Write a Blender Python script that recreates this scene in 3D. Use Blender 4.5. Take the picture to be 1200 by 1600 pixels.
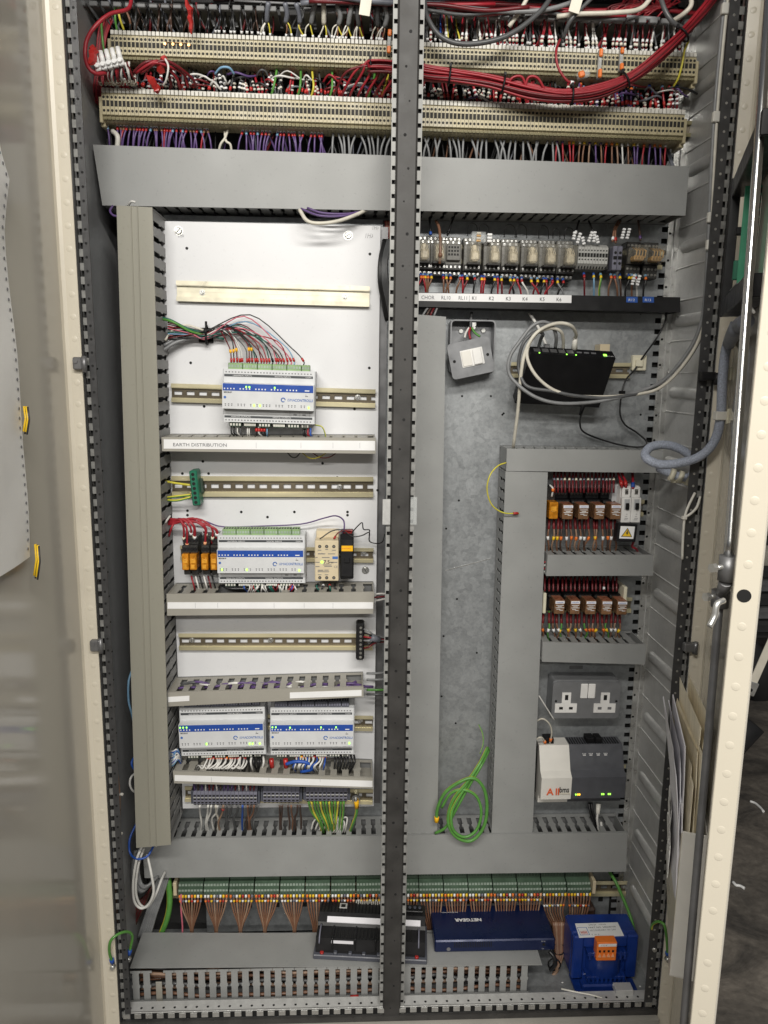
import bpy, math, random
from mathutils import Vector, Matrix
random.seed(7)
for o in list(bpy.data.objects): bpy.data.objects.remove(o)
SC = bpy.context.scene
COL = SC.collection

# ------------------------------------------------------------------ camera
HC, YC, F = 1.32, -1.275, 1196.0        # lens height, distance in front of the cabinet, focal length (1600 px high picture)
AX = Vector((26920, 143.6, 1196)).normalized()     # cabinet width axis seen by the lens (right, down, forward)
AY = Vector((-52, -220, 1196)).normalized()        # cabinet depth axis
AZ = -Vector((-88, 6527, 1196)).normalized()       # cabinet height axis
cam_d = bpy.data.cameras.new('camera'); cam = bpy.data.objects.new('camera', cam_d); COL.objects.link(cam)
right = Vector((AX[0], AY[0], AZ[0])); up = -Vector((AX[1], AY[1], AZ[1])); back = -Vector((AX[2], AY[2], AZ[2]))
m3 = Matrix((right, up, back)).transposed()
cam.matrix_world = Matrix.Translation((0, YC, HC)) @ m3.to_4x4()
cam_d.sensor_fit = 'VERTICAL'; cam_d.sensor_height = 24; cam_d.lens = F / 1600 * 24
cam_d.clip_start = 0.02; cam_d.clip_end = 60
SC.camera = cam
SC.render.resolution_x, SC.render.resolution_y = 768, 1024

# ------------------------------------------------------------------ room light: ceiling fluorescent batten, a second one added for extra light, dim bounce
w = bpy.data.worlds.new('World'); SC.world = w; w.use_nodes = True
bg = w.node_tree.nodes['Background']; bg.inputs[0].default_value = (0.95, 0.96, 1.0, 1); bg.inputs[1].default_value = 0.11
def tube_lamp(name, loc, sx, sy, power, col=(1, .965, .90)):
    l = bpy.data.lights.new(name, 'AREA'); l.shape = 'RECTANGLE'; l.size = sx; l.size_y = sy; l.energy = power; l.color = col
    o = bpy.data.objects.new(name, l); COL.objects.link(o); o.location = loc
    return o
lamp_a = tube_lamp('ceiling_batten', (-0.05, -2.15, 2.66), 2.4, 0.16, 82)
lamp_a.rotation_euler = (math.radians(38), 0, 0)
extra_lamp = tube_lamp('ceiling_batten', (0.0, -4.2, 2.7), 2.4, 0.16, 74)  # added tube further back, only there for extra light
extra_lamp.rotation_euler = (math.radians(58), 0, 0)
SC.view_settings.view_transform = 'Standard'; SC.view_settings.look = 'None'
SC.view_settings.exposure = -0.05; SC.view_settings.gamma = 1.0

# ------------------------------------------------------------------ helpers
def P(px, py, y):
    """a point seen at px,py in the 1200x1600 photograph that lies on the plane y"""
    d = Vector((px - 600, py - 800, F)); t = (y - YC) / d.dot(AY)
    return Vector((t * d.dot(AX), y, HC + t * d.dot(AZ)))
def PX(px, py, x):
    d = Vector((px - 600, py - 800, F)); t = x / d.dot(AX)
    return Vector((x, YC + t * d.dot(AY), HC + t * d.dot(AZ)))
def PZ(px, py, z):
    d = Vector((px - 600, py - 800, F)); t = (z - HC) / d.dot(AZ)
    return Vector((t * d.dot(AX), YC + t * d.dot(AY), z))
def PPL(px, py, o, n):
    """... on the plane through o with normal n"""
    d = Vector((px - 600, py - 800, F)); r = Vector((d.dot(AX), d.dot(AY), d.dot(AZ)))
    c = Vector((0, YC, HC)); t = (Vector(o) - c).dot(n) / r.dot(n)
    return c + r * t
def lerp(a, b, t): return a + (b - a) * t

def new_mat(name):
    m = bpy.data.materials.new(name); m.use_nodes = True
    return m, m.node_tree.nodes, m.node_tree.links, m.node_tree.nodes['Principled BSDF']
M = {}
def mat(name, col, rough=.5, metal=0., var=.08, scale=30., bump=0., bscale=300., spec=.5, emit=None, estr=0., trans=0., alpha=1., stretch=None, coat=0., rvar=.08, speck=0.):
    m, N, L, b = new_mat(name); M[name] = m
    b.inputs['Metallic'].default_value = metal; b.inputs['Specular IOR Level'].default_value = spec
    b.inputs['Coat Weight'].default_value = coat
    b.inputs['Transmission Weight'].default_value = trans; b.inputs['Alpha'].default_value = alpha
    g = N.new('ShaderNodeNewGeometry'); pos = g.outputs['Position']
    if stretch:
        mp = N.new('ShaderNodeMapping'); mp.inputs['Scale'].default_value = stretch
        L.new(pos, mp.inputs['Vector']); pos = mp.outputs['Vector']
    n = N.new('ShaderNodeTexNoise'); n.inputs['Scale'].default_value = scale; n.inputs['Detail'].default_value = 5
    L.new(pos, n.inputs['Vector'])
    r = N.new('ShaderNodeMapRange'); r.inputs['From Min'].default_value = .3; r.inputs['From Max'].default_value = .7
    r.inputs['To Min'].default_value = 1 - var; r.inputs['To Max'].default_value = 1 + var
    L.new(n.outputs['Fac'], r.inputs['Value'])
    oi = N.new('ShaderNodeObjectInfo'); r2 = N.new('ShaderNodeMapRange')
    r2.inputs['To Min'].default_value = 1 - var * .6; r2.inputs['To Max'].default_value = 1 + var * .6
    L.new(oi.outputs['Random'], r2.inputs['Value'])
    mu = N.new('ShaderNodeMath'); mu.operation = 'MULTIPLY'; L.new(r.outputs[0], mu.inputs[0]); L.new(r2.outputs[0], mu.inputs[1])
    vm = N.new('ShaderNodeVectorMath'); vm.operation = 'SCALE'; vm.inputs[0].default_value = col[:3]
    L.new(mu.outputs[0], vm.inputs['Scale'])
    out = vm.outputs[0]
    if speck:
        n3 = N.new('ShaderNodeTexNoise'); n3.inputs['Scale'].default_value = 190; n3.inputs['Detail'].default_value = 2
        L.new(g.outputs['Position'], n3.inputs['Vector'])
        r4 = N.new('ShaderNodeMapRange'); r4.inputs['From Min'].default_value = .66; r4.inputs['From Max'].default_value = .74
        r4.inputs['To Min'].default_value = 1; r4.inputs['To Max'].default_value = 1 - speck
        L.new(n3.outputs['Fac'], r4.inputs['Value'])
        v2 = N.new('ShaderNodeVectorMath'); v2.operation = 'SCALE'; L.new(out, v2.inputs[0]); L.new(r4.outputs[0], v2.inputs['Scale']); out = v2.outputs[0]
    L.new(out, b.inputs['Base Color'])
    rr = N.new('ShaderNodeMapRange'); rr.inputs['From Min'].default_value = .3; rr.inputs['From Max'].default_value = .7
    rr.inputs['To Min'].default_value = max(.02, rough - rvar); rr.inputs['To Max'].default_value = min(1, rough + rvar)
    L.new(n.outputs['Fac'], rr.inputs['Value']); L.new(rr.outputs[0], b.inputs['Roughness'])
    if bump:
        n2 = N.new('ShaderNodeTexNoise'); n2.inputs['Scale'].default_value = bscale; n2.inputs['Detail'].default_value = 3
        L.new(pos, n2.inputs['Vector'])
        bp = N.new('ShaderNodeBump'); bp.inputs['Strength'].default_value = bump; bp.inputs['Distance'].default_value = .002
        L.new(n2.outputs['Fac'], bp.inputs['Height']); L.new(bp.outputs[0], b.inputs['Normal'])
    if emit:
        b.inputs['Emission Color'].default_value = (*emit, 1); b.inputs['Emission Strength'].default_value = estr
    return m
def galv(name, a, b_, rough, metal, scale=70):
    """zinc with crystal spangle"""
    m, N, L, b = new_mat(name); M[name] = m
    g = N.new('ShaderNodeNewGeometry')
    n = N.new('ShaderNodeTexNoise'); n.inputs['Scale'].default_value = 25; n.inputs['Detail'].default_value = 4
    L.new(g.outputs['Position'], n.inputs['Vector'])
    mx = N.new('ShaderNodeVectorMath'); mx.operation = 'MULTIPLY_ADD'; mx.inputs[1].default_value = (.03, .03, .03)
    L.new(n.outputs['Color'], mx.inputs[0]); L.new(g.outputs['Position'], mx.inputs[2])
    v = N.new('ShaderNodeTexVoronoi'); v.inputs['Scale'].default_value = scale; L.new(mx.outputs[0], v.inputs['Vector'])
    sp = N.new('ShaderNodeSeparateColor'); L.new(v.outputs['Color'], sp.inputs[0])
    nf = N.new('ShaderNodeTexNoise'); nf.inputs['Scale'].default_value = 160; nf.inputs['Detail'].default_value = 6; nf.inputs['Roughness'].default_value = .7; L.new(g.outputs['Position'], nf.inputs['Vector'])
    m2 = N.new('ShaderNodeMath'); m2.operation = 'MULTIPLY_ADD'; m2.inputs[1].default_value = .85; L.new(nf.outputs['Fac'], m2.inputs[0])
    m4 = N.new('ShaderNodeMath'); m4.operation = 'MULTIPLY'; m4.inputs[1].default_value = .35; L.new(n.outputs['Fac'], m4.inputs[0]); L.new(m4.outputs[0], m2.inputs[2])
    ad = N.new('ShaderNodeMath'); ad.operation = 'MULTIPLY_ADD'; ad.inputs[1].default_value = .24
    L.new(sp.outputs[0], ad.inputs[0]); L.new(m2.outputs[0], ad.inputs[2])
    cr = N.new('ShaderNodeMix'); cr.data_type = 'RGBA'; cr.inputs[6].default_value = (*a, 1); cr.inputs[7].default_value = (*b_, 1)
    L.new(ad.outputs[0], cr.inputs[0]); L.new(cr.outputs[2], b.inputs['Base Color'])
    b.inputs['Metallic'].default_value = metal
    r = N.new('ShaderNodeMapRange'); r.inputs['To Min'].default_value = rough - .1; r.inputs['To Max'].default_value = rough + .12
    L.new(ad.outputs[0], r.inputs['Value']); L.new(r.outputs[0], b.inputs['Roughness'])
    return m

galv('zinc', (.13, .14, .147), (.42, .438, .45), .38, .5, 95)
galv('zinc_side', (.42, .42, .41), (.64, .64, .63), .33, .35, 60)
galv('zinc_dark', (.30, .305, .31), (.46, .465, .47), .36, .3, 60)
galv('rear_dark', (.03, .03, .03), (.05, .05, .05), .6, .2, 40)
mat('frame_dark', (.075, .075, .077), .45, .4, .15, 60)
mat('rung', (.27, .27, .26), .6, .3, .25, 90, spec=.3)
mat('steel', (.55, .55, .54), .3, 1., .1, 60)
mat('bright_zinc', (.62, .62, .60), .32, .8, .12, 80)
mat('rod_steel', (.62, .62, .61), .22, 1., .06, 20, stretch=(1, 1, .1))
mat('cream_paint', (.66, .61, .505), .32, 0, .03, 6, bump=.03, bscale=500, spec=.5)
mat('door_inner', (.52, .49, .43), .10, 0, .04, 4, bump=.02, bscale=300, spec=.6)
mat('sill_paint', (.36, .345, .31), .4, 0, .1, 10)
mat('mullion_dark', (.045, .043, .041), .55, .1, .3, 25, bump=.05, speck=.4)
mat('black', (.008, .008, .009), .5, 0, .2, 40, spec=.25)
mat('gasket', (.018, .018, .018), .7)
mat('black_satin', (.013, .013, .014), .4, 0, .15, 40, spec=.35)
mat('void', (.006, .006, .006), .8)
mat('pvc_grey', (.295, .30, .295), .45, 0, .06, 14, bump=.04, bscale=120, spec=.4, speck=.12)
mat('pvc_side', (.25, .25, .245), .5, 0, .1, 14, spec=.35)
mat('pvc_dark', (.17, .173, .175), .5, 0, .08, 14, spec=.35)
mat('pvc_beige', (.285, .275, .228), .45, 0, .05, 14, bump=.03, bscale=120, spec=.4, speck=.1, stretch=(1, 1, .12))
mat('pvc_shelf', (.33, .315, .275), .45, 0, .05, 14, bump=.03, bscale=120, spec=.4)
mat('white_board', (.70, .705, .72), .42, 0, .035, 9, bump=.02, bscale=60, spec=.45, speck=.05)
mat('white', (.78, .78, .77), .4, 0, .03, 30)
mat('white_label', (.82, .82, .82), .5, 0, .03, 30)
mat('offwhite', (.74, .72, .67), .4, 0, .04, 30)
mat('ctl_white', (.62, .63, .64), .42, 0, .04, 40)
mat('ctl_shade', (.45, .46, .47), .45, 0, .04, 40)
mat('blue_band', (.018, .07, .34), .35, 0, .05, 40)
mat('blue_text', (.05, .14, .42), .5)
mat('strip_dark', (.055, .06, .065), .5)
mat('green_plug', (.24, .37, .17), .45, 0, .12, 60)
mat('green_dark', (.045, .07, .05), .5, 0, .15, 60)
mat('green_term', (.068, .11, .074), .45, 0, .15, 50)
mat('green_term_pale', (.30, .37, .31), .5, 0, .2, 70)
mat('green_earth', (.015, .15, .085), .4)
mat('pcb', (.04, .27, .15), .4, 0, .15, 40)
mat('term_beige', (.45, .395, .25), .45, 0, .12, 30, speck=.15)
mat('term_white', (.60, .585, .53), .5, 0, .12, 60)
mat('term_hole', (.012, .011, .008), .7)
mat('term_olive', (.18, .16, .08), .6)
mat('rail_yellow', (.64, .58, .38), .3, .4, .15, 30, stretch=(.2, 1, 1))
mat('rail_brown', (.13, .108, .075), .35, .3, .2, 30, stretch=(.2, 1, 1))
mat('rail_cream', (.70, .66, .52), .35, .35, .08, 40, speck=.15)
mat('amber', (.50, .19, .012), .22, 0, .3, 160)
mat('amber_core', (.75, .35, .03), .4, 0, .2, 100)
mat('relay_cream', (.66, .58, .42), .35, 0, .25, 200)
mat('relay_orange', (.62, .36, .12), .4, 0, .3, 150)
mat('relay_brown', (.21, .11, .055), .2, 0, .25, 100, coat=.4)
mat('relay_top', (.30, .11, .06), .3, 0, .3, 120)
mat('socket_grey', (.17, .165, .15), .5, 0, .3, 250)
mat('socket_dark', (.028, .027, .025), .5, 0, .25, 200)
mat('slate', (.165, .165, .21), .45, 0, .1, 60)
mat('slate_dark', (.075, .08, .1), .45, 0, .1, 60)
mat('term_grey', (.42, .42, .40), .45, 0, .08, 60)
mat('psu_tan', (.60, .51, .35), .45, 0, .05, 60)
mat('anthracite', (.085, .088, .1), .42, 0, .08, 60)
mat('anthracite_low', (.05, .052, .06), .45, 0, .08, 60)
mat('metal_plate', (.235, .24, .25), .36, .3, .06, 60, bump=.04, bscale=600)
mat('socket_white', (.80, .79, .77), .3)
mat('trafo_blue', (.008, .034, .205), .38, 0, .2, 25, bump=.12, bscale=160, coat=.15)
mat('netgear_blue', (.009, .017, .066), .32, .2, .08, 40)
mat('orange', (.80, .19, .025), .4, 0, .06, 40)
mat('orange_pale', (.86, .42, .22), .5)
mat('red_paint', (.42, .025, .022), .35, 0, .15, 60)
mat('red_dark', (.16, .012, .014), .5, 0, .3, 60)
mat('yellow', (.85, .55, .02), .4)
mat('label_yellow', (.88, .47, .01), .45)
mat('blue_label', (.03, .10, .38), .45)
mat('text_black', (.03, .03, .03), .5)
mat('text_grey', (.16, .16, .17), .5)
mat('text_white', (.75, .75, .75), .5)
mat('text_orange', (.75, .12, .03), .5)
mat('text_red', (.6, .08, .05), .5)
mat('paper', (.78, .77, .74), .75, 0, .05, 12, bump=.15, bscale=25)
mat('paper_lilac', (.80, .79, .83), .7, 0, .04, 12)
mat('paper_cream', (.88, .80, .62), .75, 0, .12, 60, stretch=(1, 1, .2))
mat('nylon', (.72, .70, .64), .45, 0, .06, 40)
mat('nylon_cream', (.72, .68, .53), .45, 0, .06, 40)
mat('braid', (.30, .33, .40), .6, 0, .28, 420, bump=.5, bscale=700)
mat('copper', (.55, .30, .12), .35, .8, .1, 60)
mat('led_green', (.3, 1, .1), .4, emit=(.35, 1, .08), estr=2.2)
mat('led_amber', (1, .5, .05), .4, emit=(1, .55, .03), estr=2.5)
mat('grey_metal_dark', (.20, .20, .205), .4, .6, .12, 40)
mat('panel_dark', (.022, .022, .023), .55, 0, .25, 12)
mat('tan_tape', (.62, .58, .49), .6)
mat('tag_white', (.72, .68, .58), .5)
mat('clear', (.75, .78, .78), .25, 0, .05, 40, alpha=.22)
mat('glass_relay', (.40, .38, .32), .1, 0, .05, 40, alpha=.22)
WCOL = dict(red=(.31, .018, .028), crimson=(.13, .010, .014), purple=(.105, .06, .18), grey=(.22, .225, .23), slategrey=(.16, .17, .20),
            white=(.66, .65, .62), black=(.014, .014, .015), brown=(.20, .10, .06), darkbrown=(.07, .04, .03), green=(.09, .27, .05), teal=(.02, .12, .09),
            yellow=(.60, .53, .06), blue=(.02, .08, .36), sky=(.18, .34, .50), pink=(.55, .14, .19), cream=(.60, .57, .49), darkgrey=(.085, .087, .09), tan=(.29, .185, .125))
for k, c in WCOL.items(): mat('w_' + k, c, .42, 0, .12, 60)
M['w_earth'] = 'earth'
def floor_mat():
    m, N, L, b = new_mat('concrete'); M['concrete'] = m
    g = N.new('ShaderNodeNewGeometry')
    mp = N.new('ShaderNodeMapping'); mp.inputs['Rotation'].default_value = (0, 0, .5); mp.inputs['Scale'].default_value = (1.2, 1.7, 1); L.new(g.outputs['Position'], mp.inputs['Vector'])
    n = N.new('ShaderNodeTexNoise'); n.inputs['Scale'].default_value = 3.2; n.inputs['Detail'].default_value = 10; n.inputs['Roughness'].default_value = .68; n.inputs['Distortion'].default_value = 1.2
    L.new(mp.outputs['Vector'], n.inputs['Vector'])
    cr = N.new('ShaderNodeValToRGB'); cr.color_ramp.elements[0].position = .34; cr.color_ramp.elements[0].color = (.06, .055, .05, 1)
    cr.color_ramp.elements[1].position = .70; cr.color_ramp.elements[1].color = (.25, .22, .185, 1)
    e = cr.color_ramp.elements.new(.5); e.color = (.135, .12, .103, 1)
    L.new(n.outputs['Fac'], cr.inputs['Fac'])
    n2 = N.new('ShaderNodeTexNoise'); n2.inputs['Scale'].default_value = 60; n2.inputs['Detail'].default_value = 6; L.new(g.outputs['Position'], n2.inputs['Vector'])
    r2 = N.new('ShaderNodeMapRange'); r2.inputs['To Min'].default_value = .55; r2.inputs['To Max'].default_value = 1.4; L.new(n2.outputs['Fac'], r2.inputs['Value'])
    vm = N.new('ShaderNodeVectorMath'); vm.operation = 'SCALE'; L.new(cr.outputs['Color'], vm.inputs[0]); L.new(r2.outputs[0], vm.inputs['Scale'])
    L.new(vm.outputs[0], b.inputs['Base Color']); b.inputs['Roughness'].default_value = .5
    bp = N.new('ShaderNodeBump'); bp.inputs['Strength'].default_value = .35; bp.inputs['Distance'].default_value = .004; L.new(n2.outputs['Fac'], bp.inputs['Height']); L.new(bp.outputs[0], b.inputs['Normal'])
floor_mat()

V = Vector
class Fr:
    """a local frame: u right, v up, w out towards the viewer"""
    def __init__(s, o, ex=V((1, 0, 0)), ey=V((0, 0, 1)), ez=V((0, -1, 0))): s.o, s.ex, s.ey, s.ez = V(o), V(ex), V(ey), V(ez)
    def __call__(s, u, v, w=0): return s.o + s.ex * u + s.ey * v + s.ez * w
    def at(s, u, v, w=0): return Fr(s(u, v, w), s.ex, s.ey, s.ez)
WORLD = Fr((0, 0, 0), (1, 0, 0), (0, 0, 1), (0, -1, 0))
def rot_frame(fr, deg):
    a = math.radians(deg); c, s = math.cos(a), math.sin(a)
    return Fr(fr.o, fr.ex * c + fr.ey * s, fr.ey * c - fr.ex * s, fr.ez)
def px_frame(bl, br, tl, y):
    """frame of an upright device from three corners of its face; returns frame, width, height"""
    o, r, t = P(*bl, y), P(*br, y), P(*tl, y)
    ex = (r - o); W = ex.length; ex.normalize(); ez = V((0, -1, 0)); ey = V((-ex.z, 0, ex.x))
    return Fr(o, ex, ey, ez), W, (t - o).dot(ey)

class MB:
    def __init__(s): s.v, s.f, s.m, s.s = [], [], [], []
    def add(s, vs, fs, mi=0, sm=False):
        o = len(s.v); s.v += [V(v) for v in vs]
        for f in fs: s.f.append([i + o for i in f]); s.m.append(mi); s.s.append(sm)
        return s
    def hexa(s, c, mi=0):
        return s.add(c, [(0, 1, 2, 3), (5, 4, 7, 6), (4, 5, 1, 0), (3, 2, 6, 7), (1, 5, 6, 2), (4, 0, 3, 7)], mi)
    def fbox(s, fr, u0, u1, v0, v1, w0, w1, mi=0, ch=0.):
        if ch <= 0:
            return s.hexa([fr(u0, v0, w1), fr(u1, v0, w1), fr(u1, v1, w1), fr(u0, v1, w1), fr(u0, v0, w0), fr(u1, v0, w0), fr(u1, v1, w0), fr(u0, v1, w0)], mi)
        ch = min(ch, abs(u1 - u0) * .45, abs(v1 - v0) * .45, abs(w1 - w0) * .45)
        lo, hi = (u0, v0, w0), (u1, v1, w1); idx = {}; vs = []
        for i in (0, 1):
            for j in (0, 1):
                for k in (0, 1):
                    sg = (i, j, k)
                    for ax in range(3):
                        p = [0, 0, 0]
                        for a in range(3):
                            e = hi[a] if sg[a] else lo[a]
                            p[a] = e if a == ax else e + (-ch if sg[a] else ch)
                        idx[(i, j, k, ax)] = len(vs); vs.append(fr(*p))
        fs = []
        for ax in range(3):
            b, c = (ax + 1) % 3, (ax + 2) % 3
            for sd in (0, 1):
                q = []
                for (p, r) in ((0, 0), (1, 0), (1, 1), (0, 1)):
                    t = [0, 0, 0]; t[ax] = sd; t[b] = p; t[c] = r; q.append(idx[(*t, ax)])
                fs.append(q if sd else q[::-1])
            for p in (0, 1):
                for r in (0, 1):
                    t0 = [0, 0, 0]; t0[b] = p; t0[c] = r; t1 = list(t0); t1[ax] = 1
                    q = [idx[(*t0, b)], idx[(*t1, b)], idx[(*t1, c)], idx[(*t0, c)]]
                    fs.append(q if p != r else q[::-1])
        for i in (0, 1):
            for j in (0, 1):
                for k in (0, 1):
                    q = [idx[(i, j, k, a)] for a in range(3)]
                    fs.append(q if (i + j + k) % 2 else q[::-1])
        return s.add(vs, fs, mi)
    def box(s, x0, x1, y0, y1, z0, z1, mi=0, ch=0.):
        return s.fbox(WORLD, x0, x1, z0, z1, -y1, -y0, mi, ch)
    def prism(s, poly, vec, mi=0):
        """poly: 3D polygon; extruded by vec"""
        n = len(poly); vec = V(vec); vs = [V(p) for p in poly] + [V(p) + vec for p in poly]
        fs = [list(range(n)), list(range(2 * n - 1, n - 1, -1))] + [(i, (i + 1) % n, n + (i + 1) % n, n + i)[::-1] for i in range(n)]
        return s.add(vs, fs, mi)
    def profile(s, fr, poly, u0, u1, mi=0):
        """poly of (v,w) swept along u"""
        return s.prism([fr(u0, v, w) for v, w in poly], fr.ex * (u1 - u0), mi)
    def plate(s, fr, poly, w0, w1, mi=0):
        return s.prism([fr(u, v, w0) for u, v in poly], fr.ez * (w1 - w0), mi)
    def cyl(s, p0, p1, r0, r1=None, n=12, mi=0, sm=True):
        p0, p1 = V(p0), V(p1); r1 = r0 if r1 is None else r1; d = (p1 - p0).normalized()
        a = d.orthogonal().normalized(); b = d.cross(a); vs = []
        for p, r in ((p0, r0), (p1, r1)):
            for i in range(n):
                t = 2 * math.pi * i / n; vs.append(p + (a * math.cos(t) + b * math.sin(t)) * r)
        s.add(vs, [(i, (i + 1) % n, n + (i + 1) % n, n + i) for i in range(n)], mi, sm)
        o = len(s.v) - 2 * n
        s.f += [list(range(o + n - 1, o - 1, -1)), list(range(o + n, o + 2 * n))]; s.m += [mi, mi]; s.s += [False, False]
        return s
    def disc(s, fr, u, v, w, r, h=.0006, n=10, mi=0):
        return s.cyl(fr(u, v, w), fr(u, v, w + h), r, n=n, mi=mi, sm=False)
    def tube(s, pts, r, n=6, mi=0, radii=None, pat=None):
        pts = [V(p) for p in pts]; N = len(pts)
        t0 = (pts[1] - pts[0]).normalized(); a = t0.orthogonal().normalized(); vs = []
        for i, p in enumerate(pts):
            t = (pts[min(i + 1, N - 1)] - pts[max(i - 1, 0)])
            if t.length < 1e-9: t = t0
            t.normalize(); a = (a - t * a.dot(t))
            if a.length < 1e-6: a = t.orthogonal()
            a.normalize(); b = t.cross(a); rr = radii[i] if radii else r
            for k in range(n):
                q = 2 * math.pi * k / n; vs.append(p + (a * math.cos(q) + b * math.sin(q)) * rr)
        fs = [(i * n + k, i * n + (k + 1) % n, (i + 1) * n + (k + 1) % n, (i + 1) * n + k) for i in range(N - 1) for k in range(n)]
        s.add(vs, fs, mi, True)
        if pat:
            for q in range(len(fs)): s.m[len(s.m) - len(fs) + q] = pat(q % n)
        o = len(s.v) - N * n
        s.f += [list(range(o + n - 1, o - 1, -1)), list(range(o + (N - 1) * n, o + N * n))]; s.m += [mi, mi]; s.s += [False, False]
        return s
    def mesh(s, name, mats, off=V((0, 0, 0))):
        me = bpy.data.meshes.new(name); me.from_pydata([tuple(v - off) for v in s.v], [], s.f)
        for m_ in (mats if isinstance(mats, (list, tuple)) else [mats]): me.materials.append(M[m_] if isinstance(m_, str) else m_)
        me.polygons.foreach_set('material_index', s.m); me.polygons.foreach_set('use_smooth', s.s); me.update()
        return me
ORG = {}
def obj(name, mb, mats, parent=None, kind=None, label=None):
    off = ORG.get(parent.name, V((0, 0, 0))) if parent else V((0, 0, 0))
    o = bpy.data.objects.new(name, mb.mesh(name, mats, off)); COL.objects.link(o); ORG[o.name] = off
    if parent: o.parent = parent
    if kind: o['kind'] = kind
    if label: o['label'] = label
    return o
def inst(name, me, loc, parent, rot=None):
    o = bpy.data.objects.new(name, me); COL.objects.link(o); o.parent = parent
    o.location = V(loc) - ORG.get(parent.name, V((0, 0, 0)))
    if rot is not None: o.rotation_euler = rot
    return o
def thing(name, label, cat, loc=(0, 0, 0), group=None):
    o = bpy.data.objects.new(name, None); COL.objects.link(o); o.location = loc; o.empty_display_size = .02
    ORG[o.name] = V(loc); o['label'] = label; o['category'] = cat
    if group: o['group'] = group
    return o
def tag(o, label, cat, group=None):
    o['label'] = label; o['category'] = cat
    if group: o['group'] = group
    return o
def text(body, size, fr, u, v, w, mt, parent, align='LEFT', name='lettering', xs=1., flip=False, bold=0.):
    c = bpy.data.curves.new('t', 'FONT'); c.body = body; c.size = size; c.align_x = align; c.offset = bold; c.resolution_u = 2
    t = bpy.data.objects.new('t', c); me = bpy.data.meshes.new_from_object(t)
    bpy.data.objects.remove(t); bpy.data.curves.remove(c)
    off = ORG.get(parent.name, V((0, 0, 0))); sg = -1 if flip else 1
    for vt in me.vertices:
        vt.co = fr(u + sg * vt.co.x * xs, v + sg * vt.co.y, w) - off
    me.materials.clear(); me.materials.append(M[mt]); me.update()
    o = bpy.data.objects.new(name, me); COL.objects.link(o); o.parent = parent; ORG[o.name] = off
    return o
def smooth(pts, k=5):
    """Catmull-Rom through pts"""
    pts = [V(p) for p in pts]
    if len(pts) < 3: return pts
    q = [pts[0] * 2 - pts[1]] + pts + [pts[-1] * 2 - pts[-2]]; out = []
    for i in range(1, len(q) - 2):
        for j in range(k):
            t = j / k; p0, p1, p2, p3 = q[i - 1:i + 3]
            out.append(.5 * ((2 * p1) + (p2 - p0) * t + (2 * p0 - 5 * p1 + 4 * p2 - p3) * t * t + (3 * p1 - p0 - 3 * p2 + p3) * t ** 3))
    return out + [pts[-1]]
WIRES = []
def wire(label, pts, r, col, group=None, name='wire', ends=(), cat='wire', k=5, n=6, world=False):
    """pts: (px,py,y) or world points; ends: list of (fraction along from start, length, radius factor, material)"""
    w3 = [V(p) if world else P(*p) for p in pts]; sp = smooth(w3, k)
    WIRES.append((label, sp, r, 'w_' + col if 'w_' + col in M else col, group, ends, cat, n))
def flush_wires(limit=300):
    """the 300 longest wires become objects of their own; the shortest, finest remainder is one mass of fine wiring"""
    def size(w):      # seen size: length times thickness, less for what other things hide
        k = {'brown wires under the green strip': 1 if w[1][0].x < -.14 else .3, 'wires lying inside the floor duct': .4, 'tangle': 0}.get(w[4], 1)
        return k * sum((b - a).length for a, b in zip(w[1], w[1][1:])) * (w[2] + .0012)
    ws = sorted([w for w in WIRES if w[6] == 'wire'], key=size, reverse=True); rest = ws[limit:]; ids = {id(w) for w in rest}
    mb = MB(); mats = []
    def mi(m):
        if m not in mats: mats.append(m)
        return mats.index(m)
    for w in WIRES:
        label, sp, r, mt, group, ends, cat, n = w
        if id(w) in ids:
            if mt == 'w_earth': g_, y_ = mi('w_green'), mi('w_yellow'); mb.tube(sp, r, 8, g_, pat=lambda k: y_ if k < 3 else g_)
            else: mb.tube(sp, r, n, mi(mt))
            for e in ends:
                p, rr = sleeve_path(sp, r, *e[:3]); mb.tube(p, rr, 6, mi(e[3]))
            continue
        if mt == 'w_earth': o = tag(obj('cable' if cat == 'cable' else 'wire', MB().tube(sp, r, 8, pat=lambda k: 1 if k < 3 else 0), ['w_green', 'w_yellow']), label, cat, group)
        else: o = tag(obj('cable' if cat == 'cable' else 'wire', MB().tube(sp, r, n), mt), label, cat, group)
        for e in ends:
            p, rr = sleeve_path(sp, r, *e[:3]); obj('ferrule', MB().tube(p, rr, 6), e[3], o)
    if rest:
        o = obj('fine_wiring', mb, mats); tag(o, 'mass of short thin coloured wires crowding the terminals', 'wiring'); o['kind'] = 'stuff'
def sleeve_path(sp, r, frac, length, fac):
    L = [0]
    for a, b in zip(sp, sp[1:]): L.append(L[-1] + (b - a).length)
    s0 = frac * L[-1]; s1 = min(L[-1], s0 + length); s0 = max(0, s1 - length)
    def pt(s_):
        for i in range(len(sp) - 1):
            if L[i + 1] >= s_: return lerp(sp[i], sp[i + 1], (s_ - L[i]) / max(1e-9, L[i + 1] - L[i]))
        return sp[-1]
    return [pt(s0), pt((s0 + s1) / 2), pt(s1)], r * fac

# ================================================================== SETTING
fl = obj('floor', MB().box(-6, 6, -5, 7, -.05, 0), 'concrete'); fl['kind'] = 'structure'
wl = obj('wall', MB().box(-6, 6, 4.2, 4.3, 0, 3.2), 'panel_dark'); wl['kind'] = 'structure'

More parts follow.
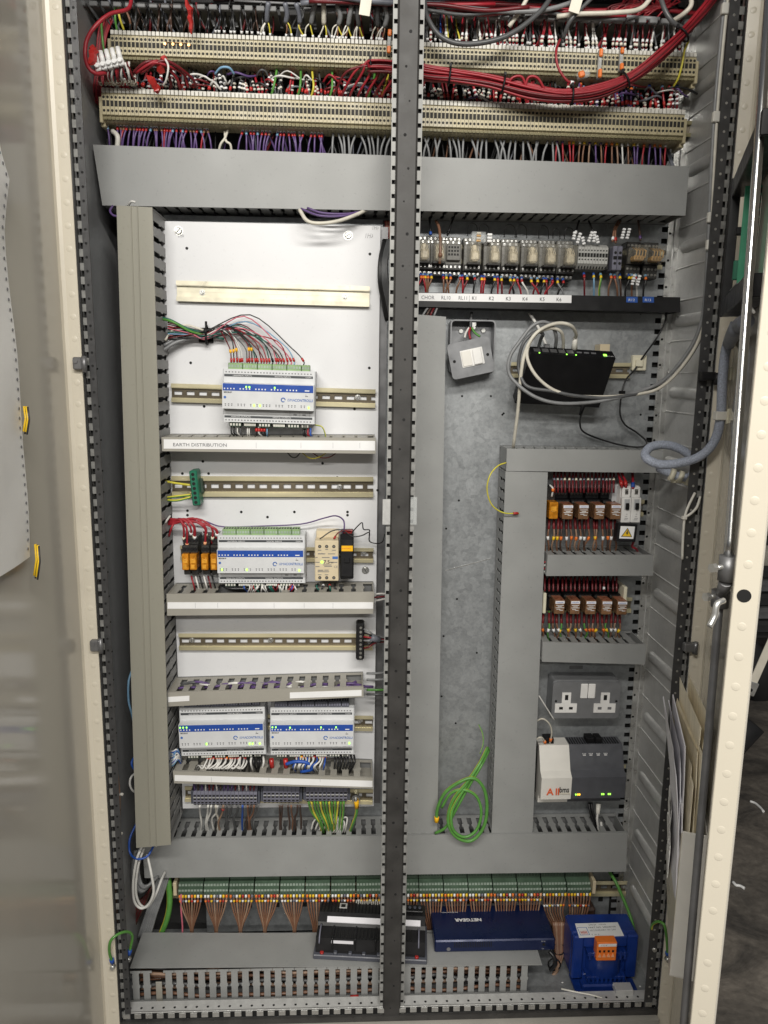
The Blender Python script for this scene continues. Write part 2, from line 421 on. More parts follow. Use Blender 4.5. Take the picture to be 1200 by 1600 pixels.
# ================================================================== CABINET
XL, XR, YB, ZF, ZT = -.445, .622, .225, .085, 1.985
cab = thing('electrical_cabinet', 'tall grey metal electrical cabinet with both beige doors standing open', 'cabinet', (.09, .1, ZF))
mp = obj('mounting_plate', MB().box(-.43, .588, YB, YB + .003, .24, 1.655), 'zinc', cab)
# small drilled holes
hb = MB(); FB = Fr((0, YB, 0))
for px, py in [(722, 619), (767, 619), (787, 646), (1001, 648), (717, 782), (697, 826), (714, 936), (693, 994), (690, 1088), (712, 1130), (785, 648), (762, 500), (1001, 490), (690, 700), (745, 1020)]:
    p = P(px, py, YB); hb.disc(FB, p.x, p.z, 0, .0022, .0004, 8)
obj('drill_holes', hb, 'void', mp, kind='stuff')
scr = MB(); a, b_ = P(696, 892, YB), P(768, 873, YB)
scr.hexa([a + V((0, -.0006, 0)), b_ + V((0, -.0006, 0)), b_ + V((0, -.0006, .0016)), a + V((0, -.0006, .0016)), a, b_, b_ + V((0, 0, .0016)), a + V((0, 0, .0016))])
obj('scratch', scr, 'bright_zinc', mp)
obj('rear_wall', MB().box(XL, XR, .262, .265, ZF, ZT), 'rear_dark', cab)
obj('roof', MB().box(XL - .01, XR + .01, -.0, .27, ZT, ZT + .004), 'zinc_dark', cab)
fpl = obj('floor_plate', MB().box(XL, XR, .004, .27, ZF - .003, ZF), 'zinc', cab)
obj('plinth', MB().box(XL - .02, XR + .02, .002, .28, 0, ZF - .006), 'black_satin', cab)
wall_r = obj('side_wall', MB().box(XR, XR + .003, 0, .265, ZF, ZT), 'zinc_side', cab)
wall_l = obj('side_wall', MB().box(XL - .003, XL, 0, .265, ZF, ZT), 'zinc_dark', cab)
# pressed ribs and panel beads of the right wall
rib = MB(); RW = Fr((0, 0, 0), (0, 1, 0), (0, 0, 1), (-1, 0, 0))      # u = depth, w = into the cabinet
prof = [(math.sin(t) * .010, math.cos(t) * .0065) for t in [(-90 + 22.5 * i) * math.pi / 180 for i in range(9)]]
def bar(mb, u0, u1, hh, dd):
    n = 9; vs = []
    for u, s_ in ((u0, .35), (u0 + .006, .9), (u0 + .012, 1), (u1 - .012, 1), (u1 - .006, .9), (u1, .35)):
        for i in range(n):
            t = math.pi * i / (n - 1); vs.append(RW(u, -math.cos(t) * hh * s_, math.sin(t) * dd * s_))
    mb.add(vs, [(r * n + i, r * n + i + 1, (r + 1) * n + i + 1, (r + 1) * n + i) for r in range(5) for i in range(n - 1)], 0, True)
bar(rib, .068, .204, .011, .008); rib_me = rib.mesh('rib', 'zinc_side')
bead = MB()
def bead_path(u0, u1, h, r=.014):
    pts = [(u0, -h)]
    for t in range(0, 91, 30): pts.append((u1 - r + r * math.sin(math.radians(t)), -h + r - r * math.cos(math.radians(t))))
    for t in range(0, 91, 30): pts.append((u1 - r + r * math.cos(math.radians(t)), h - r + r * math.sin(math.radians(t))))
    return pts + [(u0, h)]
bead.tube([RW(u, v, .0004) for u, v in bead_path(.03, .232, .030)], .0016, 6); bead_me = bead.mesh('panel_bead', 'zinc_side')
for k in range(-1, 13):
    z = .35 + .134 * k
    if not ZF + .03 < z < ZT - .03: continue
    inst('rib', rib_me, (XR, 0, z), wall_r)
    if z + .067 < ZT - .04: inst('panel_bead', bead_me, (XR, 0, z + .067), wall_r)
# perforated frame sections: a ladder of rungs over a dark gap, a flange with small holes beside it
def ladder(mb, x0, x1, y, z0, z1, pitch=.021, rung=.0125, horiz=False):
    z = z0
    while z < z1:
        if horiz: mb.box(z, min(z + rung, z1), y, y + .0018, x0, x1)
        else: mb.box(x0, x1, y, y + .0018, z, min(z + rung, z1))
        z += pitch
def post(name, x0, x1, xf0, xf1, y, fm, rungm, parent, holes=True, flip=0, z0=ZF, z1=ZT):
    p = obj(name, MB().box(xf0, xf1, y, y + .002, z0, z1), fm, parent)
    obj('gap', MB().box(min(x0, x1), max(x0, x1), y + .008, y + .009, z0, z1), 'void', p)
    mb = MB(); ladder(mb, x0, x1, y + .0002, z0, z1, .021, .0115); obj('perforation', mb, rungm, p)
    if holes:
        h = MB(); z = z0 + .02; fr = Fr((0, y, 0))
        while z < z1 - .01: h.disc(fr, (xf0 + xf1) / 2, z, 0, .0021, .0003, 8); z += .021
        obj('flange_holes', h, 'bright_zinc' if holes == 2 else 'void', p, kind='stuff')
    return p
post('frame_post', -.4275, -.4215, -.4215, -.411, .002, 'frame_dark', 'rung', cab)
post('frame_post', .5965, .6045, .5805, .5965, .002, 'frame_dark', 'rung', cab, 2)
obj('gasket', MB().box(.6045, .6065, -.001, .004, ZF, ZT), 'gasket', cab)
obj('gasket', MB().box(-.4295, -.4275, -.001, .004, ZF, ZT), 'gasket', cab)
rp = obj('rear_flange', MB().box(.600, XR, YB - .0005, YB + .002, ZF, ZT), 'bright_zinc', cab)
mb = MB(); ladder(mb, .588, .600, YB + .0004, ZF, ZT, .021, .0115); obj('perforation', mb, 'zinc', rp)
obj('gap', MB().box(.586, .602, YB + .010, YB + .011, ZF, ZT), 'void', rp)
h = MB(); z = ZF + .03
while z < ZT: h.disc(Fr((0, YB - .0005, 0)), .604, z, 0, .0024, .0003, 8); z += .049
obj('flange_holes', h, 'void', rp, kind='stuff')
obj('flange_fold', MB().box(.611, .6125, YB - .004, YB, ZF, ZT), 'zinc_side', rp)
# vertical strips at the left rear, seen past the duct
# centre mullion
mul = obj('mullion', MB().box(.0685, .1025, .0, .022, ZF, ZT, 0, .003), 'mullion_dark', cab)
for x0, x1 in ((.0615, .0685), (.1025, .1095)):
    mb = MB(); ladder(mb, x0, x1, .006, ZF, ZT, .021, .0145); mb.box(x0 if x0 < .08 else x1 - .0015, x0 + .0015 if x0 < .08 else x1, .0058, .0085, ZF, ZT)
    obj('perforation', mb, 'rung', mul)
    obj('gap', MB().box(x0 + .0004, x1 - .0004, .013, .014, ZF, ZT), 'void', mul)
h = MB(); z = ZF + .03; fr = Fr((0, 0, 0)); i = 0
while z < ZT - .02:
    h.disc(fr, .0855 + (.003 if i % 2 else -.003), z, 0, .0014 + .0006 * ((i * 7) % 3), .0003, 7); z += .049; i += 1
obj('post_holes', h, 'void', mul, kind='stuff')
cl = P(655, 800, 0)
obj('clip_plate', MB().box(.1025, .1135, -.0015, .0, cl.z - .022, cl.z + .026, 0, .0006), 'clear', mul)
obj('clip_plate', MB().box(.055, .0685, -.0015, .0, P(597, 800, 0).z - .022, P(597, 800, 0).z + .022, 0, .0006), 'zinc_side', mul)
# bottom sill
sill = obj('sill', MB().box(-.43, .607, -.002, .004, .088, .0985), 'mullion_dark', cab)
mb = MB(); ladder(mb, .1035, .1125, .001, -.425, .605, horiz=True); obj('perforation', mb, 'bright_zinc', sill)
obj('gap', MB().box(-.427, .605, .0055, .0065, .098, .1145), 'void', sill)
obj('inner_lip', MB().box(-.425, .605, .004, .03, .1125, .1145), 'zinc_side', sill)
h = MB()
for i in range(48): x = -.415 + .021 * i; h.cyl((x, .014, .1145), (x, .014, .1149), .0024, n=8, sm=False)
obj('lip_holes', h, 'void', sill, kind='stuff')
obj('lower_rail', MB().box(-.43, .607, -.012, .003, .03, .086), 'sill_paint', cab)

# ------------------------------------------------------------------ doors
dm = MB(); dm.cyl((0, 0, 0), (0, 0, .0003), .0048, .0038, 20, sm=False); dm.cyl((0, 0, .0003), (0, 0, .0005), .0038, .0020, 20, sm=False); dm.cyl((0, 0, .0005), (0, 0, .00058), .0018, .0015, 12, sm=False)
dimple_me = dm.mesh('dimple', 'cream_paint'); PITCH = .0343
def rz(vx, vy):  # rotation that turns +z to the horizontal direction (vx,vy)
    return V((vx, vy, 0)).to_track_quat('Z', 'Y').to_euler()
ZD0, ZD1 = .035, 2.0
# left door: opened square to the cabinet
dl = obj('door', MB().box(-.458, -.4555, -.50, -.006, ZD0, ZD1, 0, .0008), 'door_inner', cab, label='left cabinet door opened square, glossy beige inner face')
ret = MB()
ret.add([(-.4555, -.015, ZD0), (-.4535, -.009, ZD0), (-.448, -.007, ZD0), (-.4300, -.007, ZD0), (-.4300, -.004, ZD0),
         (-.4555, -.015, ZD1), (-.4535, -.009, ZD1), (-.448, -.007, ZD1), (-.4300, -.007, ZD1), (-.4300, -.004, ZD1)],
        [(i, i + 1, i + 6, i + 5) for i in range(4)], 0, False)
obj('hinge_return', ret, 'cream_paint', dl)
for k in range(56):
    z = .953 + PITCH * (k - 27)
    if ZD0 + .02 < z < ZD1 - .02: inst('dimple', dimple_me, (-.4395, -.007, z), dl, rz(0, -1))
for py in (568, 1008):
    p = P(126 if py < 800 else 152, py, -.012)
    mb = MB().box(p.x - .011, p.x + .004, -.018, -.007, p.z - .010, p.z + .010, 0, .002); mb.cyl((p.x - .006, -.02, p.z + .004), (p.x - .006, -.016, p.z + .004), .004, n=10)
    mb.cyl((p.x + .006, -.013, p.z - .014), (p.x + .006, -.013, p.z + .012), .004, n=10)
    obj('hinge', mb, 'grey_metal_dark', dl)
# right door: opened about seventy degrees, seen almost edge on
DH = V((.632, -.004, 0)); DU = V((-.36599, -.93062, 0)); DN = V((-.93062, .36599, 0)); LD = .5437
FD = Fr(DH, DU, V((0, 0, 1)), DN)
dr = obj('door', MB().fbox(FD, .004, LD, ZD0, ZD1, -.0025, 0, 0, .0008), 'door_inner', cab, label='right cabinet door ajar, seen nearly edge on')
ret = MB()
q = [(.013, 0), (.006, .002), (.004, .006), (.004, .0235), (.0015, .0235)]
ret.add([FD(u, ZD0, w_) for u, w_ in q] + [FD(u, ZD1, w_) for u, w_ in q], [(i, i + 1, i + 6, i + 5) for i in range(4)])
obj('hinge_return', ret, 'cream_paint', dr)
ret = MB().fbox(FD, LD - .002, LD + .0005, ZD0, ZD1, -.001, .0245, 0, .0009)
ret.fbox(FD, LD - .014, LD - .002, ZD0, ZD1, .0228, .0245, 0, .0006)
obj('lock_return', ret, 'cream_paint', dr)
for k in range(56):
    z = .88 + PITCH * (k - 25)
    if ZD0 + .02 < z < ZD1 - .02: inst('dimple', dimple_me, FD(.004, z, .015), dr, rz(DU.x, DU.y))
    z = 1.09 + PITCH * (k - 30)
    if ZD0 + .02 < z < ZD1 - .02 and k != 30: inst('dimple', dimple_me, FD(LD + .0005, z, .0125), dr, rz(DU.x, DU.y))
h = MB(); h.cyl(FD(LD + .0006, 1.09, .0135), FD(LD + .0010, 1.09, .0135), .0072, n=20, sm=False); obj('lock_hole', h, 'void', dr)
# locking rods, coupling and handle
def D(px, py, w_):
    p = PPL(px, py, DH + DN * w_, DN); return p
r0, r1 = D(1189, 180, .03), D(1140, 845, .03); dd = (r1 - r0)
obj('lock_rod', MB().tube([r0 - dd * .75, r0, r1, r1 + dd * .04], .0052, 14), 'rod_steel', dr)
s0, s1 = D(1122, 970, .03), D(1074, 1530, .03); dd2 = s1 - s0
obj('lock_rod', MB().tube([s0 - dd2 * .06, s0, s1, s1 + dd2 * .5], .0046, 14), 'grey_metal_dark', dr)
cp = MB(); c0 = D(1137, 885, .03); c1 = D(1126, 930, .03)
cp.cyl(c0 + V((0, 0, .012)), c0 - V((0, 0, .016)), .0095, n=14); cp.cyl(c0 - V((0, 0, .016)), c1 - V((0, 0, .0)), .0075, .006, n=12)
cp.cyl(c1 + V((0, 0, .006)), c1 - V((0, 0, .014)), .010, n=14)
obj('rod_coupling', cp, 'grey_metal_dark', dr)
for c in (c0, c1):
    bl = MB(); bl.cyl(c, c + V((-.017, -.006, 0)), .003, n=8); bl.cyl(c + V((-.017, -.006, 0)), c + V((-.022, -.008, 0)), .0052, n=6, sm=False)
    obj('bolt', bl, 'bright_zinc', dr)
lv = D(1131, 938, .035)
obj('lever', MB().tube(smooth([lv, lv + V((-.009, -.004, -.003)), lv + V((-.011, -.005, -.016)), lv + V((-.017, -.008, -.026))], 4), .0032, 8), 'bright_zinc', dr)
hd = MB(); hc = FD(LD - .05, 1.125, -.003); hd.cyl(hc, hc - DN * .055, .012, .010, n=18); hd.cyl(hc - DN * .045 + V((0, 0, .02)), hc - DN * .045 - V((0, 0, .10)), .009, n=14)
obj('handle', hd, 'rod_steel', dr)
for px, py in ((1080, 1010),):
    p = P(px, py, -.006); mb = MB().box(p.x - .016, p.x + .006, -.016, -.003, p.z - .008, p.z + .008, 0, .002); mb.cyl((p.x + .004, -.014, p.z - .011), (p.x + .004, -.014, p.z + .011), .0045, n=10)
    obj('hinge', mb, 'grey_metal_dark', dr)
p = P(1112, 588, -.006); mb = MB().box(p.x - .022, p.x + .004, -.016, -.003, p.z - .007, p.z + .007, 0, .0015); mb.cyl((p.x + .006, -.014, p.z - .014), (p.x + .006, -.014, p.z + .006), .006, n=10)
obj('hinge', mb, 'black_satin', dr)

# black framed operator unit fixed inside the right door
dw = thing('operator_unit', 'black open framed display unit with green circuit board on the right door', 'circuit unit', FD(.26, 1.42, 0))
fm = MB(); fm.fbox(FD, .120, .126, 1.408, 1.605, 0.019, .033, 0, .001)
obj('side_frame', fm, 'black_satin', dw)
obj('top_frame', MB().fbox(FD, .126, .44, 1.578, 1.605, 0.001, .031, 0, .001), 'black_satin', dw)
obj('bottom_frame', MB().fbox(FD, .126, .44, 1.408, 1.434, 0.001, .031, 0, .001), 'black_satin', dw)
pb = obj('circuit_board', MB().fbox(FD, .2130, .2155, 1.434, 1.574, .0005, .0215), 'pcb', dw)
mb = MB()
for k in range(14): mb.fbox(FD, .2156, .2200, 1.436 + k * .0098, 1.443 + k * .0098, .001, .005)
obj('connector_row', mb, 'black', pb, kind='stuff')
obj('chip', MB().fbox(FD, .205, .213, 1.452, 1.478, .018, .027, 0, .001), 'green_earth', pb)
obj('connector', MB().fbox(FD, .200, .213, 1.512, 1.522, .018, .028, 0, .001), 'black', pb)
obj('cover_bracket', MB().fbox(FD, .20, .29, 1.438, 1.4395, .004, .028), 'grey_metal_dark', dw)

# document pocket with papers
pk = thing('document_pocket', 'beige document pocket hung inside the right door, full of papers', 'document holder', FD(.2, .44, 0))
mb = MB().fbox(FD, .318, .3205, .435, .672, .0005, .034, 0, .0006); obj('end_panel', mb, 'offwhite', pk)
obj('front_panel', MB().fbox(FD, .07, .318, .435, .66, .0325, .0345), 'cream_paint', pk)
obj('rear_panel', MB().fbox(FD, .07, .318, .435, .672, .0005, .002), 'offwhite', pk)
obj('base_panel', MB().fbox(FD, .07, .318, .432, .435, .0005, .0345), 'offwhite', pk)
def sheet(name, label, u0, u1, z0, z1, w0, lean, mt, curl=0., group=None, thick=.0013, twist=0.):
    mb = MB(); n = 8; vs = []
    ph = random.uniform(0, 6)
    for i in range(n + 1):
        t = i / n; z = lerp(z0, z1, t); ww = w0 + lean * t * t + curl * math.sin(t * 7 + ph) * t
        du = .004 * math.sin(5 * t + ph)
        for u, tw_ in ((u0 + du, twist * t), (u1 + du + random.uniform(-.009, .009) * t, 0)):
            for k in (0, thick): vs.append(FD(u, z + random.uniform(-.008, .008) * t, ww + k + tw_))
    fs = []
    for i in range(n):
        a = i * 4; b = a + 4
        fs += [(a, a + 2, b + 2, b), (a + 1, b + 1, b + 3, a + 3), (a, b, b + 1, a + 1), (a + 2, a + 3, b + 3, b + 2)]
    fs.append((n * 4, n * 4 + 2, n * 4 + 3, n * 4 + 1)); mb.add(vs, fs)
    return tag(obj(name, mb, mt), label, 'paper', group)
for i in range(13):
    sheet('paper_sheet', 'brownish yellowed paper sheet standing upright in the door document pocket', .10 + .012 * random.random(), [.245, .30, .265, .315, .28, .31, .25, .30, .29, .31, .27, .315, .30][i], .45, .75 + .085 * random.random(), .003 + .0017 * i, .002 + .004 * random.random(), 'paper_cream', .0015, 'yellowed papers in the door pocket', twist=.022)
for i in range(4):
    sheet('paper_sheet', 'white lilac tinted paper sheet at the front of the door document pocket', .10 + .02 * random.random(), .29 + .02 * random.random(), .45, .70 + .09 * random.random(), .0250 + .0019 * i, .010 + .004 * i, 'paper_lilac', .002, 'white papers in the door pocket', twist=.012)
for i in range(5):
    o = sheet('paper_sheet', 'loose white paper squeezed outside the door document pocket', .08 + .03 * i, .15 + .03 * i, .48 + .03 * i, .63 + .03 * random.random(), .037 + .002 * i, .004, 'paper', .002, 'papers outside the door pocket')
# flap of paper sticking out
p = D(1050, 1180, .055)
# computer printout hung inside the left door
pr = thing('printout', 'long continuous printout with sprocket holes hung inside the left door', 'printout', (-.44, -.35, 1.06))
mb = MB(); rows = 26; colsn = 10; vs = []
zt = 1.86; edge = []
for i in range(rows + 1):
    t = i / rows; y_edge = -.226 + .002 * math.sin(t * 9)
    for j in range(colsn + 1):
        s_ = j / colsn; yy = lerp(y_edge, -.52, s_); zb = 1.062 - .010 * s_
        if i == 0: zz = zb
        else: zz = lerp(zb, zt, t)
        xx = -.4475 + .010 * math.exp(-((zz - 1.55) / .03) ** 2) * (1 - s_) + .0022 * math.sin(t * 7 + s_ * 3) + .006 * (1 - s_) + .0012 * math.sin(t * 23 + s_ * 9)
        vs.append((xx, yy, zz))
        if j == 0: edge.append((xx, yy, zz))
W_ = colsn + 1
mb.add(vs, [(i * W_ + j, i * W_ + j + 1, (i + 1) * W_ + j + 1, (i + 1) * W_ + j) for i in range(rows) for j in range(colsn)], 0, True)
obj('sheet', mb, 'paper', pr)
h = MB(); z = 1.075
while z < 1.85:
    t = (z - 1.062) / (zt - 1.062) * rows; i = min(int(t), rows - 1); e = lerp(V(edge[i]), V(edge[i + 1]), t - i)
    h.cyl(e + V((.0006, -.008, 0)), e + V((.0012, -.008, 0)), .0021, n=8, sm=False); z += .0127
obj('sprocket_holes', h, 'text_grey', pr, kind='stuff')
for i, (py, ln) in enumerate(((655, .034), (876, .044))):
    p = PX(36 if i == 0 else 53, py, -.436); cl = thing('marker_strip', ('bundle of yellow and black marker strips clipped halfway down the printout edge', 'bundle of yellow and black marker strips at the printout lower corner')[i], 'marker strip', p)
    for k in range(4):
        mb = MB(); fr = Fr(p + V((.0028 * k - .002, -.0035 * k + .004, 0)), (0, 1, 0), V((.1, .12, 1)).normalized(), (1, 0, 0))
        mb.fbox(fr, 0, .0052 if k % 2 == 0 else .0012, -ln / 2 - .002 * (k % 2), ln / 2, 0, .0022); obj('strip', MB().tube([fr(0, -ln / 2 - .003 * (k % 2), .003), fr(.001, 0, .004), fr(0, ln / 2, .001)], .0021 if k % 2 == 0 else .0013, 6), 'yellow' if k % 2 == 0 else 'text_black', cl)

# ================================================================== things behind the right door
lv = thing('louvred_unit', 'dark louvred ventilation unit standing behind the right door', 'ventilation unit', (1.55, 1.2, 0))
obj('casing', MB().box(1.05, 2.2, 1.2, 1.5, .42, 2.2, 0, .01), 'panel_dark', lv)
mb = MB().fbox(Fr((0, 0, 0)), 0, 1.1, -.012, .012, 0, .03); 
for k in range(30):
    z = .47 + k * .048
    m_ = MB(); m_.prism([(1.08, 1.17, z), (1.08, 1.16, z - .006), (1.08, 1.199, z + .030), (1.08, 1.199, z + .037)], (1.08, 0, 0)); obj('louvre', m_, 'grey_metal_dark' if k % 2 else 'panel_dark', lv)
st = thing('strap_bar', 'pale flat metal bar with drilled end leaning behind the right door', 'metal bar', (.95, .9, .3))
a_, b2 = P(1176, 1066, .55), P(1212, 985, .55)
dv = (b2 - a_).normalized(); fr = Fr(a_, V((dv.z, 0, -dv.x)), dv, (0, -1, 0))
obj('bar', MB().fbox(fr, -.011, .011, 0, .6, 0, .004, 0, .001), 'tan_tape', st)
ft = MB().fbox(fr, -.016, .016, -.035, 0.002, .002, .0065, 0, .002); obj('end_plate', ft, 'bright_zinc', st)
obj('hole', MB().disc(fr, 0, -.02, .0065, .005, n=10), 'void', st)
eq = tag(obj('cable_reel', MB().tube([(1.12 + .22 * math.cos(t * .45), 1.02, .30 + .22 * math.sin(t * .45)) for t in range(14)], .05, 10), 'panel_dark'), 'dark coiled hose on the floor behind the right door', 'hose')
# litter on the floor
for i, (lab, pts) in enumerate((('curved white plastic offcut lying on the dark floor', [(1172, 1252), (1180, 1255), (1188, 1262), (1193, 1268)]), ('small white cable tie offcut lying on the dark floor', [(1145, 1378), (1150, 1383), (1156, 1384), (1163, 1388)]))):
    pp = [PZ(x_, y_, .004) for x_, y_ in pts]
    o = obj('plastic_offcut', MB().tube(smooth(pp, 4), .004, 6, radii=None), 'white'); tag(o, lab, 'litter')

# ================================================================== WHITE SUB-PANEL
YW = .16
wp = thing('equipment_panel', 'white painted equipment panel behind the left half of the mullion', 'panel', P(420, 1262, YW))
c = [P(256, 344, YW), P(592, 354, YW), P(584, 1262, YW), P(276, 1262, YW)]
x0, x1 = -.336, .052
obj('board', MB().box(x0, x1, YW, YW + .003, P(420, 1262, YW).z, P(420, 349, YW).z, 0, .0006), 'white_board', wp)
obj('edge_strip', MB().box(x1 + .001, x1 + .014, YW + .012, YW + .04, P(420, 1262, YW).z, P(420, 349, YW).z), 'grey_metal_dark', wp)
obj('upper_bracket', MB().box(x0, x1 + .012, YW + .03, YW + .034, P(420, 349, YW).z - .02, P(420, 349, YW).z + .016), 'zinc', wp)
FW = Fr((0, YW, 0)); hb = MB()
for px, py in [(292, 388), (578, 397), (298, 567), (577, 575), (319, 635), (554, 639), (317, 721), (504, 724), (285, 740), (326, 740), (527, 746), (566, 747), (293, 798), (293, 805), (377, 800), (418, 808), (460, 800), (543, 800), (543, 805), (590, 766)]:
    p = P(px, py, YW); hb.disc(FW, p.x, p.z, 0, .0026, .0004, 9)
obj('drill_holes', hb, 'void', wp, kind='stuff')
def screw(px, py, y, r, parent, slot=30):
    p = P(px, py, y); fr = rot_frame(Fr(p), slot)
    mb = MB(); mb.cyl(fr(0, 0, 0), fr(0, 0, .001), r * 1.25, n=16); mb.cyl(fr(0, 0, .001), fr(0, 0, .004), r, r * .75, n=16)
    s_ = obj('screw', mb, 'bright_zinc', parent); 
    m2 = MB().fbox(fr, -r * .7, r * .7, -r * .1, r * .1, .0036, .0042); obj('screw_slot', m2, 'void', s_) if parent.parent is None else None
    return s_
screw(279, 361, YW, .0066, wp, 50); screw(544, 368, YW, .0066, wp, 30); screw(571, 891, YW, .0060, wp, 120)
# handwriting and pencil marks on the board
hw = MB()
for px, py, sc in ((571, 372, 1), (279, 371, .7), (582, 359, .8)):
    fr = Fr(P(px, py, YW - .0005))
    for a_, b2 in (((0, 0), (.0015, .008)), ((.0035, 0), (.005, .008)), ((.005, .004), (.008, .005)), ((.008, 0), (.010, .008)), ((.010, .001), (.013, .003)), ((.013, .003), (.012, .007))):
        hw.tube([fr(a_[0] * sc, a_[1] * sc), fr(b2[0] * sc, b2[1] * sc)], .0003, 4)
obj('pencil_marks', hw, 'text_grey', wp)

# ================================================================== DUCTS
def duct(name, label, q, yf, yb, cov, body, fingers=(), pitch=.0205, fw=.0135, fdepth=None, base=.010, lip=.004, cover=True, skip=None, nub=.0022):
    C = [P(x_, y_, yf) for x_, y_ in q]; TL, TR, BR, BL = C
    root = thing(name, label, 'cable duct', (BL + BR) / 2 + V((0, yb - yf, 0)))
    if cover:
        mb = MB(); ct = .0035
        mb.hexa([BL, BR, TR, TL] + [p + V((0, ct, 0)) for p in (BL, BR, TR, TL)]); obj('cover', mb, cov, root)
    cen = sum(C, V()) / 4
    bk = [p + V((0, yb - yf - .002, 0)) for p in (BL, BR, TR, TL)]
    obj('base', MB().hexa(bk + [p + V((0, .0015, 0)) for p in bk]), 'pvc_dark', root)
    y0 = yf + (.0038 if cover else 0)
    for side, A, B in (('top', TL, TR), ('right', TR, BR), ('bottom', BL, BR), ('left', TL, BL)):
        e = (B - A); Ln = e.length; e.normalize(); inn = V((-e.z, 0, e.x)) if True else None
        if (cen - A).dot(inn) < 0: inn = -inn
        A2 = A + inn * .0012; th = inn * .0018
        def slab(u0, u1, ya, yb2):
            a0, a1 = A2 + e * u0, A2 + e * u1
            c_ = [V((a0.x, ya, a0.z)), V((a1.x, ya, a1.z)), V((a1.x, yb2, a1.z)), V((a0.x, yb2, a0.z))]
            return MB().hexa([p for p in c_] + [p + th for p in c_])
        if side in fingers:
            fe = y0 + (fdepth if fdepth else (yb - y0 - base))
            obj('side_base', slab(0, Ln, fe, yb), body, root)
            obj('side_lip', slab(0, Ln, y0, y0 + lip), body, root)
            D_ = fe - y0 - lip
            poly = [(0, 0), (fw, 0), (fw, .40 * D_), (fw + nub, .45 * D_), (fw + nub, .55 * D_), (fw, .60 * D_), (fw, D_), (0, D_), (0, .60 * D_), (-nub, .55 * D_), (-nub, .45 * D_), (0, .40 * D_)]
            me = MB().prism([e * u + V((0, d_, 0)) for u, d_ in poly], th).mesh('finger', body)
            n = int((Ln - .004) / pitch)
            for k in range(n):
                if skip and skip(k, side): continue
                p = A2 + e * (.003 + k * pitch); inst('finger', me, (p.x, y0 + lip, p.z), root)
        else:
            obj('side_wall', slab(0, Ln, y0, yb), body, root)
    return root
G = 'pvc_grey'
d_up = duct('wide_duct', 'wide grey duct cover running across under the two beige terminal rows', [(145, 226), (1077, 260), (1071, 337), (160, 321)], .135, .224, G, G, ('bottom',), .0205, .0135)
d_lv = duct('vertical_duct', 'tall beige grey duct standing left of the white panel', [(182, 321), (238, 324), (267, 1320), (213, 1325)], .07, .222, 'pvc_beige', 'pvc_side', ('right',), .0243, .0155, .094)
for f_ in (.40, .58):
    a_, b2 = P(lerp(182, 238, f_), 322, .07), P(lerp(213, 267, f_), 1323, .07)
    obj('cover_ridge', MB().hexa([a_ + V((-.0006, -.0012, 0)), a_ + V((.0006, -.0012, 0)), b2 + V((.0006, -.0012, 0)), b2 + V((-.0006, -.0012, 0)), a_ + V((-.0012, 0, 0)), a_ + V((.0012, 0, 0)), b2 + V((.0012, 0, 0)), b2 + V((-.0012, 0, 0))]), 'pvc_beige', d_lv)
d_cv = duct('vertical_duct', 'flat grey vertical duct just right of the dark mullion', [(634, 490), (697, 495), (683, 1306), (622, 1306)], .16, .224, G, G)
d_rv = duct('vertical_duct', 'grey vertical duct beside the relays with slots on its left side', [(790, 736.5), (856, 738), (832, 1302), (768, 1302)], .155, .224, G, G, ('left',), .0205, .0135)
d_rh = duct('short_duct', 'short grey horizontal duct above the relays under the braided hose', [(792, 701), (1036, 704), (1034, 739), (791, 736)], .1535, .224, G, G, ('top',))
d_r1 = duct('short_duct', 'short grey duct under the relays beside the circuit breakers', [(856, 867), (1021, 867), (1020, 899.5), (853.5, 900)], .14, .224, G, G, ('top',), .0193, .0125)
d_r2 = duct('short_duct', 'short grey duct under the lower row of five relays', [(848, 1003), (1009.5, 1007), (1008, 1038.5), (847, 1034)], .14, .224, G, G, ('top',), .0193, .0125)
def skip_bot(k, side): return 26 <= k <= 33
d_bt = duct('long_duct', 'long grey horizontal duct across the cabinet under the white panel', [(222, 1311), (980, 1301), (978, 1362), (226, 1372)], .15, .224, G, G, ('top',), .0205, .0108)
S = 'pvc_shelf'
def rm(root, ks):
    f_ = [o for o in root.children if o.name.startswith('finger')]
    for k in ks:
        if k < len(f_): bpy.data.objects.remove(f_[k])
s1 = duct('label_duct', 'beige duct marked EARTH DISTRIBUTION below the topmost controller', [(252, 683), (587, 684), (587, 709), (253, 705)], .085, .16, S, S, ('top',), .0228, .0165)
s2 = duct('label_duct', 'beige duct with blank white strip under the amber relays and second controller', [(260, 928), (585, 925), (583, 959), (261, 962)], .085, .16, S, S, ('top',), .0228, .0140)
rm(s2, [4, 5, 6, 7, 8])
s3 = duct('label_duct', 'tilted beige duct above the two side by side controllers', [(261, 1082), (568, 1073), (568, 1089), (262, 1104)], .085, .16, S, S, ('top',), .0228, .0115)
s4 = duct('label_duct', 'beige duct with blank white strip under the two side by side controllers', [(270, 1205), (583, 1216), (583, 1232), (272, 1224)], .085, .16, S, S, ('top',), .0228, .0125)
rm(s4, [3, 4, 5, 6, 10, 11])
def label_strip(root, q, y, mt='white_label', name='label_strip'):
    C = [P(x_, y_, y) for x_, y_ in q]; TL, TR, BR, BL = C; n = V((0, -.0008, 0))
    return obj(name, MB().hexa([p + n for p in (BL, BR, TR, TL)] + [BL, BR, TR, TL]), mt, root)
label_strip(s1, [(256, 686.5), (586, 689), (586, 704), (256, 701)], .085)
fr, W_, H_ = px_frame((256, 701), (586, 704), (256, 686.5), .084); text('EARTH DISTRIBUTION', .0082, fr, .016, .0045, .0006, 'text_grey', s1, xs=1.15)
label_strip(s2, [(262, 941), (583, 941), (583, 951), (262, 951)], .085)
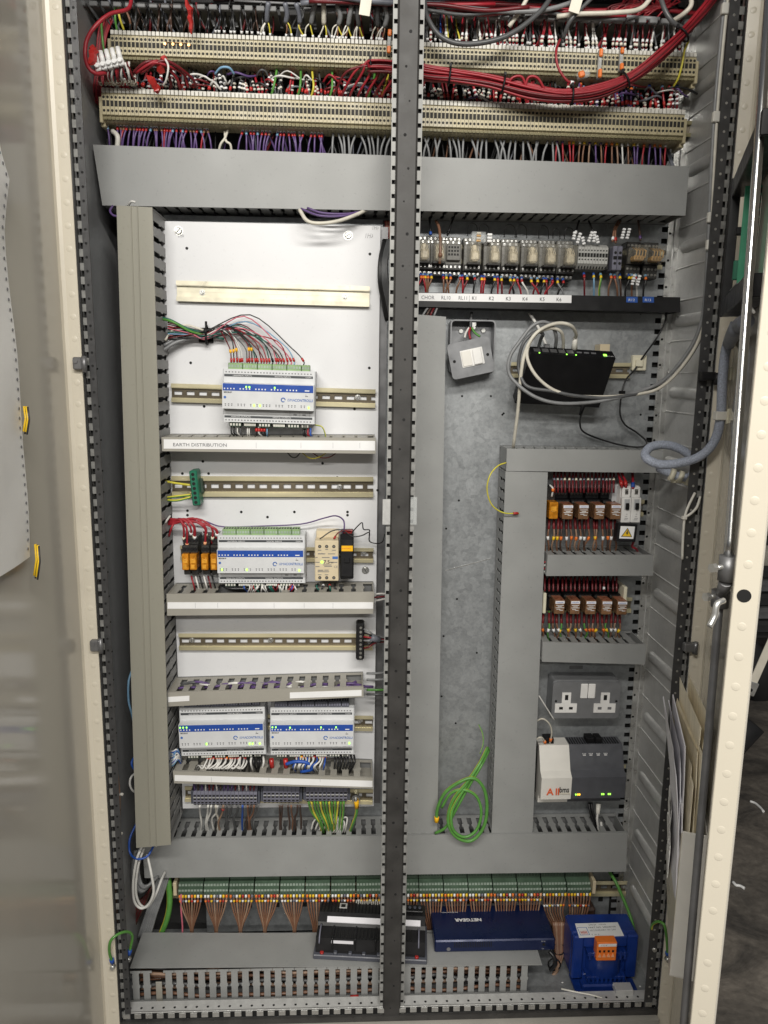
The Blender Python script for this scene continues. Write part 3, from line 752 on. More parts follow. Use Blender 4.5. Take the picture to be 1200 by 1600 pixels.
label_strip(s3, [(263, 1089), (296, 1087), (296, 1095), (263, 1097)], .085); label_strip(s3, [(453, 1082), (565, 1078), (565, 1087), (453, 1091)], .085)
label_strip(s4, [(273, 1211), (582, 1220), (582, 1229.5), (273, 1220)], .085)
for rt, lst in ((s2, (305, 340, 428, 475, 520)), (s1, (400, 470, 520, 562)), (s4, (330, 420, 500))):
    for px in lst:
        py = {s1: 696, s2: 946, s4: 1218}[rt]; p = P(px, py, .0841); obj('label_joint', MB().box(p.x, p.x + .0006, p.y - .0005, p.y, p.z - .005, p.z + .005), 'ctl_shade', rt)

# open dark duct along the very top: fingers reaching out towards the viewer
td = thing('open_duct', 'dark grey open slotted duct at the very top, cables spilling through its fingers', 'cable duct', P(630, 40, .22))
zt0 = P(630, 22, .14).z
a0, a1 = P(120, 4, .14), P(1085, 34, .14)
fm = MB(); fm.box(0, .0145, 0, .075, -.001, .001); fm.box(.0005, .0140, -.003, .006, -.005, .003, 0, .001); f_me = fm.mesh('finger', 'pvc_dark')
e = (a1 - a0); Ln = e.length; e.normalize(); n = int(Ln / .0196)
for k in range(n):
    if k in (18, 31): continue
    p = a0 + e * (k * .0196); inst('finger', f_me, p, td)
q_ = [V((a0.x, .212, a0.z)), V((a1.x, .212, a1.z)), V((a1.x, .224, a1.z)), V((a0.x, .224, a0.z))]
obj('side_base', MB().hexa([p + V((0, 0, -.001)) for p in q_] + [p + V((0, 0, .001)) for p in q_]), 'pvc_dark', td)
obj('base', MB().box(a0.x, a1.x, .219, .223, a0.z, a0.z + .06), 'pvc_dark', td)

# low duct on the cabinet floor, slots to the front, lid on top
ld = thing('floor_duct', 'grey slotted duct on the cabinet floor with a flat lid on top', 'cable duct', (0, .1, ZF))
xa, xb = P(203, 1540, .052).x, P(826, 1540, .052).x; pitch = .0213; n = int((xb - xa) / pitch)
fm = MB().plate(Fr((0, .052, ZF)), [(0, .012), (.0125, .012), (.0125, .040), (.0142, .042), (.0142, .046), (.0125, .048), (.0125, .074), (.0165, .074), (.0165, .078), (-.004, .078), (-.004, .074), (0, .074), (0, .048), (-.0017, .046), (-.0017, .042), (0, .040)], 0, .0018)
f_me = fm.mesh('finger', G)
for k in range(n):
    if k == 2: continue
    inst('finger', f_me, (xa + .006 + k * pitch, 0, 0), ld)
obj('front_base', MB().box(xa, xb, .0505, .0522, ZF + .001, ZF + .0125), G, ld)
obj('base', MB().box(xa, xb, .052, .15, ZF + .001, ZF + .003), 'pvc_dark', ld)
obj('rear_side', MB().box(xa, xb, .148, .15, ZF + .003, ZF + .076), G, ld)
lid = MB(); zl = ZF + .0802
L0, L1, L2, L3 = PZ(203, 1512, zl), PZ(847, 1507, zl), PZ(832, 1459, zl), PZ(223, 1457, zl)
lid.hexa([L0, L1, L2, L3] + [p + V((0, 0, -.0018)) for p in (L0, L1, L2, L3)]); obj('lid', lid, G, ld)
bf = MB().box(-.375, -.363, .049, .0504, ZF + .01, ZF + .055, 0, .0005); obj('broken_finger', bf, 'pvc_shelf', ld)
# wires inside that duct
for k in range(10):
    x_ = xa + .01; pts = []
    zz = ZF + .012 + .006 * k; yy = .066 + .012 * (k % 4)
    for j in range(14): pts.append((lerp(xa + .01, xb - .005, j / 13), yy + random.uniform(-.004, .004), zz + random.uniform(-.005, .005)))
    wire('brown and grey wire lying lengthwise inside the floor duct', pts, .0034, ('brown', 'tan', 'brown', 'tan', 'darkgrey')[k % 5], 'wires lying inside the floor duct', world=True, k=2)

# ================================================================== DIN RAILS
def rail(label, q, y, web='rail_brown', fl='rail_yellow', slots=True, screws=(), group=None):
    TL, TR, BR, BL = [P(x_, y_, y) for x_, y_ in q]
    ex = (BR - BL); Ln = ex.length; ex.normalize(); ey = V((-ex.z, 0, ex.x)); H = (TL - BL).dot(ey)
    fr = Fr(BL, ex, ey); root = thing('din_rail', label, 'mounting rail', BL)
    k = H / .035; f_ = .0075 * k
    if slots:
        mb = MB(); c0, c1 = H / 2 - .0036 * k, H / 2 + .0036 * k
        mb.fbox(fr, 0, Ln, f_, c0, 0, .0012); mb.fbox(fr, 0, Ln, c1, H - f_, 0, .0012)
        u = -.004
        while u < Ln:
            a_, b2 = max(0, u), min(Ln, u + .0085)
            if b2 > a_: mb.fbox(fr, a_, b2, c0, c1, 0, .0012)
            u += .0225
        obj('web', mb, web, root)
    else:
        mb = MB().fbox(fr, 0, Ln, f_, H - f_, 0, .0012); mb.fbox(fr, 0, Ln, H / 2 - .0004, H / 2 + .0004, .0012, .0016); obj('web', mb, web, root)
    for v0, v1 in ((0, f_), (H - f_, H)):
        mb = MB().fbox(fr, 0, Ln, v0, v1, .0063, .0075)
        vi = f_ if v0 == 0 else H - f_ - .0011
        mb.fbox(fr, 0, Ln, vi, vi + .0011, .0012, .0063); obj('flange', mb, fl, root)
    for px, py in screws: screw(px, py, y - .0014, .0042, root, random.uniform(0, 180))
    return root
rail('cream unslotted mounting rail on the white panel with nothing fitted', [(276, 439), (577, 449), (577, 480), (277, 471)], .157, 'rail_cream', 'rail_cream', False, [(316, 457), (539, 464)])
rail('slotted rail behind the topmost white controller', [(268, 599), (585, 607), (586, 637), (269, 628)], .157, screws=[(559, 621)])
rail('slotted rail carrying the green earth terminal block', [(268, 743), (583, 749), (583, 776), (270, 775)], .157, screws=[(531, 761)])
rail('slotted rail behind the amber relays and tan power supply', [(283, 851), (583, 853), (583, 878), (283, 874)], .157, screws=[(568, 863)])
rail('slotted rail with only a black terminal block at its right end', [(281, 988), (582, 991), (582, 1014), (281, 1014)], .157, screws=[(300, 1000), (423, 1000)])
rail('slotted rail behind the two side by side controllers', [(283, 1112), (582, 1114), (582, 1140), (283, 1136)], .157, screws=[(563, 1125)])
rail('slotted rail behind the slate grey terminal blocks', [(290, 1226), (582, 1230), (582, 1254), (290, 1250)], .157)
rail('slotted rail behind the row of clear relays', [(640, 381), (1032, 394), (1032, 422), (640, 410)], .222)
rail('short slotted rail behind the black network switch', [(797, 566), (985, 568), (982, 591), (797, 590)], .222)
rail('rail behind the upper four brown relays', [(852, 778), (1004, 780), (1003, 806), (851, 804)], .222)
rail('rail behind the lower five brown relays', [(848, 930), (985, 932), (984, 956), (847, 954)], .222)
rail('rail behind the dark controller with white cover', [(838, 1190), (975, 1192), (974, 1216), (838, 1214)], .222)
rail('long rail behind the green terminal strip', [(262, 1376), (977, 1372), (976, 1397), (262, 1400)], .222)
rail('rail behind the upper beige terminal row', [(168, 62), (1096, 100), (1095, 126), (169, 86)], .216, 'rail_brown', 'term_olive', False)
rail('rail behind the lower beige terminal row', [(152, 158), (1081, 190), (1080, 216), (154, 184)], .216, 'rail_brown', 'term_olive', False)

# ================================================================== TERMINAL ROWS
def term_mesh(pw, H):
    mb = MB(); fr = Fr((0, 0, 0)); w_ = pw - .0005; k = H
    mb.profile(fr, [(0, -.050), (0, -.012), (.06 * k, -.006), (.13 * k, -.004), (.15 * k, -.001), (.17 * k, 0), (.80 * k, 0), (.86 * k, -.003), (.98 * k, -.014), (1.0 * k, -.02), (1.0 * k, -.050)], 0, w_, 0)
    mb.fbox(fr, .0004, w_ - .0002, .83 * k, .985 * k, -.012, .0012, 1, .0006)           # marker tag
    mb.disc(fr, w_ * .5, .70 * k, 0, w_ * .36, .0004, 10, 2)
    mb.fbox(fr, w_ * .12, w_ * .90, .42 * k, .60 * k, 0, .0004, 2)
    mb.disc(fr, w_ * .5, .29 * k, 0, w_ * .35, .0004, 10, 2)
    mb.fbox(fr, w_ * .2, w_ * .95, .155 * k, .165 * k, -.002, .0005, 3); mb.fbox(fr, w_ * .2, w_ * .95, .03 * k, .10 * k, -.010, -.0035, 3)
    return mb.mesh('terminal', ['term_beige', 'term_white', 'term_hole', 'term_olive'])
def term_row(name, label, tl, tr, bl, y, pitch, skip_tag=()):
    A, B, C_ = P(*tl, y), P(*tr, y), P(*bl, y); H = A.z - C_.z; e = B - A; Ln = e.length; e.normalize(); n = int(Ln / pitch)
    root = thing(name, label, 'terminal strip', (A + B) / 2 - V((0, -.05, H)))
    me = term_mesh(pitch, H)
    for k in range(n):
        p = A + e * (k * pitch) - V((0, 0, H)); inst('terminal', me, p + V((0, random.uniform(-.0003, .0003), 0)), root)
    for s_, u in ((0, -.006), (1, n * pitch)):
        p = A + e * u - V((0, 0, H)); mb = MB().box(p.x, p.x + .0055, y + .002, y + .05, p.z - .004, p.z + H * .72, 0, .001); mb.box(p.x - .001, p.x + .0065, y + .012, y + .05, p.z - .008, p.z + .004, 0, .001)
        obj('end_stop', mb, 'term_beige', root)
    return root, A, e, n, H
t1 = term_row('terminal_strip', 'upper beige terminal strip below the dark open duct', (172, 46), (1092, 82), (176, 92), .145, .0068)
t2 = term_row('terminal_strip', 'lower beige terminal strip above the wide grey duct', (158, 136), (1074, 171), (161, 187), .145, .0068)
# copper links in the upper strip
mb = MB()
for i in range(4):
    p = P(258 + i * 12.4, 69 + i * .6, .1445); mb.cyl(p, p + V((0, -.002, 0)), .0024, n=10); 
a_, b2 = P(258, 66, .1435), P(297, 68, .1435); mb.tube([a_, b2], .0006, 5)
tag(obj('link_bar', mb, 'copper'), 'copper linking bar screwed to the upper beige terminal strip', 'link bar')
# bright plate behind the terminals of the lower strip
pl = obj('gear_plate', MB().box(-.25, .56, .2235, .2255, 1.745, 1.80), 'white_board', cab)
# fuse terminals with orange levers
def orange_fuse(label, px0, py0, px1, py1):
    a_, b2 = P(px0, py0, .139), P(px1, py1, .139); ey = (a_ - b2); Ln = ey.length; ey.normalize(); fr = Fr(b2, V((ey.z, 0, -ey.x)), ey)
    r = thing('fuse_holder', label, 'fuse holder', b2)
    obj('body', MB().fbox(fr, -.003, .003, 0, Ln, -.004, .004, 0, .001), 'term_grey', r)
    obj('lever', MB().fbox(fr, -.0032, .0032, 0, Ln * .3, .004, .010, 0, .0015), 'orange', r)
    obj('lever', MB().fbox(fr, -.0032, .0032, Ln * .72, Ln, .004, .008, 0, .0015), 'orange', r)
    obj('window', MB().fbox(fr, -.002, .002, Ln * .38, Ln * .64, .004, .006, 0, .0005), 'clear', r)
orange_fuse('orange levered fuse holder just left of the mullion', 609, 48, 607, 86)
orange_fuse('orange levered fuse holder hanging on the upper strip, left of a pair', 938, 78, 935, 124)
orange_fuse('orange levered fuse holder hanging on the upper strip, right of a pair', 971, 76, 969, 112)
r = thing('lever_connector', 'orange and clear lever connector lying on the red loom', 'connector', P(908, 122, .11)); fr = rot_frame(Fr(P(903, 126, .11)), 20)
obj('body', MB().fbox(fr, 0, .022, 0, .012, -.004, .006, 0, .002), 'clear', r); obj('lever', MB().fbox(fr, .001, .012, .001, .011, .002, .009, 0, .002), 'orange', r)

# ================================================================== CONTROLLERS
def controller(label, bl, br, tl, top='green_plug', leds=(), low=(), wired=None):
    fr, W, H = px_frame(bl, br, tl, .108); k = W / .158
    r = thing('controller', label, 'controller', fr(W / 2, 0, -.045), 'white modular controllers')
    hs = MB()
    hs.profile(fr, [(0, -.046), (0, 0), (.25 * H, 0), (.262 * H, .018), (.738 * H, .018), (.75 * H, 0), (H, 0), (H, -.046)], 0, W, 0)
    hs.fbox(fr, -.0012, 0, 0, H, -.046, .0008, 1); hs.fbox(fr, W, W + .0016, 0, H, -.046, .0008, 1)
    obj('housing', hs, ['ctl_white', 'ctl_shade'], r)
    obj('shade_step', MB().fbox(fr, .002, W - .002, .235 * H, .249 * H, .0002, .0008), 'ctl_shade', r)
    bb = obj('blue_band', MB().fbox(fr, .0012, W - .0012, .60 * H, .733 * H, .018, .0186), 'blue_band', r)
    mk = MB()
    for i in range(24):
        if i % 5 != 4: mk.fbox(fr, W * (.02 + .034 * i), W * (.02 + .034 * i) + .0022, .625 * H, .65 * H, .0186, .0188)
    mk.fbox(fr, W * .90, W * .95, .625 * H, .645 * H, .0186, .0188); obj('band_print', mk, 'text_white', bb, kind='stuff')
    for v0, v1, t in ((.86, .905, (('UNIVERSAL INPUTS', .10), ('DIGITAL INPUTS', .56), ('COM1', .90))), (.085, .125, (('ANALOG OUTPUTS', .08), ('DIGITAL OUTPUTS', .54)))):
        s_ = obj('dark_strip', MB().fbox(fr, .001, W - .003, v0 * H, v1 * H, .0001, .0006), 'strip_dark', r)
        for b_, u in t: text(b_, .0032 * k, fr, u * W, (v0 + .008) * H, .0008, 'text_white', s_, xs=1.2)
    pr_ = MB()
    for i in range(28):
        pr_.fbox(fr, W * (.02 + .0345 * i), W * (.02 + .0345 * i) + .0024, .935 * H, .955 * H, 0, .0004); pr_.fbox(fr, W * (.015 + .0347 * i), W * (.015 + .0347 * i) + .0026, .03 * H, .05 * H, 0, .0004)
    for i in range(26):
        if i % 4 == 3: continue
        u = W * (.03 + .0345 * i); pr_.fbox(fr, u, u + .0016, .315 * H, .335 * H, .018, .0183); pr_.fbox(fr, u - .0004, u + .0020, .345 * H, .36 * H, .018, .0183)
    pr_.fbox(fr, W * .91, W * .916, .55 * H, .565 * H, .018, .0183); pr_.fbox(fr, W * .905, W * .935, .525 * H, .54 * H, .018, .0183)
    for u in (.73, .84, .95): pr_.fbox(fr, u * W, u * W + .0003, .135 * H, .235 * H, 0, .0003)
    for u in (.77, .87): pr_.fbox(fr, u * W, u * W + .006, .16 * H, .18 * H, 0, .0003)
    obj('fine_print', pr_, 'text_grey', r, kind='stuff')
    text('MIX38-IP', .0036 * k, fr, .018 * W, .555 * H, .0184, 'text_black', r, bold=.0001)
    lg = MB(); cx, cy = .665 * W, .455 * H
    lg.tube([fr(cx + math.cos(t * .45) * .0034, cy + math.sin(t * .45) * .0034, .0184) for t in range(13)], .0009, 5)
    lg.disc(fr, .03 * W, .475 * H, .018, .0024, .0004, 10)
    obj('logo', lg, 'blue_text', r)
    text('iSMA', .0066 * k, fr, .71 * W, .43 * H, .0184, 'blue_text', r, xs=.95)
    text('CONTROLLI', .0066 * k, fr, .79 * W, .43 * H, .0184, 'blue_text', r, xs=.86, bold=.00012)
    for u, v in leds: obj('led', MB().fbox(fr, u * W - .0013, u * W + .0013, v * H - .0016, v * H + .0016, .0183, .0194, 0, .0004), 'led_green', r)
    for u, v in low: obj('led', MB().fbox(fr, u * W - .0014, u * W + .0014, v * H - .0022, v * H + .0022, .0181, .0188, 0, .0004), 'led_green', r)
    x = .045
    for i in range(6):
        w_ = .162 if i < 5 else .095; u0, u1 = x * W, (x + w_ - .006) * W; x += w_
        if top:
            mb = MB().fbox(fr, u0, u1, H * .985, H + .0105, -.030, -.004, 0, .0008); n = 5 if i < 5 else 3
            for j in range(n):
                uu = lerp(u0, u1, (j + .5) / n); mb.fbox(fr, uu - .0016, uu + .0016, H + .003, H + .0075, -.004, -.0033, 1)
                mb.fbox(fr, uu - .0014, uu + .0014, H + .0095, H + .0108, -.020, -.010, 2)
            obj('terminal_plug', mb, [top, 'green_term_pale' if top == 'green_plug' else 'slate', 'void'], r)
        u0b, u1b = u0 + .002, u1 - .002; mb = MB().fbox(fr, u0b, u1b, -.0085, .001, -.030, -.004, 0, .0008); n = 4 if i % 2 == 0 else 6
        for j in range(n):
            uu = lerp(u0b, u1b, (j + .5) / n); mb.fbox(fr, uu - .0015, uu + .0015, -.0065, -.0025, -.004, -.0034, 1)
        obj('terminal_plug', mb, ['green_dark', 'term_white'], r)
    return fr, W, H
c1 = controller('topmost white controller with blue band, wires fanning in from above', (350, 659), (490.5, 663), (347.5, 576), leds=((.262, .675), (.297, .675), (.572, .675)), low=((.347, .335), (.412, .335), (.945, .32)))
c2 = controller('white controller with blue band right of the amber relays', (343, 911), (476, 911), (342, 836.5), leds=(), low=((.053, .335), (.34, .335), (.945, .32)))
c3 = controller('lower left of the two side by side white controllers', (285, 1181), (415, 1178), (283.6, 1107), 'slate_dark', leds=((.02, .69), (.055, .69), (.095, .69)), low=((.32, .335), (.83, .32), (.865, .32), (.95, .32)))
c4 = controller('lower right of the two side by side white controllers', (424, 1179), (552, 1178), (422.6, 1107), 'slate_dark', leds=((.03, .69), (.07, .69), (.24, .68), (.61, .68), (.79, .68)), low=((.95, .335),))

# ================================================================== AMBER RELAYS beside the second controller
for i, (x0, x1) in enumerate(((284.5, 295), (296.5, 307.5), (314.5, 325.5), (329, 339.5))):
    lab = ('leftmost of the four amber relays beside the second controller', 'second amber relay from the left beside the second controller', 'third amber relay from the left beside the second controller', 'amber relay touching the left side of the second controller')[i]
    fr, W, H = px_frame((x0, 891), (x1, 891), (x0, 866), .10)
    r = thing('amber_relay', lab, 'relay', fr(W / 2, 0, -.055), 'amber relays')
    bd = obj('cover', MB().fbox(fr, 0, W, 0, H, -.03, .0, 0, .0012), 'amber', r)
    cr = MB(); cr.fbox(fr, W * .15, W * .85, H * .45, H * .7, 0, .0006); cr.tube([fr(W * .2, H * .75, .0006), fr(W * .5, H * .6, .0008), fr(W * .8, H * .78, .0006)], .0008, 5); cr.fbox(fr, W * .2, W * .7, H * .1, H * .35, 0, .0005)
    obj('coil', cr, 'amber_core', bd)
    sk = MB(); sk.fbox(fr, -.001, W + .001, -.014, H + .03, -.055, -.03, 0, .001); sk.fbox(fr, -.001, W + .001, H, H + .014, -.03, -.010, 0, .001); sk.fbox(fr, -.001, W + .001, H + .014, H + .03, -.03, -.020, 0, .001); sk.fbox(fr, 0, W, -.013, 0, -.03, -.016, 0, .001)
    obj('socket', sk, 'socket_dark', r)
    for u, v, w_ in ((.25, H + .007, -.010), (.75, H + .007, -.010), (.25, H + .022, -.020), (.75, H + .022, -.020)):
        m_ = MB(); m_.cyl(fr(u * W, v, w_), fr(u * W, v, w_ + .003), .0036, .0030, n=10); obj('clamp', m_, 'black_satin', r)

# ================================================================== EARTH BLOCK, BLACK BLOCK
fr, W, H = px_frame((299, 791), (313, 790), (297, 736), .118)
r = thing('earth_block', 'green plastic earth terminal block clipped on its rail', 'terminal block', fr(W / 2, 0, -.03))
obj('body', MB().fbox(fr, W * .15, W, 0, H, -.035, 0, 0, .002), 'green_earth', r)
for k in range(7):
    v = H * (.10 + .133 * k); m_ = MB(); m_.disc(fr, W * .55, v, 0, .0031, .0004, 10); obj('screw_hole', m_, 'void', r)
obj('foot', MB().fbox(fr, W * .2, W * 1.25, H * .3, H * .72, -.04, -.022, 0, .001), 'green_dark', r)
fr, W, H = px_frame((556, 1032), (569, 1032), (556, 975), .115)
r = thing('terminal_block', 'black terminal block on edge at the right end of its rail', 'terminal block', fr(W / 2, 0, -.03))
obj('body', MB().fbox(fr, 0, W, 0, H, -.03, 0, 0, .003), 'black_satin', r)
for k in range(8):
    m_ = MB(); m_.disc(fr, W * .55, H * (.09 + .115 * k), 0, .0026, .0006, 10); obj('screw_hole', m_, 'socket_grey', r)

# ================================================================== POWER SUPPLY and FUSE HOLDER
fr, W, H = px_frame((492, 908), (529, 908), (492, 845), .10)
r = thing('power_supply', 'tan power supply module marked 7.5W with a green light', 'power supply', fr(W / 2, 0, -.05))
hs = MB().fbox(fr, 0, W, 0, H, -.03, 0, 0, .0012); hs.fbox(fr, .0015, W, .0, H + .012, -.055, -.03, 0, .001); obj('housing', hs, 'psu_tan', r)
for v in (.085, .86):
    for u in (.21, .5, .8): obj('screw_hole', MB().disc(fr, u * W, v * H, 0, .0030, .0005, 12), 'void', r)
    for u in (.21, .5, .8): obj('screw', MB().disc(fr, u * W, v * H, .0005, .0019, .0004, 8), 'socket_grey', r)
fp = MB()
for u0, u1, v in ((.13, .42, .67), (.55, .86, .67), (.03, .12, .58), (.30, .62, .58), (.03, .2, .46), (.62, .95, .46), (.03, .2, .355), (.4, .72, .36), (.35, .7, .395), (.12, .6, .225), (.12, .36, .265), (.40, .58, .265), (.13, .28, .15), (.42, .57, .15), (.74, .88, .76), (.44, .56, .78), (.14, .28, .76)): fp.fbox(fr, u0 * W, u1 * W, v * H, v * H + .0013, 0, .0003)
for u in (.13, .72): fp.fbox(fr, u * W, u * W + .0003, .73 * H, .79 * H, 0, .0003)
obj('fine_print', fp, 'text_grey', r, kind='stuff')
obj('fine_print', MB().fbox(fr, .74 * W, .97 * W, .55 * H, .615 * H, 0, .0003), 'blue_text', r)
text('7.5', .0095, fr, .37 * W, .435 * H, .0004, 'text_black', r, bold=.0001); text('W', .0055, fr, .66 * W, .435 * H, .0004, 'text_black', r)
text('CE', .006, fr, .80 * W, .33 * H, .0004, 'text_grey', r); text('OUTPUT', .0035, fr, .14 * W, .665 * H, .0005, 'text_grey', r); text('INPUT', .0035, fr, .14 * W, .25 * H, .0005, 'text_grey', r)
m_ = MB(); m_.cyl(fr(.30 * W, .475 * H, 0), fr(.30 * W, .475 * H, .0015), .0027, .0018, n=12); obj('led', m_, 'led_green', r)
fr, W, H = px_frame((531.5, 905), (552.5, 905), (531.5, 834.5), .10)
r = thing('fuse_holder', 'black fuse holder with yellow label beside the tan power supply', 'fuse holder', fr(W / 2, 0, -.05))
obj('body', MB().fbox(fr, 0, W, 0, H, -.05, 0, 0, .002), 'black', r)
obj('front_door', MB().fbox(fr, .001, W - .001, H * .06, H * .88, 0, .004, 0, .0015), 'black_satin', r)
obj('catch', MB().fbox(fr, W * .3, W * .7, H * .38, H * .50, .004, .007, 0, .001), 'black_satin', r)
lb = obj('yellow_label', MB().fbox(fr, W * .1, W * .93, H * .635, H * .755, .004, .0046), 'label_yellow', r)
text('RS485 SUPPLY', .0026, fr, W * .14, H * .685, .0049, 'text_red', lb)
obj('red_ferrules', MB().fbox(fr, W * .2, W * .9, H * .95, H * 1.05, -.02, -.008, 0, .001), 'red_paint', r)

# ================================================================== SLATE TERMINAL BLOCKS
def slate_block(label, bl, br, tl, n, two=True):
    fr, W, H = px_frame(bl, br, tl, .118); r = thing('terminal_block', label, 'terminal block', fr(W / 2, 0, -.03)); p = W / n
    mb = MB(); f0 = Fr((0, 0, 0), fr.ex, fr.ey, fr.ez); w_ = p - .0005
    mb.profile(f0, [(0, -.035), (0, -.006), (H * .16, 0), (H * .80, 0), (H, -.010), (H, -.035)], 0, w_, 0)
    for v in (.20, .42, .64): mb.fbox(f0, w_ * .15, w_ * .85, v * H, (v + .10) * H, 0, .0004, 1)
    mb.fbox(f0, w_ * .1, w_ * .9, .54 * H, .60 * H, 0, .0005, 2); mb.disc(f0, w_ * .5, .1 * H, -.003, .0014, .002, 8, 1)
    me = mb.mesh('terminal', ['slate', 'void', 'term_grey'])
    for k in range(n): inst('terminal', me, fr(k * p, 0), r)
    for u in (-.005, W + .0005): obj('end_stop', MB().fbox(fr, u, u + .0045, .1 * H, .95 * H, -.03, -.003, 0, .001), 'slate_dark', r)
slate_block('slate terminal block, widest and leftmost of three above the long duct', (302, 1260), (402, 1260), (300.5, 1236), 17)
slate_block('slate terminal block, middle of three above the long duct', (411, 1256.5), (468, 1256.5), (410, 1232.5), 9)
slate_block('slate terminal block with earth wires, rightmost of three above the long duct', (477.5, 1254.5), (543, 1254.5), (476.6, 1232), 10)
p = P(556, 1250, .13); r = thing('earth_stud', 'metal earth stud with yellow lug below the white panel', 'earth stud', p + V((0, .03, 0)))
m_ = MB(); m_.cyl(p + V((0, .03, 0)), p, .0065, n=12); m_.cyl(p, p + V((0, -.006, 0)), .0045, .003, n=8); obj('bolt', m_, 'steel', r)
obj('washer', MB().cyl(p + V((0, .004, 0)), p + V((0, .006, 0)), .0085, n=16), 'grey_metal_dark', r)

# ================================================================== CLEAR RELAYS with label bar
SLOPE = .034
def kpy(px, py): return py + (px - 655) * SLOPE
names = ['leftmost clear relay, half hidden behind the mullion', 'clear relay with a brown wire across it, second from the mullion', None, 'clear relay above label K1', 'clear relay above label K2', 'clear relay above label K3', 'clear relay above label K4', 'clear relay above label K5', 'clear relay above label K6']
CX = [660, 683, 707, 737, 767.5, 795.5, 825.5, 853.5, 882.5]
for i, cx in enumerate(CX):
    yb = .185
    fr, W, H = px_frame((cx - 13.2, kpy(cx, 429)), (cx + 13.2, kpy(cx, 429.6)), (cx - 13.2, kpy(cx, 367)), yb)
    if i == 2: r = thing('relay_socket', 'empty grey relay socket between the clear relays', 'relay socket', fr(W / 2, 0, -.03))
    else: r = thing('clear_relay', names[i], 'relay', fr(W / 2, 0, -.03), 'clear relays on the label bar row')
    sk = MB(); sk.fbox(fr, 0, W, .14 * H, .80 * H, -.035, 0, 0, .001); sk.fbox(fr, 0, W, .80 * H, H, -.035, -.012, 0, .001); sk.fbox(fr, 0, W, 0, .14 * H, -.035, -.006, 1, .001)
    sk.fbox(fr, W * .02, W * .98, .80 * H, .90 * H, -.012, -.005, 0, .001); sk.fbox(fr, W * .02, W * .98, .14 * H, .30 * H, 0, .004, 1, .001)
    obj('socket', sk, ['socket_grey', 'socket_dark'], r)
    for v, w_, n in ((.95, -.012, 4), (.85, -.005, 3), (.22, .004, 4), (.07, -.006, 4)):
        for k in range(n):
            u = W * (k + .5) / n; m_ = MB(); m_.cyl(fr(u, v * H, w_), fr(u, v * H, w_ + .0016), .0024, .0021, n=8); m_.fbox(fr, u - .0018, u + .0018, v * H - .0003, v * H + .0003, w_ + .0016, w_ + .002, 1); obj('terminal_screw', m_, ['bright_zinc', 'void'], r)
    if i == 2:
        cc = MB().fbox(fr, .1 * W, .9 * W, .38 * H, .78 * H, 0, .008, 0, .001); obj('contact_block', cc, 'socket_grey', r)
        m_ = MB()
        for a in range(4):
            for b2 in range(3): m_.fbox(fr, W * (.18 + .17 * a), W * (.28 + .17 * a), H * (.5 + .09 * b2), H * (.55 + .09 * b2), .008, .0086)
        obj('contact_slots', m_, 'void', r)
        continue
    u0, u1, v0, v1, d0, d1 = .16 * W, .84 * W, .28 * H, .80 * H, 0, .036
    co = MB(); co.fbox(fr, lerp(u0, u1, .22), lerp(u0, u1, .90), lerp(v0, v1, .12), lerp(v0, v1, .60), .004, .031, 0, .003); co.fbox(fr, lerp(u0, u1, .3), lerp(u0, u1, .7), lerp(v0, v1, .1), lerp(v0, v1, .9), .004, .024, 0, .002)
    for s_ in (.15, .32, .68, .85): co.tube([fr(lerp(u0, u1, s_), lerp(v0, v1, .95), .012), fr(lerp(u0, u1, s_ + (.5 - s_) * .3), lerp(v0, v1, .7), .030), fr(lerp(u0, u1, s_), lerp(v0, v1, .5), .031)], .0008, 5)
    obj('coil', co, 'relay_cream', r)
    obj('cover', MB().fbox(fr, u0, u1, v0, v1, d0 + .0005, d1, 0, .0015), 'glass_relay', r)
    rim = MB(); rim.fbox(fr, u0 - .0008, u1 + .0008, v0 - .001, v0 + .003, 0, d1 * .6, 0, .0006); obj('cover_rim', rim, 'socket_dark', r)
# two orange marked relays at the right end
for i, (x0, x1) in enumerate(((977, 1000), (1004, 1027))):
    fr, W, H = px_frame((x0, 434 + i), (x1, 434.8 + i), (x0, 375 + i), .185)
    r = thing('orange_relay', ('clear relay with orange inner parts above the left blue label', 'clear relay with orange inner parts above the right blue label')[i], 'relay', fr(W / 2, 0, -.03), 'orange relays')
    sk = MB(); sk.fbox(fr, 0, W, 0, .36 * H, -.035, -.004, 0, .001); sk.fbox(fr, 0, W, .36 * H, .8 * H, -.035, 0, 0, .001); sk.fbox(fr, 0, W, .8 * H, .98 * H, -.035, -.008, 0, .001); obj('socket', sk, 'socket_dark', r)
    for v, w_ in ((.88, -.008), (.25, -.004), (.1, -.004)):
        for k in range(4):
            u = W * (k + .5) / 4; m_ = MB(); m_.cyl(fr(u, v * H, w_), fr(u, v * H, w_ + .002), .0023, n=8); obj('terminal_screw', m_, 'socket_grey', r)
    co = MB()
    for s_ in (.2, .4, .6, .8): co.tube([fr(W * s_, H * .78, .010), fr(W * (s_ + .06), H * .66, .030), fr(W * s_, H * .48, .031)], .0012, 5)
    co.fbox(fr, W * .15, W * .85, H * .42, H * .55, .004, .026, 0, .002); obj('coil', co, 'relay_orange', r)
    obj('cover', MB().fbox(fr, W * .04, W * .96, H * .38, H * .80, .0005, .036, 0, .0015), 'glass_relay', r)
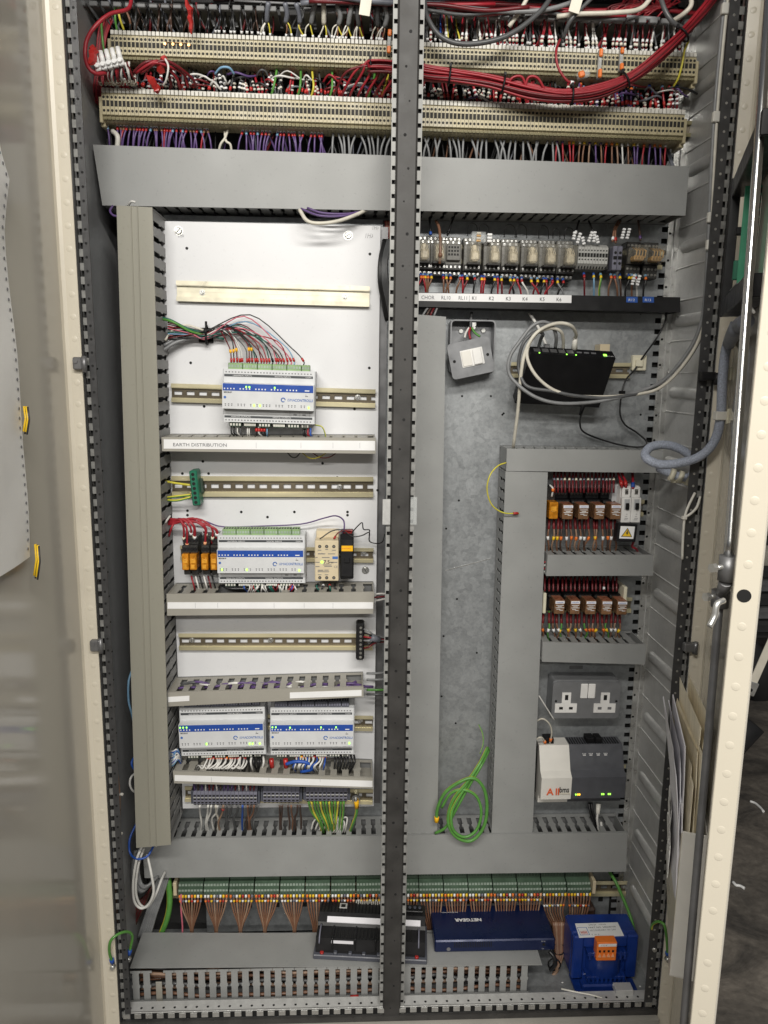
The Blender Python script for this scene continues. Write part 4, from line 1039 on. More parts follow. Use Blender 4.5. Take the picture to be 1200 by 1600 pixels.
# pale ten way terminal block and grey pair
fr, W, H = px_frame((902, 419), (948.5, 420.5), (903, 380), .165)
r = thing('terminal_block', 'pale grey ten way terminal block right of relay K6', 'terminal block', fr(W / 2, 0, -.05)); p_ = W / 10; w_ = p_ - .0004; f0 = Fr((0, 0, 0), fr.ex, fr.ey, fr.ez); mb = MB()
mb.profile(f0, [(0, -.055), (0, -.01), (.20 * H, 0), (.86 * H, 0), (H, -.012), (H, -.055)], 0, w_, 0); mb.disc(f0, w_ * .5, .73 * H, 0, .0014, .0004, 8, 1); mb.disc(f0, w_ * .5, .36 * H, 0, .0014, .0004, 8, 1); mb.fbox(f0, .0006, w_ - .0004, .46 * H, .62 * H, 0, .0004, 1); mb.fbox(f0, w_ * .55, w_, .02 * H, .2 * H, -.009, -.0045, 1)
me = mb.mesh('terminal', ['term_grey', 'void'])
for k in range(10): inst('terminal', me, fr(k * p_, 0), r)
obj('end_stop', MB().fbox(fr, -.006, -.0006, 0, H * .95, -.055, -.012, 0, .001), 'socket_dark', r); obj('end_stop', MB().fbox(fr, W + .0004, W + .006, 0, H * .95, -.055, -.012, 0, .001), 'socket_dark', r)
fr, W, H = px_frame((956, 422), (971, 422.5), (957, 384), .165)
r = thing('terminal_block', 'dark slate two pole terminal block left of the orange relays', 'terminal block', fr(W / 2, 0, -.05))
for k in range(2):
    obj('terminal', MB().fbox(fr, k * W / 2, (k + .94) * W / 2, 0, H, -.05, 0, 0, .001), 'slate', r)
    for v in (.28, .72): obj('screw_hole', MB().disc(fr, (k + .5) * W / 2, v * H, 0, .0026, .0004, 10), 'void', r)
    obj('slot', MB().fbox(fr, (k + .1) * W / 2, (k + .85) * W / 2, .44 * H, .58 * H, 0, .0005), 'black', r)
# black label bar
lbq = [(640, 456.5), (1063, 464.5), (1063, 488), (640, 479)]
r = duct('label_bar', 'black duct bar below the clear relays carrying white and blue labels', lbq, .165, .224, 'black_satin', 'black_satin')
obj('end_cap', MB().hexa([P(1063, 488, .165), P(1063, 488, .224) + V((.0, 0, 0)), P(1063, 464.5, .224), P(1063, 464.5, .165)] + [v + V((.0015, 0, 0)) for v in (P(1063, 488, .165), P(1063, 488, .224), P(1063, 464.5, .224), P(1063, 464.5, .165))]), 'black', r) if False else None
label_strip(r, [(640, 457.6), (893, 461.5), (892.5, 473.5), (640, 470)], .165)
for s_, px in (('CHOR', 658), ('RL10', 689), ('RL11', 716), ('K1', 737), ('K2', 763.5), ('K3', 790), ('K4', 816), ('K5', 843), ('K6', 869)):
    fr = rot_frame(Fr(P(px, 467.3 + (px - 655) * .0155, .1638)), -.3); text(s_, .0092, fr, 0, 0, .0003, 'text_grey' if px < 735 else 'text_black', r, xs=.92)
p = P(733, 469, .1635); obj('label_joint', MB().box(p.x, p.x + .0005, p.y - .0003, p.y, p.z - .004, p.z + .008), 'text_grey', r)
for x0, s_ in ((978.5, 'R12'), (1004, 'R13')):
    b_ = label_strip(r, [(x0, 463.6), (x0 + 17.5, 464), (x0 + 17.5, 473), (x0, 472.6)], .165, 'blue_label', 'blue_label'); text(s_, .0064, Fr(P(x0 + 3, 470.6, .1638)), 0, 0, .0004, 'text_white', b_, xs=1.2)
# terminal pair with beige windows beside K1
fr, W, H = px_frame((729, 378), (769, 379.5), (731, 361), .172)
r = thing('diode_block', 'clear connector block with tan resistors above relay K1', 'connector', fr(W / 2, 0, -.02))
obj('body', MB().fbox(fr, .2 * W, .75 * W, 0, H, -.012, 0, 0, .001), 'clear', r)
for k in range(4): obj('resistor', MB().fbox(fr, W * .38, W * .56, H * (.06 + .23 * k), H * (.24 + .23 * k), -.006, .001, 0, .001), 'relay_orange' if k % 2 == 0 else 'tan_tape', r)
for k in range(3): obj('clamp', MB().fbox(fr, W * .8, W, H * (.05 + .3 * k), H * (.28 + .3 * k), -.008, .0, 0, .001), 'white', r)

# ================================================================== FUSED SPUR
r = thing('fused_spur', 'metal clad switch plate hanging crooked on its open back box', 'wall switch', P(738, 590, .2))
fr, W, H = px_frame((702, 585), (772, 580), (702, 499), .19)
def rrect(u0, u1, v0, v1, rad, n=4):
    pts = []
    for cx, cy, a0 in ((u1 - rad, v1 - rad, 0), (u0 + rad, v1 - rad, 90), (u0 + rad, v0 + rad, 180), (u1 - rad, v0 + rad, 270)):
        for i in range(n + 1): t = math.radians(a0 + 90 * i / n); pts.append((cx + rad * math.cos(t), cy + rad * math.sin(t)))
    return pts
fr = Fr(P(702, 583, .19))
W, H = P(772, 583, .19).x - fr.o.x, P(702, 499, .19).z - fr.o.z
bx = MB(); out = rrect(0, W, 0, H, .008); inn_ = rrect(.0025, W - .0025, .0025, H - .0025, .006); n = len(out)
vs = [fr(u, v, 0) for u, v in out] + [fr(u, v, -.034) for u, v in out] + [fr(u, v, 0) for u, v in inn_] + [fr(u, v, -.031) for u, v in inn_]
bx.add(vs, [(i, (i + 1) % n, n + (i + 1) % n, n + i) for i in range(n)] + [(2 * n + i, 2 * n + (i + 1) % n, (i + 1) % n, i) for i in range(n)] + [(3 * n + i, 3 * n + (i + 1) % n, 2 * n + (i + 1) % n, 2 * n + i) for i in range(n)] + [list(range(3 * n, 4 * n)), list(range(2 * n - 1, n - 1, -1))])
obj('back_box', bx, 'metal_plate', r)
for u, v in ((.28, .80), (.78, .82)):
    m_ = MB(); m_.cyl(fr(u * W, v * H, -.031), fr(u * W, v * H, -.027), .005, .004, n=10); obj('screw', m_, 'bright_zinc', r)
m_ = MB().fbox(fr, .44 * W, .58 * W, .88 * H, .96 * H, -.02, -.004, 0, .001); m_.cyl(fr(.51 * W, .86 * H, -.008), fr(.51 * W, .86 * H, -.003), .004, n=10); obj('earth_lug', m_, 'bright_zinc', r)
q = [P(708, 594, .172), P(773.5, 580, .172), P(771, 524, .172), P(701.5, 538, .172)]
ex = (q[1] - q[0]); W2 = ex.length; ex.normalize(); ey = V((-ex.z, 0, ex.x)); H2 = (q[3] - q[0]).dot(ey); fp_ = Fr(q[0] + V((0, 0, 0)), ex, ey)
pl_ = obj('face_plate', MB().plate(fp_, rrect(0, W2, 0, H2, .007), -.004, 0), 'metal_plate', r)
obj('rocker_frame', MB().fbox(fp_, W2 * .27, W2 * .80, H2 * .27, H2 * .75, 0, .0015, 0, .001), 'socket_white', pl_)
obj('fuse_carrier', MB().fbox(fp_, W2 * .29, W2 * .51, H2 * .30, H2 * .72, .0015, .003, 0, .0008), 'offwhite', pl_)
obj('rocker', MB().fbox(fp_, W2 * .55, W2 * .76, H2 * .29, H2 * .73, .0015, .0045, 0, .0015), 'socket_white', pl_)
for u in (.11, .90): obj('screw', MB().disc(fp_, u * W2, .5 * H2, 0, .0028, .0008, 10), 'void', pl_)

# ================================================================== NETWORK SWITCH (black)
r = thing('network_switch', 'black network switch with cables plugged along its top edge', 'network switch', P(880, 632, .2))
A, B, C_, D_ = P(804.5, 630, .168), P(936, 637, .168), P(962, 560, .118), P(829, 552, .118)
ex = (B - A).normalized(); nrm = ex.cross((D_ - A).normalized()).normalized()
if nrm.y > 0: nrm = -nrm
th = .027
obj('housing', MB().hexa([A, B, C_, D_] + [v - nrm * th for v in (A, B, C_, D_)]), 'black', r)
ft = Fr(D_, (C_ - D_).normalized(), nrm, (D_ - A).normalized()); Wt = (C_ - D_).length       # top edge: v = towards viewer
for k in range(5):
    u = Wt * (.05 + .098 * k); obj('port', MB().fbox(ft, u, u + .012, -.020, -.008, -.001, .0009), 'grey_metal_dark', r)
for k in range(3): obj('port_window', MB().fbox(ft, Wt * (.56 + .085 * k), Wt * (.56 + .085 * k) + .009, -.016, -.012, 0, .0008), 'text_grey', r)
for u in (.10, .42, .53): obj('led', MB().fbox(ft, Wt * u, Wt * u + .002, -.004, -.002, 0, .0012), 'led_green', r)
obj('led', MB().fbox(ft, Wt * .87, Wt * .905, -.012, -.006, 0, .0012), 'led_green', r)
text('NETGEAR', .0045, ft, Wt - .003, -.0035, .0008, 'text_white', r, flip=True)
p = P(797, 590, .215); obj('rail_clip', MB().box(P(935, 545, .2).x, P(950, 545, .2).x, .19, .222, P(940, 550, .2).z, P(940, 538, .2).z), 'psu_tan', r)
p = P(997, 568, .215); r = thing('tie_mount', 'square cream adhesive cable tie mount beside the network switch', 'cable mount', p)
obj('base', MB().box(P(987, 568, .217).x, P(1009, 568, .217).x, .212, .2245, P(997, 579, .217).z, P(997, 555, .217).z, 0, .0015), 'nylon_cream', r)
obj('bridge', MB().box(P(993, 568, .21).x, P(1004, 568, .21).x, .206, .212, P(997, 573, .21).z, P(997, 562, .21).z, 0, .001), 'nylon_cream', r)

# ================================================================== BROWN RELAYS, BREAKERS
def brown_relay(label, x0, x1, y0, y1, group):
    fr, W, H = px_frame((x0, y1), (x1, y1), (x0, y0), .148); r = thing('brown_relay', label, 'relay', fr(W / 2, 0, -.07), group)
    cv = obj('cover', MB().fbox(fr, 0, W, 0, H, -.042, 0, 0, .0008), 'relay_brown', r)
    obj('top_face', MB().fbox(fr, .001, W - .001, H - .0002, H + .0004, -.040, -.002), 'relay_top', cv)
    obj('label', MB().fbox(fr, W * .06, W * .97, H * .76, H * .95, 0, .0005), 'paper_lilac', cv)
    m_ = MB(); m_.fbox(fr, W * .15, W * .85, H * .83, H * .86, .0005, .0008); obj('label_print', m_, 'blue_text', cv)
    m_ = MB()
    for v, a_, b2 in ((.62, .15, .9), (.52, .3, .75), (.44, .1, .95), (.33, .2, .6), (.26, .5, .85)): m_.fbox(fr, W * a_, W * b2, v * H, v * H + .0011, 0, .0004)
    obj('print', m_, 'text_white', cv, kind='stuff')
    m_ = MB(); m_.fbox(fr, -W * .25, W * 1.12, H * .05, H * .85, -.075, -.042, 0, .001); m_.fbox(fr, -W * .25, W * 1.12, H * .85, H * 1.12, -.075, -.034, 0, .001); m_.fbox(fr, -W * .25, W * 1.12, H * 1.12, H * 1.72, -.075, -.048, 0, .001); m_.fbox(fr, -W * .25, W * 1.12, -H * .25, H * .05, -.075, -.045, 0, .001)
    sk = obj('socket', m_, 'black', r)
    for v, w_ in ((.98, -.034), (1.5, -.048)):
        for k in range(4):
            u = W * (-.12 + .32 * k); m_ = MB(); m_.cyl(fr(u, v * H, w_), fr(u, v * H, w_ + .003), .0026, n=8); obj('clamp', m_, 'socket_dark', sk)
    return fr, W, H
for i, (x0, x1) in enumerate(((878.5, 894.8), (903.5, 919), (928.6, 944), (953.5, 969.5))):
    brown_relay(('leftmost brown relay of the upper four, next to an amber relay', 'second brown relay from the left in the upper four', 'third brown relay from the left in the upper four', 'brown relay of the upper four next to the breakers')[i], x0, x1, 788.5, 811.5, 'upper brown relays')
for i, (x0, x1) in enumerate(((866, 881.5), (890.5, 905.5), (914.5, 930.5), (939.5, 955.5), (963.5, 979))):
    brown_relay(('leftmost brown relay of the lower five', 'second brown relay from the left in the lower five', 'middle brown relay of the lower five', 'fourth brown relay from the left in the lower five', 'rightmost brown relay of the lower five')[i], x0, x1, 938 + i * .3, 959.5 + i * .3, 'lower brown relays')
fr, W, H = px_frame((858, 811), (871.5, 811), (858, 785), .155); r = thing('amber_relay', 'single amber relay left of the upper brown relays', 'relay', fr(W / 2, 0, -.05))
cv = obj('cover', MB().fbox(fr, 0, W, 0, H, -.03, 0, 0, .001), 'amber', r); m_ = MB(); m_.fbox(fr, W * .2, W * .8, H * .5, H * .75, 0, .0005); m_.tube([fr(.1 * W, .5 * H, .0008), fr(.5 * W, .42 * H, .001), fr(.9 * W, .55 * H, .0008)], .0008, 5); obj('coil', m_, 'amber_core', cv)
obj('socket', MB().fbox(fr, -.001, W + .001, -.006, H + .025, -.06, -.03, 0, .001), 'socket_dark', r)
for px, yb in ((848, 950), (974, 940)):
    fr = Fr(P(px, yb, .165)); o = tag(obj('rail_end_stop', MB().fbox(fr, 0, .007, -.012, .03, -.05, 0, 0, .0015), 'nylon_cream'), ('cream end clamp at the left of the lower brown relays', 'cream end clamp at the right of the lower brown relays')[px > 900], 'end clamp')
fr, W, H = px_frame((970, 817), (1000.5, 817), (971, 761), .15)
r = thing('circuit_breaker', 'white two pole circuit breaker right of the upper brown relays', 'circuit breaker', fr(W / 2, 0, -.06))
hs = MB()
for k in range(2):
    a_, b2 = k * W / 2, (k + 1) * W / 2 - .0006
    hs.fbox(fr, a_, b2, 0, H, -.07, -.014, 0, .0008); hs.fbox(fr, a_, b2, 0, H * .70, -.014, 0, 0, .0012); hs.fbox(fr, a_ + .001, b2 - .001, H * .70, H * .98, -.014, -.006, 0, .001)
hs.fbox(fr, -.010, 0, -.02, H, -.07, -.03, 1, .001); obj('housing', hs, ['socket_white', 'ctl_shade'], r)
for k in range(2):
    a_, b2 = k * W / 2, (k + 1) * W / 2; cx = (a_ + b2) / 2
    obj('window', MB().fbox(fr, cx - .005, cx + .005, H * .36, H * .66, 0, .0005), 'ctl_shade', r)
    obj('toggle', MB().fbox(fr, cx - .0032, cx + .0032, H * .38, H * .56, .0005, .006, 0, .001), 'black', r)
    m_ = MB(); m_.fbox(fr, cx - .004, cx + .003, H * .08, H * .09, 0, .0004); m_.fbox(fr, cx - .003, cx + .004, H * .12, H * .13, 0, .0004); m_.fbox(fr, cx - .002, cx + .002, H * .17, H * .18, 0, .0004); obj('print', m_, 'text_grey', r, kind='stuff')
    text('O', .004, fr, cx - .001, H * .22, .0005, 'text_grey', r)
    m_ = MB().fbox(fr, cx - .0032, cx + .0032, H * .78, H * .93, -.006, -.0055); obj('clamp_opening', m_, 'socket_grey', r); m_ = MB(); m_.cyl(fr(cx, H * .85, -.0055), fr(cx, H * .85, -.004), .0028, n=10); obj('clamp_screw', m_, 'steel', r)
A, B, C_, D_ = P(963, 846, .135), P(993, 847, .135), P(995, 819.5, .14), P(966.7, 818, .14)
ex = (B - A); W = ex.length; ex.normalize(); up_ = (D_ - A); H = up_.length; up_.normalize(); nn = ex.cross(up_); nn = nn if nn.y < 0 else -nn; fr = Fr(A, ex, up_, nn)
r = thing('warning_plate', 'black plate with a yellow high voltage triangle under the breakers', 'warning sign', fr(W / 2, 0, -.01))
obj('plate', MB().fbox(fr, 0, W, 0, H, -.02, 0, 0, .001), 'black', r); obj('white_label', MB().fbox(fr, W * .12, W * .86, H * .17, H * .86, 0, .0005), 'white_label', r)
obj('triangle_border', MB().plate(fr, [(W * .2, H * .27), (W * .78, H * .27), (W * .49, H * .78)], .0005, .0008), 'text_black', r)
obj('triangle', MB().plate(fr, [(W * .26, H * .305), (W * .72, H * .305), (W * .49, H * .71)], .0008, .0011), 'yellow', r)
obj('lightning', MB().plate(fr, [(W * .49, H * .64), (W * .53, H * .63), (W * .50, H * .52), (W * .57, H * .53), (W * .48, H * .35), (W * .49, H * .46), (W * .43, H * .45)], .0011, .0014), 'text_black', r)

# ================================================================== TWIN SOCKET
fr, W, H = px_frame((861, 1122.5), (966.5, 1122.5), (860, 1066), .180)
r = thing('twin_socket', 'grey metal clad double mains socket with white switches', 'power socket', fr(W / 2, 0, -.04))
obj('back_box', MB().plate(fr.at(-.0, .002, 0), rrect(.0, W, 0, H + .002, .009), -.043, -.004), 'metal_plate', r)
fpz = obj('face_plate', MB().plate(fr, rrect(0, W, 0, H, .008), -.004, 0), 'metal_plate', r)
for k in range(2): obj('switch', MB().fbox(fr, W * (.405 + .112 * k), W * (.405 + .112 * k) + W * .104, H * .57, H * .97, 0, .004, 0, .0015), 'socket_white', fpz)
for cx in (.205, .775):
    obj('outlet', MB().plate(fr, [(W * (cx - .16), H * .17), (W * (cx + .16), H * .17), (W * (cx + .16), H * .42), (W * (cx + .065), H * .42), (W * (cx + .065), H * .72), (W * (cx - .065), H * .72), (W * (cx - .065), H * .42), (W * (cx - .16), H * .42)], 0, .002), 'socket_white', r)
    for u0, u1, v0, v1 in ((-.024, .024, .52, .66), (-.10, -.045, .26, .33), (.045, .10, .26, .33)): obj('pin_hole', MB().fbox(fr, W * (cx + u0), W * (cx + u1), v0 * H, v1 * H, .002, .0024), 'void' if cx < .5 or v0 > .5 else 'text_grey', r)
for u in (.055, .945): obj('screw', MB().disc(fr, u * W, .48 * H, 0, .0024, .0008, 10), 'void', fpz)
m_ = MB(); p0 = P(890, 1041, YB - .001); m_.fbox(Fr(p0), 0, .028, -.006, .001, -.001, .0005); o = obj('stamped_slot', m_, 'grey_metal_dark', mp)

# ================================================================== DARK CONTROLLER with white cover
fr, W, H = px_frame((844, 1258), (972, 1256), (842, 1172), .158)
r = thing('building_controller', 'dark controller with white Allbms cover above the long duct', 'controller', fr(W / 2, 0, -.05))
pw = W * .345; pf = lambda d: [(0, -.055 + d), (0, -.012 + d), (H * .155, -.010 + d), (H * .16, .010 + d), (H * .55, .012 + d), (H * .62, -.002 + d), (H * .93, -.018 + d), (H, -.022 + d), (H, -.055 + d)]
obj('housing', MB().profile(fr, pf(0), pw + .0004, W, 0), 'anthracite', r)
obj('white_cover', MB().profile(fr, pf(.0015), -.003, pw, 0), 'offwhite', r)
obj('side_shadow_gap', MB().fbox(fr, -.006, -.003, .1 * H, .95 * H, -.055, -.03), 'black', r)
nz = fr.at(0, 0, .0145)
text('A', .0205, nz, .048 * W, .255 * H, .0003, 'text_orange', r, bold=.0005); text('ll', .0205, nz, .150 * W, .255 * H, .0003, 'text_orange', r, bold=.0005)
text('bms', .0172, nz, .197 * W, .30 * H, .0004, 'text_black', r, bold=.0003, xs=.72)
m_ = MB().fbox(nz, .20 * W, .33 * W, .262 * H, .285 * H, -.0002, .0003); obj('fine_print', m_, 'tan_tape', r)
for u, mt in ((.40, 'led_green'), (.425, 'led_amber'), (.445, 'led_amber'), (.715, 'led_green'), (.735, 'led_green'), (.795, 'led_green'), (.815, 'led_green')): obj('led', MB().fbox(fr, u * W, u * W + .0022, .225 * H, .25 * H, .010, .0118), mt, r)
tf = Fr(fr(0, H * .62, -.002), fr.ex, V((0, .016 / (H * .31 + 1e-6), 1)).normalized(), V((0, -1, .5)).normalized())
m_ = MB()
for u in (.52, .60, .69, .78):
    for k in range(3): m_.fbox(fr, W * u + .003 * k - .003, W * u + .003 * k - .0015, H * .86, H * .872, -.0145, -.0125)
    m_.fbox(fr, W * u - .002, W * u + .004, H * .835, H * .85, -.0135, -.012)
obj('icons', m_, 'text_white', r, kind='stuff')
for u0, u1 in ((.06, .17), (.57, .67), (.68, .76)): obj('plug', MB().fbox(fr, u0 * W, u1 * W, H * .99, H * 1.09, -.050, -.026, 0, .001), 'black', r)
m_ = MB()
for k in range(20): m_.fbox(fr, W * (.36 + .031 * k), W * (.36 + .031 * k) + .002, H, H * 1.012, -.05, -.024)
obj('vent_ribs', m_, 'black', r, kind='stuff')

# ================================================================== GREEN TERMINAL STRIP near the floor
YG = .168
r = thing('terminal_strip', 'long green terminal strip between the long duct and the floor duct', 'terminal strip', P(600, 1400, .2))
MODS = [278.6 + 39.8 * k for k in range(8)] + [616.5 + 38.55 * k for k in range(8)]
gme = {}
def gpy(px): return 1371.5 - (px - 278) * .0045
for k, px in enumerate(MODS):
    wpx = 38.6 if k < 8 else 37.5
    fr, W, H = px_frame((px, gpy(px) + 27), (px + wpx, gpy(px + wpx) + 27), (px, gpy(px)), YG)
    if 'm' not in gme:
        f0 = Fr((0, 0, 0)); mb = MB(); mb.profile(f0, [(0, -.04), (0, 0), (H * .30, 0), (H * .34, -.006), (H * .52, -.007), (H * .60, -.018), (H, -.022), (H, -.05), (0, -.05)], 0, W - .0006, 0)
        n = 8
        for j in range(n):
            u0, u1 = W * (j + .12) / n, W * (j + .86) / n
            mb.fbox(f0, u0, u1, H * .20, H * .31, 0, .0005, 1); mb.fbox(f0, u0, u1, H * .42, H * .52, -.007, -.0045, 1); mb.fbox(f0, u0, u1, H * .70, H * .95, -.020, -.0185, 2)
            mb.fbox(f0, u0 + .0006, u1 - .0006, H * .03, H * .12, 0, .0004, 2)
        gme['m'] = mb.mesh('terminal_module', ['green_term', 'green_term_pale', 'green_dark'])
    inst('terminal_module', gme['m'], fr.o, r)
for px in (271, 925.5):
    fr = Fr(P(px, gpy(px) + 28, YG)); obj('end_stop', MB().fbox(fr, 0, .007, 0, .030, -.04, .001, 0, .001), 'psu_tan', r)
FER = ['yellow', 'white_label', 'orange', 'term_white', 'red_paint', 'w_brown', 'orange_pale', 'slate']
FERM = [[2, 0, 0, 1, 2, 0, 1, 0], [1, 1, 0, 3, 7, 1, 0, 2], [2, 7, 1, 0, 4, 1, 2, 7], [2, 4, 0, 7, 1, 2, 4, 6], [1, 0, 2, 0, 1, 0, 3, 0]]
for k, px in enumerate(MODS):
    cxp = px + 19 + random.uniform(-4, 4); zb = 1459
    for j in range(8):
        p0 = px + 2.5 + j * 4.7; conv = .86 if k < 5 else .5
        if k >= 13: conv = .5; cxp = px + 12
        y1 = .150 if k < 5 else .158
        pts = [(p0, gpy(p0) + 25.5, YG + .004), (p0, gpy(p0) + 34, YG - .001), (lerp(p0, cxp, conv * .35), 1425, YG - .004), (lerp(p0, cxp, conv), 1449, YG - .001), (lerp(p0, cxp, conv), 1466, YG + .002)]
        if k >= 14: pts = pts[:3] + [(lerp(p0, 886, .4), 1450, YG - .004), (lerp(p0, 880, .8), 1490, YG - .01), (lerp(p0, 872, .9), 1520, YG - .03), (855 + j, 1545, .10)]
        wire('thin brown wire dropping from the green terminal strip', pts, .0019, 'brown' if (j + k) % 4 else 'tan', 'brown wires under the green strip', ends=[(0, .007, 1.35, FER[FERM[k % 5][j]]), (.11, .004, 1.3, FER[FERM[(k + 2) % 5][j]])], k=3, n=5)
wire('pink wire dropping beside the leftmost brown bundle', [(283, 1397, YG), (283, 1420, YG - .003), (285, 1445, YG), (285, 1462, YG)], .0019, 'pink')

# ================================================================== BLACK MODULE on the floor duct lid
A = PZ(489, 1499, zl + .001); B = PZ(667, 1508, zl + .001); ex = (B - A); W = ex.length; ex.normalize(); ez = V((ex.y, -ex.x, 0)); fr = Fr(A, ex, V((0, 0, 1)), ez)
r = thing('io_module', 'black module with white label strips lying on the floor duct lid', 'controller', fr(W / 2, 0, -.05))
obj('base_plate', MB().fbox(fr, 0, W, 0, .010, -.098, 0, 0, .0015), 'slate_dark', r)
D0 = .100
hs = MB().profile(fr, [(.010, -D0), (.054, -D0), (.056, -.066), (.046, -.050), (.040, -.046), (.038, -.014), (.016, -.008), (.010, -.008)], .004, W - .004, 0)
hsg = obj('housing', hs, 'black_satin', r)
m_ = MB()
for k in range(30): u = .006 + k * (W - .014) / 30; m_.fbox(fr, u, u + .0022, .0545, .0568, -D0 + .004, -.068)
obj('top_ribs', m_, 'black', hsg, kind='stuff')
sl = Fr(fr(0, .0425, -.0655), fr.ex, V((ez.x * .016, ez.y * .016, -.008)).normalized() * -1, V((0, -.45, .9)).normalized())
obj('white_strip', MB().hexa([fr(.022, .0467, -.0495), fr(W - .014, .0467, -.0495), fr(W - .014, .0525, -.0585), fr(.022, .0525, -.0585), fr(.022, .0450, -.0495), fr(W - .014, .0450, -.0495), fr(W - .014, .0510, -.0585), fr(.022, .0510, -.0585)]), 'paper_lilac', r)
m_ = MB()
for k in range(22):
    u = .034 + k * (W - .06) / 22; m_.fbox(fr, u, u + .0034, .0385, .0408, -.042, -.016)
obj('vents', m_, 'void', r, kind='stuff')
obj('white_label', MB().fbox(fr, W * .155, W * .35, .0265, .0345, -.0135, -.0115), 'paper_lilac', r)
obj('jack', MB().fbox(fr, W * .195, W * .265, .0558, .0585, -.092, -.078, 0, .0005), 'term_grey', r); obj('jack_hole', MB().fbox(fr, W * .21, W * .25, .0586, .0590, -.088, -.079), 'void', r)
for u in (.075, .91):
    m_ = MB(); m_.cyl(fr(u * W, .010, -.006), fr(u * W, .0135, -.006), .0042, .0034, n=12); obj('red_screw', m_, 'red_paint', r)
for u in (.05, .925):
    m_ = MB(); m_.tube(smooth([fr(u * W, .044, -.045), fr(u * W, .047, -.034), fr(u * W, .042, -.016), fr(u * W, .030, -.008)], 4), .0016, 6); obj('clip', m_, 'slate', r)
for u in (.18, .31, .43, .56, .72): obj('lug', MB().fbox(fr, u * W, u * W + .007, .010, .016, -.010, -.001, 0, .001), 'slate_dark', r)
m_ = MB()
for k in range(14): m_.fbox(fr, W * (.34 + .018 * k), W * (.34 + .018 * k) + .0016, .054, .0615, -.099, -.0965)
obj('pin_row', m_, 'term_white', r, kind='stuff')
for u0, u1 in ((.16, .34), (.36, .52), (.54, .70), (.72, .88)): obj('module_ridge', MB().fbox(fr, u0 * W, u0 * W + .003, .016, .043, -.046, -.0075, 0, .001), 'black_satin', r)
obj('connector_block', MB().fbox(fr, .72 * W, .96 * W, .0565, .0605, -.094, -.074, 0, .001), 'black_satin', r)
for k in range(5): obj('dial', MB().cyl(fr(W * (.75 + .045 * k), .0605, -.084), fr(W * (.75 + .045 * k), .063, -.084), .0032, n=10), 'slate_dark', r)

# ================================================================== BLUE NETWORK SWITCH lying upside down on the lid
hN = .027; zt_ = zl + .001 + hN
q = [PZ(679.5, 1470.5, zt_), PZ(868, 1467, zt_), PZ(848, 1412.5, zt_), PZ(670, 1415, zt_)]
ex = (q[1] - q[0]); W = ex.length; ex.normalize(); ey = V((-ex.y, ex.x, 0)); Dp = ((q[2] + q[3]) / 2 - (q[0] + q[1]) / 2).dot(ey)
fr = Fr(q[0] - V((0, 0, hN)), ex, ey, V((0, 0, 1)))          # u right, v depth, w up
r = thing('network_switch', 'dark blue network switch lying upside down on the floor duct lid', 'network switch', fr(W / 2, Dp / 2, 0))
obj('housing', MB().fbox(fr, 0, W, 0, Dp, 0, hN, 0, .0025), 'netgear_blue', r)
text('NETGEAR', .0115, fr, W * .425, Dp * .60, hN + .0003, 'text_white', r, flip=True, bold=.0005, xs=1.1)
text('Fast Ethernet Switch', .0042, fr, W * .235, Dp * .80, hN + .0003, 'text_white', r, flip=True)
m_ = MB(); ff = Fr(fr.o, ex, V((0, 0, 1)), -ey)
for k in range(22): m_.fbox(ff, W * (.16 + .0145 * k), W * (.16 + .0145 * k) + .0014, hN * .42, hN * .88, 0, .0005)
obj('vent_slots', m_, 'void', r, kind='stuff')
m_ = MB(); m_.cyl(ff(W * .115, hN * .3, 0), ff(W * .115, hN * .3, .0006), .004, n=14); obj('lock_slot', m_, 'text_grey', r)
obj('power_jack', MB().disc(ff, W * .905, hN * .55, 0, .0032, .0005, 12), 'void', r); text('5V 1A', .0035, ff, W * .88, hN * .78, .0005, 'text_white', r); text('-C+', .0035, ff, W * .885, hN * .16, .0005, 'text_white', r)
wire('short black power lead at the blue switch corner', [(858, 1486, .072), (866, 1496, .064), (868, 1506, .07), (860, 1515, .085)], .004, 'black', cat='cable')

# ================================================================== BLUE TRANSFORMER on the cabinet floor
fr = Fr(V((.457, .074, ZF + .004))); W, H, Dp = .134, .112, .068
r = thing('transformer', 'blue lacquered transformer with orange terminals standing on the cabinet floor', 'transformer', (.524, .11, ZF))
obj('core', MB().fbox(fr, 0, W, .014, H, -Dp, -.012, 0, .004), 'trafo_blue', r)
fm = MB(); fm.fbox(fr, .0, .022, .014, H, -.014, 0, 0, .003); fm.fbox(fr, W - .022, W, .014, H, -.014, 0, 0, .003); fm.fbox(fr, .022, W - .022, H - .026, H, -.014, 0, 0, .003); fm.fbox(fr, .022, W - .022, .014, .026, -.014, 0, 0, .002)
obj('front_frame', fm, 'trafo_blue', r)
bobb = MB(); n = 9; vs = []
for i in range(n):
    t = -1 + 2 * i / (n - 1); u = W / 2 + t * .037; w_ = -.010 + .026 * (1 - t ** 4)
    for v in (.030, H - .032): vs.append(fr(u, v, w_))
bobb.add(vs, [(2 * i, 2 * i + 2, 2 * i + 3, 2 * i + 1) for i in range(n - 1)], 0, True); bobb.fbox(fr, W * .2, W * .8, .024, .031, -.012, .014, 0, .001); bobb.fbox(fr, W * .2, W * .8, H - .036, H - .028, -.012, .012, 0, .001)
obj('bobbin', bobb, 'trafo_blue', r)
for k in range(9):
    u = W * (.22 + .067 * k)
    if not 3 <= k <= 6: obj('bobbin_tooth', MB().fbox(fr, u, u + .004, H - .044, H - .026, .004, .013, 0, .001), 'trafo_blue', r)
    obj('bobbin_tooth', MB().fbox(fr, u, u + .005, .016, .032, .004, .015, 0, .001), 'trafo_blue', r)
